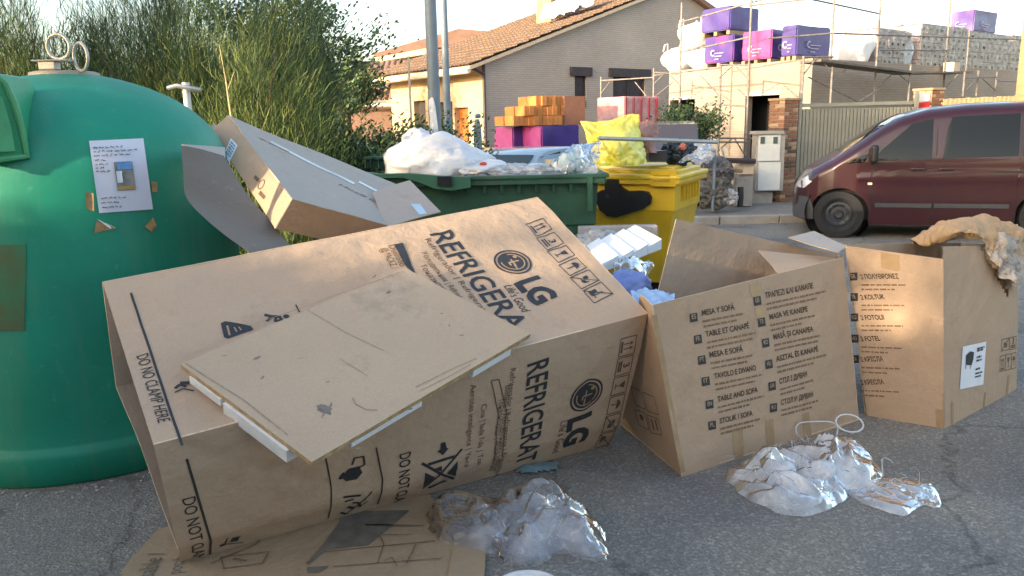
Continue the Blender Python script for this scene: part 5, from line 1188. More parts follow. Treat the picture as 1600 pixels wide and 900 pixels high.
for (p0_, p1_, p2_, p3_) in [((848, 343), (862, 358), (838, 370), (821, 353)), ((866, 362), (881, 378), (855, 391), (838, 373)), ((884, 382), (898, 397), (872, 411), (855, 393)), ((901, 401), (917, 417), (890, 432), (873, 415)), ((920, 421), (936, 438), (908, 453), (891, 435)), ((939, 441), (957, 460), (928, 475), (911, 456))]:
    rowq.append([p2_, p3_, p0_, p1_])
# orient each cell so that 'up' of the sign points along the carton
rowq = [[r[1], r[2], r[3], r[0]] for r in rowq]
rowq = [[r[1], r[2], r[3], r[0]] for r in rowq]
icons(ik, pu.inv, rowq, ['up', 'stack', 'glass', 'umbrella', 'hand', 'fork'])
# warning triangle, walking man, clamp line and words near the open end
tri = [pu.inv(*p) for p in ((345, 505), (352, 502), (392, 507), (396, 512), (356, 529), (350, 527))]; ik.poly(tri)
wt = Ink(pu); wt.line([pu.inv(355, 509), pu.inv(359, 524)], .008); wt.line([pu.inv(366, 511), pu.inv(370, 518)], .006); wt.line([pu.inv(373, 510), pu.inv(377, 515)], .006)
for pts, w in (([(413, 488), (425, 489), (436, 488)], .016), ([(425, 489), (416, 497)], .012), ([(432, 488), (429, 496), (437, 493)], .010), ([(436, 487), (440, 493)], .012)): ik.line([pu.inv(*p) for p in pts], w)
ik.disc(pu.inv(447, 487), .013, n=12); ik.line([pu.inv(462, 469), pu.inv(468, 480)], .006)
ik.line([pu.inv(205, 461), pu.inv(285, 697)], .009)
ik.ptext('DO NO CLAMP HERE', (213, 557), (247, 661), .060)
for pts, w in (([(273, 606), (281, 600), (291, 603)], .012), ([(281, 598), (296, 597)], .018), ([(273, 612), (286, 606), (303, 609)], .006), ([(296, 597), (301, 592)], .006)): ik.line([pu.inv(*p) for p in pts], w)
big.build('brand_emblem', INK, top_panel, off=.003, step=STEP, kind=1); ik.build('printed_symbols', INK, top_panel, off=.0027, step=STEP); fad.build('faded_print', INK2, top_panel, off=.0027, step=STEP)
wh.build('emblem_lines', mat('print_gap', (.36, .24, .15)), top_panel, off=.0036); wt.build('emblem_lines', mat('print_gap', (.36, .24, .15)), top_panel, off=.0036)
# --- print on the lower side
I2 = plw.inv; b2 = Ink(plw); k2 = Ink(plw); f2 = Ink(plw); g2 = Ink(plw)
a = I2(822, 566); b = I2(804, 724); d = b-a; wd = Ink(plw); wd.text('REFRIGERAT', a, Vector((b.x, min(b.y, plw.V-.005))), .160, bold=.012); wd.build('printed_word', INK, low_panel, off=.003, step=STEP, kind=1)
c_ = I2(911, 611); b2.disc(c_, rl, rl*.9, 40); b2.disc(c_, rl*.8, n=40)
g2.disc(c_, rl*.66, rl*.59, 30, a0=-1.55, a1=3.4); g2.line([(c_[0]-.005, c_[1]-.03), (c_[0]-.005, c_[1]+.06)], .008); g2.line([(c_[0]+.035, c_[1]), (c_[0]-.022, c_[1]), (c_[0]-.022, c_[1]+.024)], .008); g2.disc((c_[0]+.03, c_[1]-.035), .011, n=12)
a = I2(884, 648); b = I2(877, 696); wd = Ink(plw); wd.text('LG', a, b, .19, bold=.045); wd.build('brand_word', INK, low_panel, off=.003, step=STEP, kind=1)
f2.ptext("Life's Good", (871, 652), (860, 706), .062)
a = I2(795, 573); f2.text('Refrigerador | Refrigerator | Frigorifique', a, a+Vector((.03, .70)), .04)
a = I2(786, 597); f2.text('Lodówka | Холодильник | Lednička', a, a+Vector((.02, .56)), .04)
a = I2(776, 617); f2.text('Тоңазытқыш | Hűtőszekrény', a, a+Vector((.02, .48)), .04)
a = I2(732, 597); f2.text('Aerotes inteligente | Ya-ra', a, a+Vector((.02, .50)), .04)
a = I2(748, 626); f2.text("Cina | lada l'ula | Ton", a, a+Vector((.02, .38)), .04)
f2.line([I2(*p) for p in ((764, 590), (774, 640), (767, 712))], .005); f2.line([I2(*p) for p in ((776, 588), (787, 638), (779, 706))], .005); f2.line([I2(764, 590), I2(776, 588)], .005)
k2.line([I2(290, 711), I2(326, 834), I2(328, 868)], .009); k2.ptext('DO NOT CLAMP', (281, 768), (304, 884), .066)
for pts, w in (([(504, 704), (513, 752), (511, 806)], .006), ([(583, 690), (592, 738), (588, 784)], .006)): k2.line([I2(*p) for p in pts], w)
k2.ptext('DO NOT CLAMP', (619, 700), (614, 800), .075, bold=.01)
k2.poly([I2(*p) for p in ((683, 683), (690, 681), (692, 690), (695, 691), (686, 701), (677, 695), (682, 693))])
for pts, w in (([(653, 713), (706, 743)], .014), ([(716, 692), (657, 757)], .012)): k2.line([I2(*p) for p in pts], w)
for pg in (((662, 713), (704, 701), (703, 705), (663, 717)), ((658, 727), (674, 735), (657, 753)), ((709, 710), (708, 738), (692, 730)), ((665, 755), (690, 745), (697, 747), (668, 759)), ((672, 722), (684, 717), (684, 726))): k2.poly([I2(*p) for p in pg])
for pg in (((527, 735), (540, 722), (556, 718), (561, 728), (552, 738), (536, 741)), ((524, 737), (531, 727), (534, 729), (528, 739))): k2.poly([I2(*p) for p in pg])
k2.line([I2(*p) for p in ((545, 716), (549, 705), (563, 703), (565, 716), (556, 720))], .008)
for pts, w in (([(531, 765), (548, 763), (558, 762)], .012), ([(533, 772), (547, 768)], .010), ([(576, 757), (540, 798)], .007), ([(546, 775), (556, 776), (560, 785)], .012), ([(540, 783), (549, 787)], .018), ([(530, 795), (540, 800)], .014), ([(556, 786), (566, 778), (570, 774)], .006)): k2.line([I2(*p) for p in pts], w)
k2.poly([I2(*p) for p in ((361, 833), (373, 831), (370, 841), (358, 842))]); k2.line([I2(*p) for p in ((353, 832), (350, 846), (379, 845))], .006); k2.disc(I2(346, 847), .011, n=12)
rq = []
for k in range(6):
    t0, t1 = k/6+.005, (k+1)/6-.012
    e0, e1 = Vector((974, 524)), Vector((935, 700)); r0, r1 = Vector((993, 520)), Vector((957, 694))
    e0, r0 = Vector((968, 526)), Vector((993, 520)); e1, r1 = Vector((928, 702)), Vector((950, 696))
    A_, B_, D_, E_ = e0.lerp(e1, t0), r0.lerp(r1, t0), r0.lerp(r1, t1), e0.lerp(e1, t1)
    rq.append([B_, D_, E_, A_])
icons(f2, I2, rq, ['up', 'stack', 'glass', 'umbrella', 'hand', 'fork'])
b2.build('brand_emblem', INK, low_panel, off=.003, step=STEP); k2.build('printed_symbols', INK, low_panel, off=.0027, step=STEP); f2.build('faded_print', INK2, low_panel, off=.0027, step=STEP); g2.build('emblem_lines', mat('print_gap', (.36, .24, .15)), low_panel, off=.0036)
# ------------------------------------------------------------------ foam backed board lying on the carton
dn = pu.n
p_ref = pu.B(.45, .45)+dn*.075
bq = [hit(*p, p_ref, dn) for p in ((282, 569), (632, 418), (829, 522), (487, 722))]
BOARD = cardboard('worn_fibreboard', (.50, .375, .265), stain=(.25, .21, .165), amt=.85)
board = thing('foam_backed_board', 'worn tan board with white foam blocks under it lying on the refrigerator carton', 'board', sum(bq, Vector())/4)
pb = Patch(bq[0], bq[1], bq[2], bq[3], lambda u, v: .003*noise.noise(Vector((u*5, v*5, 2))))
q = MB(); pb.mesh(q, 24, 18, th=.022, me=2)
q.build('board', [BOARD, CARD_IN, mat('board_edge', (.46, .31, .16), var=.35, scale=40)], board, auto=30)
stn = Ink(pb); DK = mat('grey_gouge', (.20, .17, .15), rough=.9, var=.3, scale=50)
def spot(px, py, r, e=1, rot=0, sd=0):
    c = pb.inv(px, py); stn.poly([c+Vector((cos(t+rot)*r*(1+1.1*noise.noise(Vector((cos(t)*2, sin(t)*2, sd)))), sin(t)*r*e*(1+1.1*noise.noise(Vector((cos(t)*2+5, sin(t)*2, sd)))))) for t in [2*pi*k/16 for k in range(16)]])
for i, (x, y, r, e) in enumerate([(508, 640, .020, 1.5), (517, 634, .012, .8), (505, 650, .012, .7), (402, 560, .016, .4), (560, 700, .01, .5), (470, 560, .008, .6), (640, 640, .012, .4), (585, 432, .014, .5), (760, 480, .010, .6), (607, 457, .014, .5), (722, 524, .007, .8), (693, 480, .004, 1), (690, 490, .004, 1), (702, 509, .004, 1), (765, 520, .008, .3), (410, 590, .010, .5), (512, 597, .008, .4), (352, 556, .007, .7), (690, 507, .003, 1)]): spot(x, y, r, e, i, i)
stn.build('gouge', DK, board, off=.0012)
st2 = Ink(pb)
for pts, w in (([(478, 483), (540, 520), (600, 548)], .004), ([(530, 560), (575, 588)], .004), ([(551, 622), (556, 632), (572, 640), (590, 641)], .006), ([(650, 605), (700, 580), (745, 560)], .006), ([(655, 612), (705, 587), (735, 570)], .004), ([(290, 568), (380, 625), (450, 680)], .006), ([(630, 424), (480, 478), (400, 505)], .003)): st2.line([pb.inv(*p) for p in pts], w)
st2.build('scratch', mat('scratch_tone', (.33, .245, .17), var=.3, scale=60), board, off=.0012)
FW = mat('sunlit_white_foam', (.80, .82, .84), rough=.55, var=.05, scale=30, bump=.4, bscale=90)
def foam(a0, b0, a1, b1, th=.045, mt=FW):
    q = MB(); base = [pb.B(a, b)-dn*.0225 for a, b in ((a0, b0), (a1, b0), (a1, b1), (a0, b1))]
    q.hexa([p-dn*th for p in base], base); return q.build('foam_block', mt, board)
foam(-.006, .08, .10, .33, .034); foam(-.010, .36, .10, .84, .060)
foam(.16, .90, .46, .985, .040); foam(.70, .88, .90, .995, .040); foam(.10, .08, .98, .86, .03)
# ------------------------------------------------------------------ flattened carton on the road
fc = [G(190, 896), G(247, 833), G(420, 770), G(668, 772), G(712, 838), G(700, 905), G(640, 1000), G(200, 960)]
def zf(p): return .012
flat = thing('flattened_carton', 'flattened brown carton with dark print lying under the refrigerator carton', 'cardboard sheet', (sum(fc, Vector())/8))
gp = Patch(*[Vector((x, y, .014)) for x, y in ((-1.75, 4.1), (-.05, 4.1), (-.05, 2.15), (-1.75, 2.15))])
gU = Ink(gp)
q = MB(); out = [Vector((p.x, p.y, .008)) for p in fc]
cx = sum(out, Vector())/len(out)
n = len(out); K = 10; vs = []; fs = []
# fill as a fan of rings so that the sheet can undulate
for r_ in range(K+1):
    for i in range(n*4):
        a, b = out[i//4], out[(i//4+1) % n]; p = cx.lerp(a.lerp(b, (i % 4)/4), r_/K); vs.append((p.x, p.y, .010+.006*noise.noise(p*5)+.004))
m_ = n*4
for r_ in range(K):
    for i in range(m_): fs.append((r_*m_+i, (r_+1)*m_+i, (r_+1)*m_+(i+1) % m_, r_*m_+(i+1) % m_))
q.add(vs, fs); q.add([(v[0], v[1], v[2]-.006) for v in vs], [f[::-1] for f in fs])
q.add([vs[K*m_+i] for i in range(m_)]+[(vs[K*m_+i][0], vs[K*m_+i][1], vs[K*m_+i][2]-.006) for i in range(m_)], [(i, m_+i, m_+(i+1) % m_, (i+1) % m_) for i in range(m_)], 1)
fp = q.build('sheet', [CARD_OLD, EDGE], flat)
fw = MB(); e = [G(712, 838), G(760, 845), G(757, 905), G(744, 960), G(690, 960), G(700, 905)]; fw.prism([Vector((p.x, p.y, .012)) for p in e], (0, 0, .006)); fw.build('flap', [CARD_OLD], flat)
def GI(px, py): p = G(px, py, .018); return Vector((p.x+1.75, 4.1-p.y))
GP2 = Patch(Vector((-1.75, 4.1, .018)), Vector((.0, 4.1, .018)), Vector((.0, 2.1, .018)), Vector((-1.75, 2.1, .018)))
pk_ = Ink(GP2); pl_ = Ink(GP2)
for pg in (((532, 800), (572, 798), (640, 797), (575, 852), (510, 858), (482, 882), (478, 880), (505, 850), (530, 815)), ((480, 886), (515, 884), (500, 893), (480, 895))): pk_.poly([GI(*p) for p in pg])
pk_.line([GI(*p) for p in ((570, 820), (600, 820), (662, 821))], .010)
for pts, w in (([(505, 862), (680, 845)], .006), ([(520, 885), (690, 872)], .005), ([(590, 830), (600, 850), (590, 880)], .005), ([(650, 850), (635, 880)], .005), ([(570, 835), (640, 835)], .004), ([(430, 815), (400, 850), (330, 880)], .006), ([(345, 870), (420, 862), (410, 880), (350, 888), (345, 870)], .005), ([(365, 872), (385, 876)], .012), ([(600, 876), (612, 870), (620, 884)], .004), ([(400, 800), (520, 790)], .006)): pl_.line([GI(*p) for p in pts], w)
pk_.text('nsable /', GI(236, 908), GI(258, 862), .10, slant=0); pk_.text('posab', GI(282, 895), GI(292, 868), .08)
pk_.build('dark_print', mat('blue_grey_print', (.15, .135, .11), var=.35, scale=14), fp, off=0); pl_.build('faded_print', mat('brown_line_print', (.20, .14, .09), var=.3, scale=20), fp, off=.0005)
# ------------------------------------------------------------------ sofa set carton (middle)
mats3w = [CARD2, CARD_IN, EDGE]
mBL, mBR, mKL = G(1065, 745), G(1343, 657), G(970, 665); mKR = mBR+(mKL-mBL)*.95
mTL, mTR = P(1019, 477, 3.50), P(1318, 402, 4.28); mKTL = P(1052, 342, 4.50); mKTR = P(1310, 398, 5.15)
mid = thing('sofa_carton', 'open brown carton for a table and sofa with two columns of multilingual print', 'cardboard box', (mBL+mBR+mKL+mKR)/4)
pf = Patch(mTL, mTR, mBR, mBL, lambda u, v: .022*sin(pi*min(1, u/1.35))*sin(pi*min(1, v/.95))+.008*noise.noise(Vector((u*3, v*3, 1))))
q = MB(); pf.mesh(q, 28, 20); front = q.build('front_panel', mats3w, mid, auto=30)
ls_ = P(1000, 461, 3.72)
plf = Patch(ls_, mTL, mBL, mKL, subtle(8, .012)); q = MB(); plf.mesh(q, 12, 12); left_p = q.build('side_panel', mats3w, mid, auto=30)
pbk = Patch(mKTR, mKTL, P(985, 520, 4.35), mKR, lambda u, v: .05*sin(pi*min(1, u/pbk_U[0]))*(1-v)*.6); 
pbk_U = [1.2]
pbk = Patch(mKTR, mKTL, mKL, mKR, lambda u, v: .035*sin(3.1*u)*.7+.008*noise.noise(Vector((u*3, v*3, 1)))); q = MB(); pbk.mesh(q, 20, 12, mo=0, mi=1); q.build('back_panel', mats3w, mid, auto=30)
prt = Patch(mTR, mKTR, mKR, mBR, subtle(9, .012)); q = MB(); prt.mesh(q, 10, 10); q.build('side_panel', mats3w, mid, auto=30)
pbt = Patch(mKL+Z*.012, mKR+Z*.012, mBR+Z*.012, mBL+Z*.012); q = MB(); pbt.mesh(q, 4, 4); q.build('bottom_panel', mats3w, mid)
# added inner flap, shaped for a sunlit triangle and its dark shadow
q = MB(); pfl = Patch(P(1185, 392, 4.75), P(1306, 402, 4.7), P(1300, 415, 4.35), P(1222, 434, 4.2), subtle(4, .01)); pfl.mesh(q, 6, 4); q.build('inner_flap', mats3w, mid, auto=30)
# back wall tape line
it = Ink(Patch(mKTL, mKTR, mKR, mKL)); 
def mesh_strip(pts, w, Y0, name, m, parent): pass
tm = Ink(pf); tx = Ink(pf); ts = Ink(pf); cod = Ink(pf); pt_ = Ink(pf)
rowsL = [('ES', 'MESA Y SOFÁ', 1083, 496, 1096, 493, 1146, 483), ('FR', 'TABLE ET CANAPÉ', 1089, 530, 1101, 526, 1167, 512), ('PT', 'MESA E SOFÁ', 1094, 562, 1106, 558, 1156, 548), ('IT', 'TAVOLO E DIVANO', 1099, 595, 1112, 591, 1175, 577), ('EN', 'TABLE AND SOFA', 1105, 631, 1117, 627, 1178, 611), ('PL', 'STOLIK I SOFA', 1110, 664, 1122, 661, 1172, 648),
         ('GR', 'ΤΡΑΠΕΖΙ ΚΑΙ ΚΑΝΑΠΕ', 1181, 470, 1194, 466, 1269, 450), ('TR', 'MASA VE KANEPE', 1186, 503, 1199, 499, 1259, 486), ('RO', 'MASĂ ȘI CANAPEA', 1191, 535, 1204, 530, 1267, 517), ('HU', 'ASZTAL ÉS KANAPÉ', 1195, 568, 1207, 564, 1274, 548), ('UA', 'СТІЛ І ДИВАН', 1200, 602, 1212, 599, 1256, 587), ('RU', 'СТОЛ И ДИВАН', 1204, 636, 1216, 632, 1267, 619)]
for i, (cd, s_, sx, sy, ax, ay, bx, by) in enumerate(rowsL):
    c4 = [pf.inv(sx+dx, sy+dy) for dx, dy in ((-6, -5.5), (5.2, -7.8), (6.2, 5.5), (-5, 7.8))]; tm.poly(c4)
    m0 = (c4[3]+c4[0]*.55)/1.55; m1 = (c4[2]+c4[1]*.55)/1.55; cod.text(cd, m0.lerp(m1, .2), m0.lerp(m1, .8), .032, bold=.02)
    A_, B_ = pf.inv(ax, ay), pf.inv(bx, by); tx.text(s_, A_, B_, .040, bold=.02)
    d_ = (B_-A_).normalized(); nn = Vector((-d_.y, d_.x)); rr = random.Random(i)
    for k, (o, l_) in enumerate(((.030, rr.uniform(1.1, 1.3)), (.056, rr.uniform(.75, 1.1)))):
        a2 = A_+nn*o; words(ts, a2, a2+d_*(B_-A_).length*l_, .012, i*7+k)
tm.build('language_square', INK, front, off=.0025); cod.build('language_code', mat('print_gap2', (.40, .28, .17)), front, off=.0034); tx.build('printed_title', mat('brown_black_print', (.075, .045, .03), var=.2), front, off=.0025); ts.build('small_print', mat('light_brown_print', (.22, .135, .08), var=.2), front, off=.0025)
def tape(patch, pts, w, parent, name='tape'):
    k = Ink(patch); k.line([patch.inv(*p) for p in pts], w); return k.build(name, TAPE, parent, off=.0018)
tape(pf, [(1178, 442), (1181, 462)], .075, front); tape(pf, [(1183, 478), (1187, 500)], .07, front)
tape(pf, [(1199, 655), (1205, 700)], .06, front); tape(pf, [(1256, 645), (1262, 682)], .06, front); tape(pf, [(1150, 668), (1155, 715)], .07, front)
tape(pf, [(1022, 492), (1066, 738)], .03, front)
sl = Ink(plf)
for quad in (((987, 603), (1002, 610), (1010, 640), (994, 632)), ((1006, 612), (1024, 620), (1030, 648), (1013, 642)), ((992, 640), (1008, 645), (1014, 672), (999, 664)), ((1012, 648), (1029, 655), (1034, 680), (1017, 676))): sl.line([plf.inv(*p) for p in quad]+[plf.inv(*quad[0])], .005)
sl.disc(plf.inv(1003, 652), .02, n=12); sl.line([plf.inv(1018, 655), plf.inv(1022, 672)], .014); sl.line([plf.inv(1024, 656), plf.inv(1028, 673)], .014)
sl.build('printed_symbols', INK2, left_p, off=.0025)
# ------------------------------------------------------------------ armchair carton (right)
rA, rN, rC = Vector((2.02, 4.28, 0)), G(1475, 670), G(1588, 607); rD = rA+(rC-rN)*.98
rAt, rNt, rCt = P(1321, 384, 4.32), P(1473, 385, 4.12), P(1592, 383, 4.66); rNf = P(1474, 405, 4.11); rDt = P(1500, 379, 4.98)
rb = thing('armchair_carton', 'square brown carton of armchairs with white label and torn upper right corner', 'cardboard box', (rA+rN+rC+rD)/4)
p1 = Patch(rAt, rNf, rN, rA, lambda u, v: .012*sin(8*u)*.3+.006*noise.noise(Vector((u*4, v*3, 21)))); q = MB(); p1.mesh(q, 12, 20); rf_ = q.build('front_panel', mats3w, rb, auto=30)
p2_ = Patch(rNt, rCt, rC, rN, lambda u, v: .02*sin(pi*min(1, u/.98))*sin(pi*v/1.1)+.006*noise.noise(Vector((u*4, v*3, 22))))
# right side with a torn slit: split in two pieces along the tear
ua, ub = p2_.inv(1538, 383).x, p2_.inv(1571, 462).x; vb_ = p2_.inv(1571, 462).y
def shift(u, v):
    return 0
us_ = [p2_.U*i/30 for i in range(31)]; vs_ = [p2_.V*j/36 for j in range(37)]
q = MB(); A = [p2_.pt(u, v) for v in vs_ for u in us_]; B2 = [p2_.pt(u, v, -.007) for v in vs_ for u in us_]; F_ = []; M_ = []; n = 31; k_ = len(A)
for j in range(36):
    for i in range(30):
        um, vm = (us_[i]+us_[i+1])/2, (vs_[j]+vs_[j+1])/2
        lo = lerp(ua, ub, min(1, vm/vb_)); w_ = .058*(1-vm/vb_)**.6 if vm < vb_ else 0
        if vm < vb_ and abs(um-lo-.02) < w_+.016: continue
        f = (j*n+i, j*n+i+1, (j+1)*n+i+1, (j+1)*n+i); F_.append(f[::-1]); M_.append(0); F_.append(tuple(x+k_ for x in f)); M_.append(1)
q.add(A+B2, F_, M_); rs_ = q.build('side_panel', mats3w, rb, auto=30)
pbk2 = Patch(rDt, rAt+Z*.01, rA+Vector((0, .02, 0)), rD, subtle(23, .01)); q = MB(); pbk2.mesh(q, 10, 8); q.build('back_panel', mats3w, rb)
p4 = Patch(rCt, rDt, rD, rC, subtle(24, .01)); q = MB(); p4.mesh(q, 8, 8); q.build('side_panel', mats3w, rb)
fl = Patch(P(1232, 372, 4.95), P(1272, 362, 5.1), P(1325, 383, 4.45), P(1310, 393, 4.35), subtle(25, .012)); q = MB(); fl.mesh(q, 8, 4); q.build('open_flap', [CARD_GREY, CARD_IN, EDGE], rb, auto=30)
tm = Ink(p1); tx = Ink(p1); ts = Ink(p1); cod = Ink(p1)
for i, (cd, s_, y, x1) in enumerate([('GR', '2 ΠΟΛΥΘΡΟΝΕΣ', 432, 1405), ('TR', '2 KOLTUK', 464, 1383), ('RO', '2 FOTOLII', 496, 1382), ('HU', '2 FOTEL', 529, 1376), ('UA', '2 КРІСЛА', 561, 1381), ('RU', '2 КРЕСЛА', 597, 1382)]):
    x = 1334+i*.6; 
    if i < 5:
        c4 = [p1.inv(x+dx, y+dy) for dx, dy in ((-5.5, -6), (5.8, -6.4), (5.8, 6), (-5.5, 6.4))]; tm.poly(c4); m0 = c4[3].lerp(c4[0], .3); m1 = c4[2].lerp(c4[1], .3); cod.text(cd, m0.lerp(m1, .2), m0.lerp(m1, .8), .032, bold=.02)
    A_, B_ = p1.inv(1346, y+4), p1.inv(x1, y+3); tx.text(s_, A_, B_, .038, bold=.02)
    for k, (o, l_) in enumerate(((9, 1415-i*2), (16, 1398-i*3))): words(ts, p1.inv(1346, y+4+o), p1.inv(l_, y+4+o+2*(i > 2)), .010, i*9+k)
tm.build('language_square', INK, rf_, off=.0025); cod.build('language_code', mat('print_gap2', (.40, .28, .17)), rf_, off=.0034); tx.build('printed_title', mat('brown_black_print', (.075, .045, .03), var=.2), rf_, off=.0025); ts.build('small_print', mat('light_brown_print', (.22, .135, .08)), rf_, off=.0025)
tape(p1, [(1391, 396), (1391, 421)], .085, rf_)
tape(p1, [(1467, 640), (1469, 669)], .04, rf_)
lb = Ink(p2_); lq = [p2_.inv(*p) for p in ((1499, 541), (1535, 533), (1532, 600), (1497, 608))]; lb.poly(lq); lab_ = lb.build('label', WHITE, rs_, off=.003)
def lm(a, b): return (lq[0]*(1-a)+lq[1]*a)*(1-b)+(lq[3]*(1-a)+lq[2]*a)*b
l2 = Ink(p2_); l2.poly([lm(*p) for p in ((.14, .22), (.30, .14), (.46, .18), (.46, .34), (.40, .48), (.16, .44))]); l2.line([lm(.18, .42), lm(.16, .54)], .006); l2.line([lm(.38, .44), lm(.36, .56)], .006)
for b_, w_ in ((.12, .32), (.17, .26), (.32, .2), (.40, .22), (.60, .18), (.70, .3), (.78, .24)): words(l2, lm(.60, b_), lm(.60+w_, b_-.01), .012, int(b_*100))
l2.build('label_print', INK, lab_, off=.0042)
l3 = Ink(p2_)
def grid(x0, y0, x1, y1, s): return [(x0, y0), (x1, y0-s), (x1, y1-s), (x0, y1)]
icons(l3, p2_.inv, [grid(1560, 530, 1573, 548, 2.5), grid(1574, 527, 1586, 546, 2), grid(1558, 556, 1567, 580, 2), grid(1568, 554, 1577, 578, 2), grid(1578, 552, 1586, 576, 2)], ['hand', 'stack', 'up', 'glass', 'umbrella'])
l3.build('printed_symbols', INK2, rs_, off=.0025)
tape(p2_, [(1486, 628), (1487, 662)], .03, rs_); tape(p2_, [(1536, 612), (1535, 640)], .02, rs_); tape(p2_, [(1574, 585), (1571, 618)], .03, rs_)
# brown wrapping paper on top
BP = cardboard('brown_wrapping_paper', (.46, .31, .18), stain=(.28, .2, .13))
q = MB(); rows = [[P(1428, 374, 4.85), P(1470, 350, 4.8), P(1510, 342, 4.8), P(1545, 338, 4.9), P(1590, 352, 4.9)],
    [P(1426, 378, 4.62), P(1462, 356, 4.5), P(1504, 348, 4.45), P(1548, 345, 4.6), P(1600, 372, 4.75)],
    [P(1432, 381, 4.5), P(1475, 366, 4.35), P(1515, 362, 4.28), P(1556, 368, 4.42), P(1599, 392, 4.62)],
    [P(1448, 383, 4.45), P(1490, 378, 4.35), P(1530, 376, 4.32), P(1558, 392, 4.38), P(1592, 410, 4.58)]]
cloth(q, rows, 130, 80, .032, 4.2, 3, oct=3); tag(q.build('wrapping_paper', BP, smooth=False), 'crumpled brown wrapping paper heaped on top of the armchair carton', 'paper')
q = MB(); rows = [[P(1540, 372, 4.42), P(1570, 366, 4.45), P(1598, 374, 4.62)], [P(1546, 396, 4.36), P(1570, 392, 4.42), P(1597, 402, 4.60)], [P(1556, 418, 4.36), P(1575, 420, 4.42), P(1594, 432, 4.60)], [P(1572, 436, 4.40), P(1578, 440, 4.45), P(1590, 452, 4.58)]]
cloth(q, rows, 30, 30, .028, 6, 8); tag(q.build('wrapping_paper', CARD_GREY, smooth=False), 'grey torn paper flap hanging over the torn corner of the armchair carton', 'paper')
# ------------------------------------------------------------------ plastic litter on the road
def gpoly(pts): return [(G(*p).x, G(*p).y) for p in pts]
q = MB(); o_ = gpoly([(662, 812), (690, 800), (750, 800), (820, 805), (880, 812), (930, 822), (948, 838), (945, 858), (915, 862), (860, 868), (830, 888), (790, 880), (760, 858), (700, 850), (672, 835)])
pass
film_sheet(q, gpoly([(664, 812), (690, 792), (730, 784), (790, 796), (850, 802), (905, 812), (942, 838), (950, 866), (925, 880), (880, 868), (845, 884), (800, 888), (765, 868), (715, 862), (680, 845)]), .25, 4, fold=.4)
film_sheet(q, gpoly([(770, 806), (840, 800), (905, 815), (942, 842), (936, 872), (880, 862), (835, 882), (785, 876), (765, 840)]), .28, 14, fold=.3)
film_sheet(q, gpoly([(668, 806), (715, 790), (780, 800), (800, 836), (765, 858), (700, 852)]), .26, 24, fold=.3)
film_sheet(q, gpoly([(700, 830), (800, 828), (880, 846), (860, 868), (780, 872), (720, 858)]), .13, 37, fold=.5)
tag(q.build('plastic_bag', FILM, smooth=True), 'large clear plastic bag lying crumpled in front of the refrigerator carton', 'plastic bag')
q = MB(); o_ = gpoly([(1132, 742), (1150, 722), (1200, 706), (1250, 700), (1300, 702), (1352, 716), (1378, 736), (1400, 744), (1440, 750), (1462, 760), (1467, 795), (1440, 790), (1410, 808), (1378, 796), (1345, 782), (1312, 782), (1280, 800), (1240, 808), (1200, 800), (1170, 775), (1140, 765)])
def zsw(x, y): return 1.35-.75*max(0, min(1, (x-1.35)/.5))
film_sheet(q, gpoly([(1134, 748), (1150, 730), (1200, 718), (1250, 712), (1300, 716), (1340, 730), (1330, 765), (1310, 790), (1270, 806), (1230, 808), (1195, 794), (1165, 778)]), .17, 5, fold=.55, stretch=(2.4, 11))
film_sheet(q, gpoly([(1150, 745), (1205, 728), (1270, 730), (1305, 752), (1285, 785), (1235, 798), (1185, 780)]), .20, 15, fold=.45, stretch=(3, 12))
film_sheet(q, gpoly([(1255, 712), (1300, 700), (1350, 712), (1378, 742), (1360, 765), (1310, 768), (1270, 748)]), .24, 25, fold=.5, stretch=(2.4, 11))
film_sheet(q, gpoly([(1318, 752), (1370, 748), (1430, 756), (1462, 768), (1468, 796), (1440, 792), (1412, 808), (1375, 798), (1330, 778)]), .07, 35, fold=.75, stretch=(2, 11))
rnd = random.Random(12)
for i in range(60):     # loose wisps and straps
    a = Vector((rnd.uniform(1.02, 1.85), rnd.uniform(3.2, 3.85), 0)); a.z = rnd.uniform(.01, .10); pts = [a]; d = Vector((rnd.gauss(0, 1), rnd.gauss(0, 1), rnd.uniform(0, .8))).normalized()
    for k in range(7): d = (d+Vector((rnd.gauss(0, .5), rnd.gauss(0, .5), rnd.gauss(0, .4)-.12*k))).normalized(); b = pts[-1]+d*.022; b.z = max(.006, min(.12, b.z)); pts.append(b)
    if inside(o_, a.x, a.y): q.tube(pts, rnd.choice((.0012, .002, .003)), 4)
wrap = tag(q.build('plastic_wrap', FILM_W, smooth=True), 'milky torn plastic wrap spread on the road before the sofa carton', 'plastic wrap')
for i, (px, py, r) in enumerate([(1222, 762, .055), (1283, 760, .06)]):
    q = MB(); bag(q, G(px, py)+Z*.075, (r, r, r*.9), 60+i, .1, 3, 4); tag(q.build('foam_ball', BAGW, smooth=True), ['left', 'right'][i]+' of the two round white wads caught in the milky wrap', 'packing wad')
q = MB(); c = G(1290, 690); q.tube([c+Vector((.11*cos(a)-.05, .02*sin(a), .05+.075*sin(a)+.02*cos(2*a))) for a in [i*pi/14 for i in range(-3, 17)]], .004, 5); q.tube([c+Vector((.07*cos(a)+.12, .05*sin(a), .10+.03*sin(a*1.0))) for a in [i*pi/10 for i in range(21)]], .005, 5)
tag(q.build('strap_loop', BAGW, smooth=True), 'thin white strapping loops standing out of the milky wrap', 'strap')
q = MB(); pile(q, gpoly([(795, 742), (815, 728), (850, 722), (876, 724), (872, 738), (840, 744)]), .05, 14, .012, 12); tag(q.build('plastic_scrap', mat('teal_film', (.16, .25, .27), rough=.3), smooth=True), 'small teal plastic scrap beneath the right end of the refrigerator carton', 'plastic scrap')
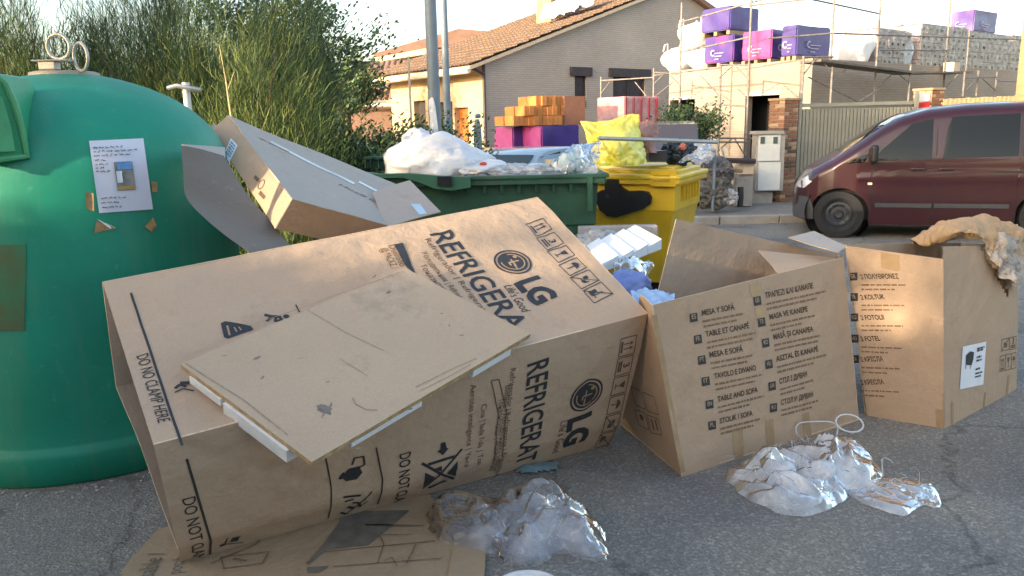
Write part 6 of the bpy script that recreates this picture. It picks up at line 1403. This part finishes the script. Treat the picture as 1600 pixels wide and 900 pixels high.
c = G(825, 925, .01); q = MB(); q.lathe([(.125+.010*cos(a), .012+.010*sin(a)) for a in [2*pi*k/8 for k in range(8)]], 48, M=Matrix.Translation((c.x, c.y, 0)), close=True); q.lathe([(0, .004), (.11, .004), (.118, .012)], 48, M=Matrix.Translation((c.x, c.y, 0)))
tag(q.build('plastic_dish', mat('white_rim', (.7, .72, .74), rough=.4), smooth=True), 'round white rimmed lid cut by the bottom edge of the photo', 'lid')  # rimmed plastic lid lying on the road
# ------------------------------------------------------------------ narrow carton leaning between bottle bank and container
cA, cB_, cC, cD = P(356, 180, 4.95), P(457, 311, 3.93), P(608, 353, 4.55), P(640, 292, 5.5)
cD = P(652, 296, 5.6)
LC = thing('leaning_carton', 'long flat grey brown carton with tape, leaning from the bottle bank onto the container', 'cardboard box', cB_)
tn = (cB_-cA).cross(cC-cB_).normalized(); tn = tn if tn.z > 0 else -tn
pt1 = Patch(cA, P(650, 300, 5.75), cC, cB_, subtle(31, .012)); q = MB(); pt1.mesh(q, 24, 12); tpn = q.build('top_panel', [CARD_GREY, CARD_IN, EDGE], LC, auto=30)  # sky reflected in the top is put into this grey
eA, eB = P(329, 203, 4.88), P(430, 357, 3.82)
pe = Patch(eA, cA, cB_, eB, subtle(32, .006)); pe = Patch(eA, cA, cB_, eB, subtle(32, .006)); q = MB(); pe.mesh(q, 6, 16); epn = q.build('end_panel', mats3w, LC, auto=30)
eC = P(612, 400, 4.6)
ps = Patch(cB_, cC, eC, eB, subtle(33, .01)); q = MB(); ps.mesh(q, 12, 5); q.build('side_panel', [cardboard('rusty_cardboard', (.40, .20, .10)), CARD_IN, EDGE], LC, auto=30)
pfp = Patch(P(583, 300, 4.95), P(640, 288, 5.1), P(688, 337, 4.75), P(600, 356, 4.52), lambda u, v: .03*sin(4*u)); q = MB(); pfp.mesh(q, 10, 8); q.build('end_flap', [CARD_GREY, CARD_IN, EDGE], LC, auto=30)
i1 = Ink(pt1); i1.ptext('Hoeff Queen', (528, 290), (618, 330), .075, slant=.25); i1.build('printed_title', INK2, tpn)
i1 = Ink(pt1); words(i1, pt1.inv(405, 217), pt1.inv(452, 238), .022, 3); i1.build('small_print', INKL, tpn)
i1 = Ink(pt1); i1.line([pt1.inv(*p) for p in ((422, 222), (500, 262), (553, 288))], .05); i1.line([pt1.inv(*p) for p in ((560, 285), (592, 300))], .05); i1.build('tape', mat('glossy_clear_tape', (.46, .48, .50), rough=.15, spec=.8), tpn)
i1 = Ink(pe); lq = [pe.inv(*p) for p in ((361, 216), (372, 228), (359, 255), (350, 242))]; i1.poly(lq); l_ = i1.build('label', WHITE, epn)
i1 = Ink(pe)
for k in range(5): a_ = lq[0].lerp(lq[3], .15+.15*k); b_ = lq[1].lerp(lq[2], .15+.15*k); words(i1, a_.lerp(b_, .15), a_.lerp(b_, .85), .012, k)
i1.build('label_print', mat('blue_grey_ink', (.2, .27, .32)), l_, off=.0035)
i1 = Ink(pe); i1.disc(pe.inv(408, 288), .03, .024); i1.line([pe.inv(*p) for p in ((398, 276), (404, 282))], .02); i1.line([pe.inv(*p) for p in ((405, 300), (413, 309))], .02); i1.build('printed_symbols', INK2, epn)
i1 = Ink(pfp); i1.poly([pfp.inv(*p) for p in ((641, 324), (656, 325), (667, 340), (655, 341))]); i1.build('label', mat('bluish_label', (.45, .6, .75)), LC)
# second, dark sheet behind it
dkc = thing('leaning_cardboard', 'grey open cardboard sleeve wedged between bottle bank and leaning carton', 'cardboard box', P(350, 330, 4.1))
pd = Patch(P(283, 227, 4.15), P(335, 246, 4.4), P(470, 375, 4.0), P(398, 392, 3.75), lambda u, v: .03*sin(pi*u/.45)); q = MB()
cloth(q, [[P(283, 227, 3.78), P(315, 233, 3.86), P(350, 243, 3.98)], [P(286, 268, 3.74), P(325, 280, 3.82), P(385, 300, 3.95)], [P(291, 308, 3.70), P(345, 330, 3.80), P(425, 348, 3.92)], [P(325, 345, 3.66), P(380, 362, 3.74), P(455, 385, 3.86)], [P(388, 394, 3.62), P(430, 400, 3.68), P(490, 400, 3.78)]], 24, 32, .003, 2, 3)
q.build('sleeve_panel', cardboard('recycled_grey_board', (.20, .175, .155)), dkc, smooth=True)  # shade inside the sleeve is put into the dark board colour
q = MB(); pd2 = Patch(P(284, 225, 3.79), P(352, 230, 4.3), P(352, 246, 4.0), P(290, 230, 3.80)); pd2.mesh(q, 4, 2); q.build('sleeve_flap', [CARD_GREY, CARD_IN, EDGE], dkc)
q = MB(); pd3 = Patch(P(328, 200, 4.95), P(334, 192, 5.1), P(345, 205, 5.0), P(338, 222, 4.9)); pd3.mesh(q, 2, 2); q.build('sleeve_flap', [CARD_IN, CARD_IN, EDGE], dkc)
# ------------------------------------------------------------------ green container
gx0, gx1 = P(549, 270, 6.12).x, P(944, 280, 6.12).x; gzr = P(800, 274, 6.12).z
gc = thing('waste_container', 'dark green waste container heaped with white rubbish bags', 'waste container', ((gx0+gx1)/2, 6.65, 0))
W = gx1-gx0; cx = (gx0+gx1)/2; Y0, Y1 = 6.14, 7.20; zb = .14
q = MB(); n_ = 24
def ringc(z, ins, iy): return [(gx0+ins, Y0+iy, z), (gx1-ins, Y0+iy, z), (gx1-ins, Y1-iy, z), (gx0+ins, Y1-iy, z)]
lv = [ringc(zb, .20, .18), ringc(.30, .16, .15), ringc(gzr-.42, .075, .085), ringc(gzr-.40, .055, .07), ringc(gzr-.06, .04, .05)]
inn = [ringc(gzr-.06, .07, .08), ringc(gzr-.5, .12, .12)]
vs = [p for r_ in lv+inn for p in r_]; fs = [(0, 3, 2, 1)]
for l in range(len(lv)+len(inn)-1):
    for k in range(4): fs.append((l*4+k, l*4+(k+1) % 4, (l+1)*4+(k+1) % 4, (l+1)*4+k))
fs.append(tuple(24+k for k in range(4))); q.add(vs, fs); q.build('bin_body', GRN2, gc, auto=30)
q = MB()
for (a, b) in (((gx0, Y0), (gx1, Y0)), ((gx1, Y0), (gx1, Y1)), ((gx1, Y1), (gx0, Y1)), ((gx0, Y1), (gx0, Y0))):
    d = Vector((b[0]-a[0], b[1]-a[1], 0)); L_ = d.length; m = ((a[0]+b[0])/2, (a[1]+b[1])/2)
    q.rbox((m[0], m[1], gzr-.015), (L_+.07, .075, .03), .008, 2, rz=math.atan2(d.y, d.x)); q.rbox((m[0], m[1], gzr-.05), (L_+.02, .04, .05), .006, 1, rz=math.atan2(d.y, d.x))
q.build('rim', GRN2, gc, auto=40)
for k in range(9):
    x = lerp(gx0+.75, gx1-.12, k/8); q = MB(); q.prism([(x-.012, Y0+.055, gzr-.07), (x+.012, Y0+.055, gzr-.07), (x+.012, Y0+.0, gzr-.07), (x-.012, Y0+.0, gzr-.07)], (0, .02, -.07)); q.build('rib', GRN2, gc)
# arched lifting comb at the left part of the rim
q = MB(); pts = [P(560, 268, 6.05), P(590, 272, 6.05), P(640, 271, 6.05), P(700, 276, 6.05), P(735, 277, 6.05), P(735, 293, 6.05), P(705, 298, 6.05), P(680, 295, 6.05), P(655, 285, 6.05), P(630, 278, 6.05), P(600, 278, 6.05), P(575, 283, 6.05)]
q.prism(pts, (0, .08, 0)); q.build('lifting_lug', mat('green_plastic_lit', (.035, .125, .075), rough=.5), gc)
q = MB(); pxbox(q, 683, 276, 706, 290, 6.02, .04); q.build('slot', DARKHOLE, gc)
q = MB(); pxbox(q, 918, 275, 926, 330, 6.1, .1); q.build('side_guide', GRN2, gc)
for i in (0, 1, 2, 3):
    x = (gx0+.35, gx1-.35)[i % 2]; y = (Y0+.3, Y1-.3)[i//2]; q = MB(); q.lathe([(0, -.025), (.09, -.025), (.1, 0), (.09, .025), (0, .025)], 18, M=Matrix.Translation((x, y, .1)) @ Matrix.Rotation(pi/2, 4, 'X')); q.build('castor', BLK, gc, auto=40)
q = MB(); pxbox(q, 568, 245, 625, 262, 7.18, .10); q.tube([P(568, 247, 7.15), P(625, 247, 7.15)], .015, 6)
for px in (570, 578, 590, 600, 612): pxbox(q, px, 246, px+2, 262, 7.13, .04)
q.build('hinged_lid', GRN2, gc)
# bags in the container
RB = mat('red_print_film', (.60, .25, .28), rough=.4, var=.2, scale=12)
q = MB(); c = P(690, 254, 6.65); bag(q, c, (.42, .34, .25), 3, .055, 1.5, 6, shape=lambda q_, p: Vector((q_.x, q_.y, q_.z*(1.0-.45*max(0, p.x)))), oct=3)
bb = MB(); 
o1 = q.build('rubbish_bag', BAGW, smooth=True); tag(o1, 'big bulging white rubbish bag with faint pink print on the green container', 'rubbish bag')
q = MB(); c = P(654, 240, 6.75); bag(q, c, (.17, .2, .2), 5, .12, 2.4, 4); tag(q.build('rubbish_bag', BAGW, smooth=True), 'smaller white bag at the left shoulder of the big white bag', 'rubbish bag')
q = MB(); c = P(748, 268, 6.5); bag(q, c, (.24, .25, .09), 6, .12, 1.8, 5); tag(q.build('rubbish_bag', BAGW, smooth=True), 'low crumpled white bag with red specks, right of the big white bag', 'rubbish bag')
for px, py in ((755, 256), (746, 265)): q = MB(); bag(q, P(px, py, 6.33), (.028, .01, .014), px, .2, 3, 2); tag(q.build('bag_scrap', mat('red_scrap', (.55, .06, .04))), 'small red scrap '+('above' if py < 260 else 'below')+' another on the crumpled white bag', 'scrap')
q = MB(); c = P(815, 272, 6.5); bag(q, c, (.34, .3, .075), 7, .22, 2.2, 5); tag(q.build('plastic_film', FILM_W, smooth=True), 'tangled clear plastic film in the middle of the green container', 'plastic film')
q = MB(); c = P(800, 272, 6.6); bag(q, c, (.26, .3, .05), 17, .25, 2.4, 5); tag(q.build('plastic_film', BAGW, smooth=True), 'white crumpled film under the clear film in the green container', 'plastic film')
q = MB(); cloth(q, [[P(905, 224, 6.7), P(922, 222, 6.7), P(938, 226, 6.7)], [P(882, 240, 6.5), P(905, 238, 6.4), P(936, 244, 6.5)], [P(862, 258, 6.45), P(890, 256, 6.25), P(932, 262, 6.35)], [P(850, 276, 6.4), P(885, 278, 6.25), P(930, 276, 6.3)]], 40, 40, .05, 5, 6); tag(q.build('rubbish_bag', FILM_W, smooth=True), 'translucent bag with greenish contents at the right end of the green container', 'rubbish bag')
q = MB(); bag(q, P(893, 254, 6.55), (.10, .08, .09), 23, .3, 3, 4); tag(q.build('rubbish', mat('turquoise_waste', (.35, .62, .58), var=.3, scale=20), smooth=True), 'pale turquoise waste inside the translucent bag', 'rubbish')
q = MB(); pxbox(q, 852, 250, 880, 266, 6.75, .1); tag(q.build('carton_scrap', mat('beige_scrap', (.55, .46, .3))), 'beige carton scrap between the films in the green container', 'carton')
# ------------------------------------------------------------------ yellow container
ph_ = R(27); yc0 = P(1057, 283, 7.35); yz = yc0.z
ycn = thing('waste_container', 'yellow waste container with a black rubber arm on its front', 'waste container', (yc0.x, yc0.y, 0), -ph_)
# local frame: origin at the near right rim corner, -x along the front to the left, +y to the back
Wd, Dp = 1.37, 1.02
def yr(z, i, iy): return [(-Wd+i, iy, z), (-i, iy, z), (-i, Dp-iy, z), (-Wd+i, Dp-iy, z)]
lv = [yr(.15, .14, .12), yr(.5, .10, .09), yr(yz-.30, .035, .04), yr(yz-.28, .02, .025), yr(yz-.02, .02, .02)]
q = MB(); vs = [p for r_ in lv for p in r_]; fs = [(0, 3, 2, 1)]
for l in range(4):
    for k in range(4): fs.append((l*4+k, l*4+(k+1) % 4, (l+1)*4+(k+1) % 4, (l+1)*4+k))
q.add(vs, fs); q.build('bin_body', YEL, ycn, local=True, auto=30)
q = MB()
for (a, b) in (((-Wd, 0), (0, 0)), ((0, 0), (0, Dp)), ((0, Dp), (-Wd, Dp)), ((-Wd, Dp), (-Wd, 0))):
    d = Vector((b[0]-a[0], b[1]-a[1], 0)); q.rbox(((a[0]+b[0])/2, (a[1]+b[1])/2, yz-.01), (d.length+.06, .07, .045), .01, 2, rz=math.atan2(d.y, d.x))
q.build('rim', YEL, ycn, local=True, auto=40)
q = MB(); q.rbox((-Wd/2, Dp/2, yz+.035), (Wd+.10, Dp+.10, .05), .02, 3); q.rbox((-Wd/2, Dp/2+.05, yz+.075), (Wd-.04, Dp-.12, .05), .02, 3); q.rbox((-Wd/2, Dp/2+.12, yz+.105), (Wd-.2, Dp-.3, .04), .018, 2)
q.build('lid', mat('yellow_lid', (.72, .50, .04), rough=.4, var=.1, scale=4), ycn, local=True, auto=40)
ypf = Patch(*[ycn.matrix_basis @ Vector(p) for p in ((-Wd, .02, yz), (0, .02, yz), (-.1, .09, .5), (-Wd+.1, .09, .5))])
def yhit(px, py, off): p = ypf.inv(px, py); return ypf.pt(p.x, p.y, off)
arm = [(949, 273), (969, 272), (972, 291), (984, 298), (1004, 297), (1015, 299), (1020, 307), (1019, 317), (1008, 325), (985, 332), (966, 338), (952, 336), (940, 326), (934, 312), (935, 300), (942, 296), (948, 296)]
q = MB(); q.prism([yhit(*p, .012) for p in arm], ypf.n*.05); q.build('rubber_arm', BLK, ycn)
q = MB(); c = yhit(952, 305, .065); q.lathe([(0, .0), (.018, .0), (.02, -.02)], 14, M=Matrix.Translation(c) @ ypf.n.to_track_quat('Z', 'Y').to_matrix().to_4x4()); q.build('arm_bolt', mat('dark_bolt', (.03, .035, .045), rough=.3), ycn)
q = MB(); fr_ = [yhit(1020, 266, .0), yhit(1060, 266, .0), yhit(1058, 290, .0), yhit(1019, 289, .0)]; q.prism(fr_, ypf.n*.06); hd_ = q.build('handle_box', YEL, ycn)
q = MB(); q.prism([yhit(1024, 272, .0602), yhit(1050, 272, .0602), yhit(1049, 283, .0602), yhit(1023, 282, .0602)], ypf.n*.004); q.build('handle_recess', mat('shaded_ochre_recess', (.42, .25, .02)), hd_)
ysd = Patch(*[ycn.matrix_basis @ Vector(p) for p in ((-.02, .02, yz), (-.02, Dp-.02, yz), (-.1, Dp-.09, .5), (-.1, .09, .5))])
i1 = Ink(ysd); 
for pts, w in (([(1076, 296), (1068, 310), (1066, 342)], .03), ([(1076, 297), (1082, 303), (1080, 318), (1070, 320)], .02), ([(1081, 320), (1083, 344)], .025), ([(1074, 330), (1081, 330)], .02)): i1.line([ysd.inv(*p) for p in pts], w)
i1.build('sprayed_mark', mat('olive_mark', (.16, .20, .02)), ycn, off=.004)
i1 = Ink(ysd); i1.line([ysd.inv(*p) for p in ((1077, 300), (1071, 312), (1073, 342))], .06); i1.build('sticker', mat('lime_sticker', (.50, .52, .04)), ycn, off=.002)
for k in range(6): q = MB(); x_ = .25+k*.11; q.prism([(.0-.02, x_, yz-.06), (.0-.02, x_+.02, yz-.06), (.015, x_+.02, yz-.06), (.015, x_, yz-.06)], (0, 0, -.14)); q.build('rib', YEL, ycn, local=True)
for i in range(4): q = MB(); q.lathe([(0, -.025), (.09, -.025), (.1, 0), (.09, .025), (0, .025)], 18, M=Matrix.Translation(((-.3, -Wd+.3)[i % 2], (.25, Dp-.25)[i//2], .1)) @ Matrix.Rotation(pi/2, 4, 'X')); q.build('castor', BLK, ycn, local=True, auto=40)
# things on the yellow container
yb = MB(); Yq = 7.45
rows = [[P(911, 189, Yq), P(935, 190, Yq), P(960, 187, Yq-.05), P(982, 180, Yq), P(1000, 178, Yq)],
        [P(917, 204, Yq-.02), P(938, 206, Yq-.12), P(962, 205, Yq-.18), P(984, 200, Yq-.1), P(1000, 196, Yq)],
        [P(924, 224, Yq-.04), P(942, 226, Yq-.2), P(964, 228, Yq-.28), P(988, 222, Yq-.2), P(1006, 216, Yq)],
        [P(930, 242, Yq-.05), P(946, 244, Yq-.22), P(970, 246, Yq-.3), P(996, 243, Yq-.2), P(1012, 236, Yq)],
        [P(932, 256, Yq-.04), P(948, 258, Yq-.2), P(972, 258, Yq-.25), P(998, 257, Yq-.18), P(1014, 252, Yq)]]
cloth(yb, rows, 80, 90, .03, 3.6, 2, oct=3); back = [[p+Vector((0, .35, 0)) for p in r_[::-1]] for r_ in rows]; cloth(yb, back, 30, 30, .02, 3, 5, oct=2)
tag(yb.build('rubbish_bag', YELBAG, smooth=True), 'bright yellow film bag standing open on the yellow container', 'rubbish bag')
q = MB(); q.tube([P(936, 216, 7.0), P(1040, 219, 7.15), P(1120, 222, 7.4)], .018, 10); tag(q.build('metal_tube', STEEL), 'long grey metal tube lying across the things on the yellow container', 'tube')
q = MB(); pxbox(q, 1015, 236, 1042, 252, 7.6, .25); tag(q.build('black_case', mat('dark_case', (.03, .03, .035), rough=.4)), 'small black case beside the yellow bag', 'case')
q = MB(); cloth(q, [[P(997, 190, 7.7), P(1015, 190, 7.7), P(1034, 196, 7.7)], [P(1000, 214, 7.6), P(1014, 212, 7.55), P(1026, 214, 7.6)], [P(1006, 240, 7.6), P(1018, 238, 7.5), P(1026, 240, 7.6)]], 20, 20, .03, 6, 3); tag(q.build('cloth_scrap', mat('dusky_pink_cloth', (.30, .17, .15), var=.4, scale=8), smooth=True), 'dusky pink cloth scrap right behind the yellow bag', 'cloth')
q = MB(); cloth(q, [[P(1062, 246, 7.7), P(1085, 236, 7.7), P(1106, 226, 7.8)], [P(1060, 254, 7.6), P(1090, 250, 7.6), P(1108, 240, 7.7)]], 24, 12, .03, 6, 9); tag(q.build('plastic_film', FILM_W, smooth=True), 'pale blue strip of film at the right rear of the yellow lid', 'plastic film')
q = MB(); bag(q, P(1060, 238, 7.9), (.16, .12, .12), 41, .3, 3, 4); tag(q.build('rubbish_bag', mat('navy_bag', (.02, .03, .05), rough=.35)), 'small black and navy bag behind the metal tube on the yellow lid', 'rubbish bag')
q = MB(); bag(q, P(1067, 229, 7.75), (.035, .03, .03), 42, .3, 3, 3); tag(q.build('red_scrap', mat('salmon', (.5, .16, .12))), 'small salmon red cap on the navy bag', 'cap')
# ------------------------------------------------------------------ between the containers and cartons
fo = [P(916, 384, 5.3), P(992, 355, 5.75), P(1034, 378, 5.3), P(942, 413, 4.85)]
fpn = thing('polystyrene_sheet', 'white grooved polystyrene panel poking out between the cartons', 'foam panel', fo[3])
def fpt(a, b): return (fo[0]*(1-a)+fo[1]*a)*(1-b)+(fo[3]*(1-a)+fo[2]*a)*b
fn_ = (fo[3]-fo[0]).cross(fo[1]-fo[0]).normalized(); fn_ = fn_ if fn_.z > 0 else -fn_
for k in range(4):
    q = MB(); a0, a1 = k/4+.004, (k+1)/4-.004
    t_ = [fpt(a0, 0), fpt(a1, 0), fpt(a1, 1), fpt(a0, 1)]; hi = .0
    up = [t_[0]+fn_*.0, t_[1]+fn_*.022, t_[2]+fn_*.022, t_[3]+fn_*.0]
    q.hexa([p-fn_*.05 for p in t_], up); q.build('foam_rib', FOAM, fpn)
q = MB(); cloth(q, [[P(960, 404, 5.0), P(990, 398, 5.1), P(1012, 402, 5.2)], [P(958, 424, 4.8), P(985, 420, 4.7), P(1016, 425, 4.9)], [P(970, 446, 4.6), P(992, 446, 4.5), P(1014, 450, 4.7)], [P(985, 470, 4.4), P(1000, 475, 4.35), P(1012, 478, 4.4)]], 30, 34, .05, 4, 5); tag(q.build('plastic_bag', FILM, smooth=True), 'clear plastic bag sagging below the white polystyrene panel', 'plastic bag')
q = MB(); bag(q, P(982, 452, 4.55), (.13, .12, .11), 44, .15, 2.5, 4); tag(q.build('rubbish_bag', mat('periwinkle_film', (.20, .28, .62), rough=.35), smooth=True), 'periwinkle blue bag pressed between the two big cartons', 'rubbish bag')
q = MB(); cloth(q, [[P(985, 458, 4.15), P(1020, 448, 4.2), P(1055, 460, 4.3)], [P(988, 470, 4.0), P(1022, 466, 4.0), P(1058, 470, 4.2)], [P(1000, 480, 3.9), P(1025, 482, 3.9), P(1050, 478, 4.1)]], 30, 20, .03, 6, 7); tag(q.build('plastic_sheet', mat('sky_blue_film', (.42, .58, .82), rough=.4), smooth=True), 'light blue crumpled sheet at the rim of the sofa carton', 'plastic sheet')
q = MB(); q.rbox(tuple(P(965, 372, 6.15)), (.62, .10, .20), .01, 1); tag(q.build('carton_scrap', mat('grey_board', (.34, .33, .34))), 'grey board leaning at the foot of the yellow container', 'board')
q = MB(); bag(q, P(935, 386, 5.8), (.2, .15, .12), 46, .3, 3, 4); tag(q.build('plastic_film', FILM_W, smooth=True), 'pale film heap left of the polystyrene panel', 'plastic film')
# ------------------------------------------------------------------ unseen planting left of and behind the camera, mostly added to cast shade
def sp(s_, p_): return Vector((SUN_AZ.x*s_+SUN_AZ.y*p_, SUN_AZ.y*s_-SUN_AZ.x*p_, 0))
def hedge(label, p0, p1, s_, h, th, n, seed, mats):
    a, b = sp(s_, p0), sp(s_, p1); L_ = (b-a).length; d = (b-a)/L_; nn = Vector((-d.y, d.x, 0)); t = thing('clipped_hedge', label, 'hedge', (a+b)/2); rnd = random.Random(seed)
    q = MB(); k = int(L_/.25); vs = []
    for i in range(k+1):
        hh = h-.10+.10*noise.noise(Vector((i*.35, seed, 0))); 
        for (o, z) in ((-th/2+.08, 0), (-th/2+.08, hh), (th/2-.08, hh), (th/2-.08, 0)): vs.append(a+d*(L_*i/k)+nn*o+Z*z)
    q.add(vs, [(i*4+j, i*4+j+1, (i+1)*4+j+1, (i+1)*4+j) for i in range(k) for j in range(3)]+[(0, 1, 2, 3), (k*4+3, k*4+2, k*4+1, k*4)]); q.build('branches', mats[0], t)
    q = MB(); vs = []; fs = []; mi = []
    for i in range(n):
        x = rnd.random()*L_; f = rnd.random(); hh = h-.08+.10*noise.noise(Vector((x/L_*k*.35, seed, 0)))
        if f < .3: c = a+d*x+nn*rnd.uniform(-th/2, th/2)+Z*(hh+rnd.gauss(.02, .05))
        else: c = a+d*x+nn*(rnd.choice((-1, 1))*(th/2+rnd.gauss(0, .04)))+Z*rnd.uniform(0, hh)
        n_ = Vector((rnd.gauss(0, 1), rnd.gauss(0, 1), rnd.gauss(0, 1))).normalized(); s1 = n_.orthogonal().normalized()*.05; s2 = n_.cross(s1)*.5; i0 = len(vs)
        vs += [c-s1, c+s2, c+s1, c-s2]; fs.append((i0, i0+1, i0+2, i0+3)); mi.append(rnd.choice((0, 1, 1)))
    q.add(vs, fs, mi); q.build('leaves', mats, t)
hedge('clipped hedge along the street behind the viewer', -9, 5.3, 4.5, 2.22, .8, 16000, 1, LEAF[:3])  # out of view, added to keep low sun off the foreground
GT = 'street trees beyond the left edge of the view'
for i, (s_, p_, h, r) in enumerate([(8.5, 2.3, 6.4, 1.6), (8.2, 4.8, 6.3, 1.5), (9.5, -.4, 6.9, 1.7), (7.6, -2.6, 6.6, 1.8), (8.4, 6.9, 6.9, 1.5), (8.0, 8.9, 7.1, 1.5)]):  # unseen crowns added at the height that shades van and gate
    v = sp(s_, p_); tree(['street tree with clear trunk left of the viewer, nearest the bottle bank', 'street tree with clear trunk farther along the left kerb', 'street tree with clear trunk straight behind the hedge', 'street tree with clear trunk behind the viewer', 'taller street tree past the second one on the left kerb', 'tallest street tree, last of those on the left kerb'][i], v.x, v.y, h, r, 5200, 50+i, LEAF[:3], .14, ls=.13, zc=5.1+(.6 if i > 3 else 0), squash=.5, name='street_tree', gaps=-.3)
for i, p_ in enumerate((10.6, 12.3, 14.0, 15.7)):  # unseen row added to shade the lower walls of the unfinished house
    v = sp(2.2, p_); tree(['cypress nearest the bushes in the row left of the view', 'second cypress in the row left of the view', 'third cypress in the row left of the view', 'cypress farthest along the row left of the view'][i], v.x, v.y, 5.7, 1.15, 5000, 60+i, LEAF[:3], .12, ls=.13, zc=3.0, squash=2.2, name='cypress_tree', gaps=-.3)

for i, (x, y, h, r) in enumerate([(2.6, -9.5, 5.2, 2.3), (-2.6, -12.0, 6.0, 2.4), (8.5, -11, 5.4, 2.2)]):
    tree(['broad leafy tree right behind the viewer, mirrored in the van windows', 'taller leafy tree farther behind the viewer', 'leafy tree behind the viewer towards the right'][i], x, y, h, r, 9000, 80+i, LEAF[:3], .14, ls=.12, name='street_tree', gaps=-.05)
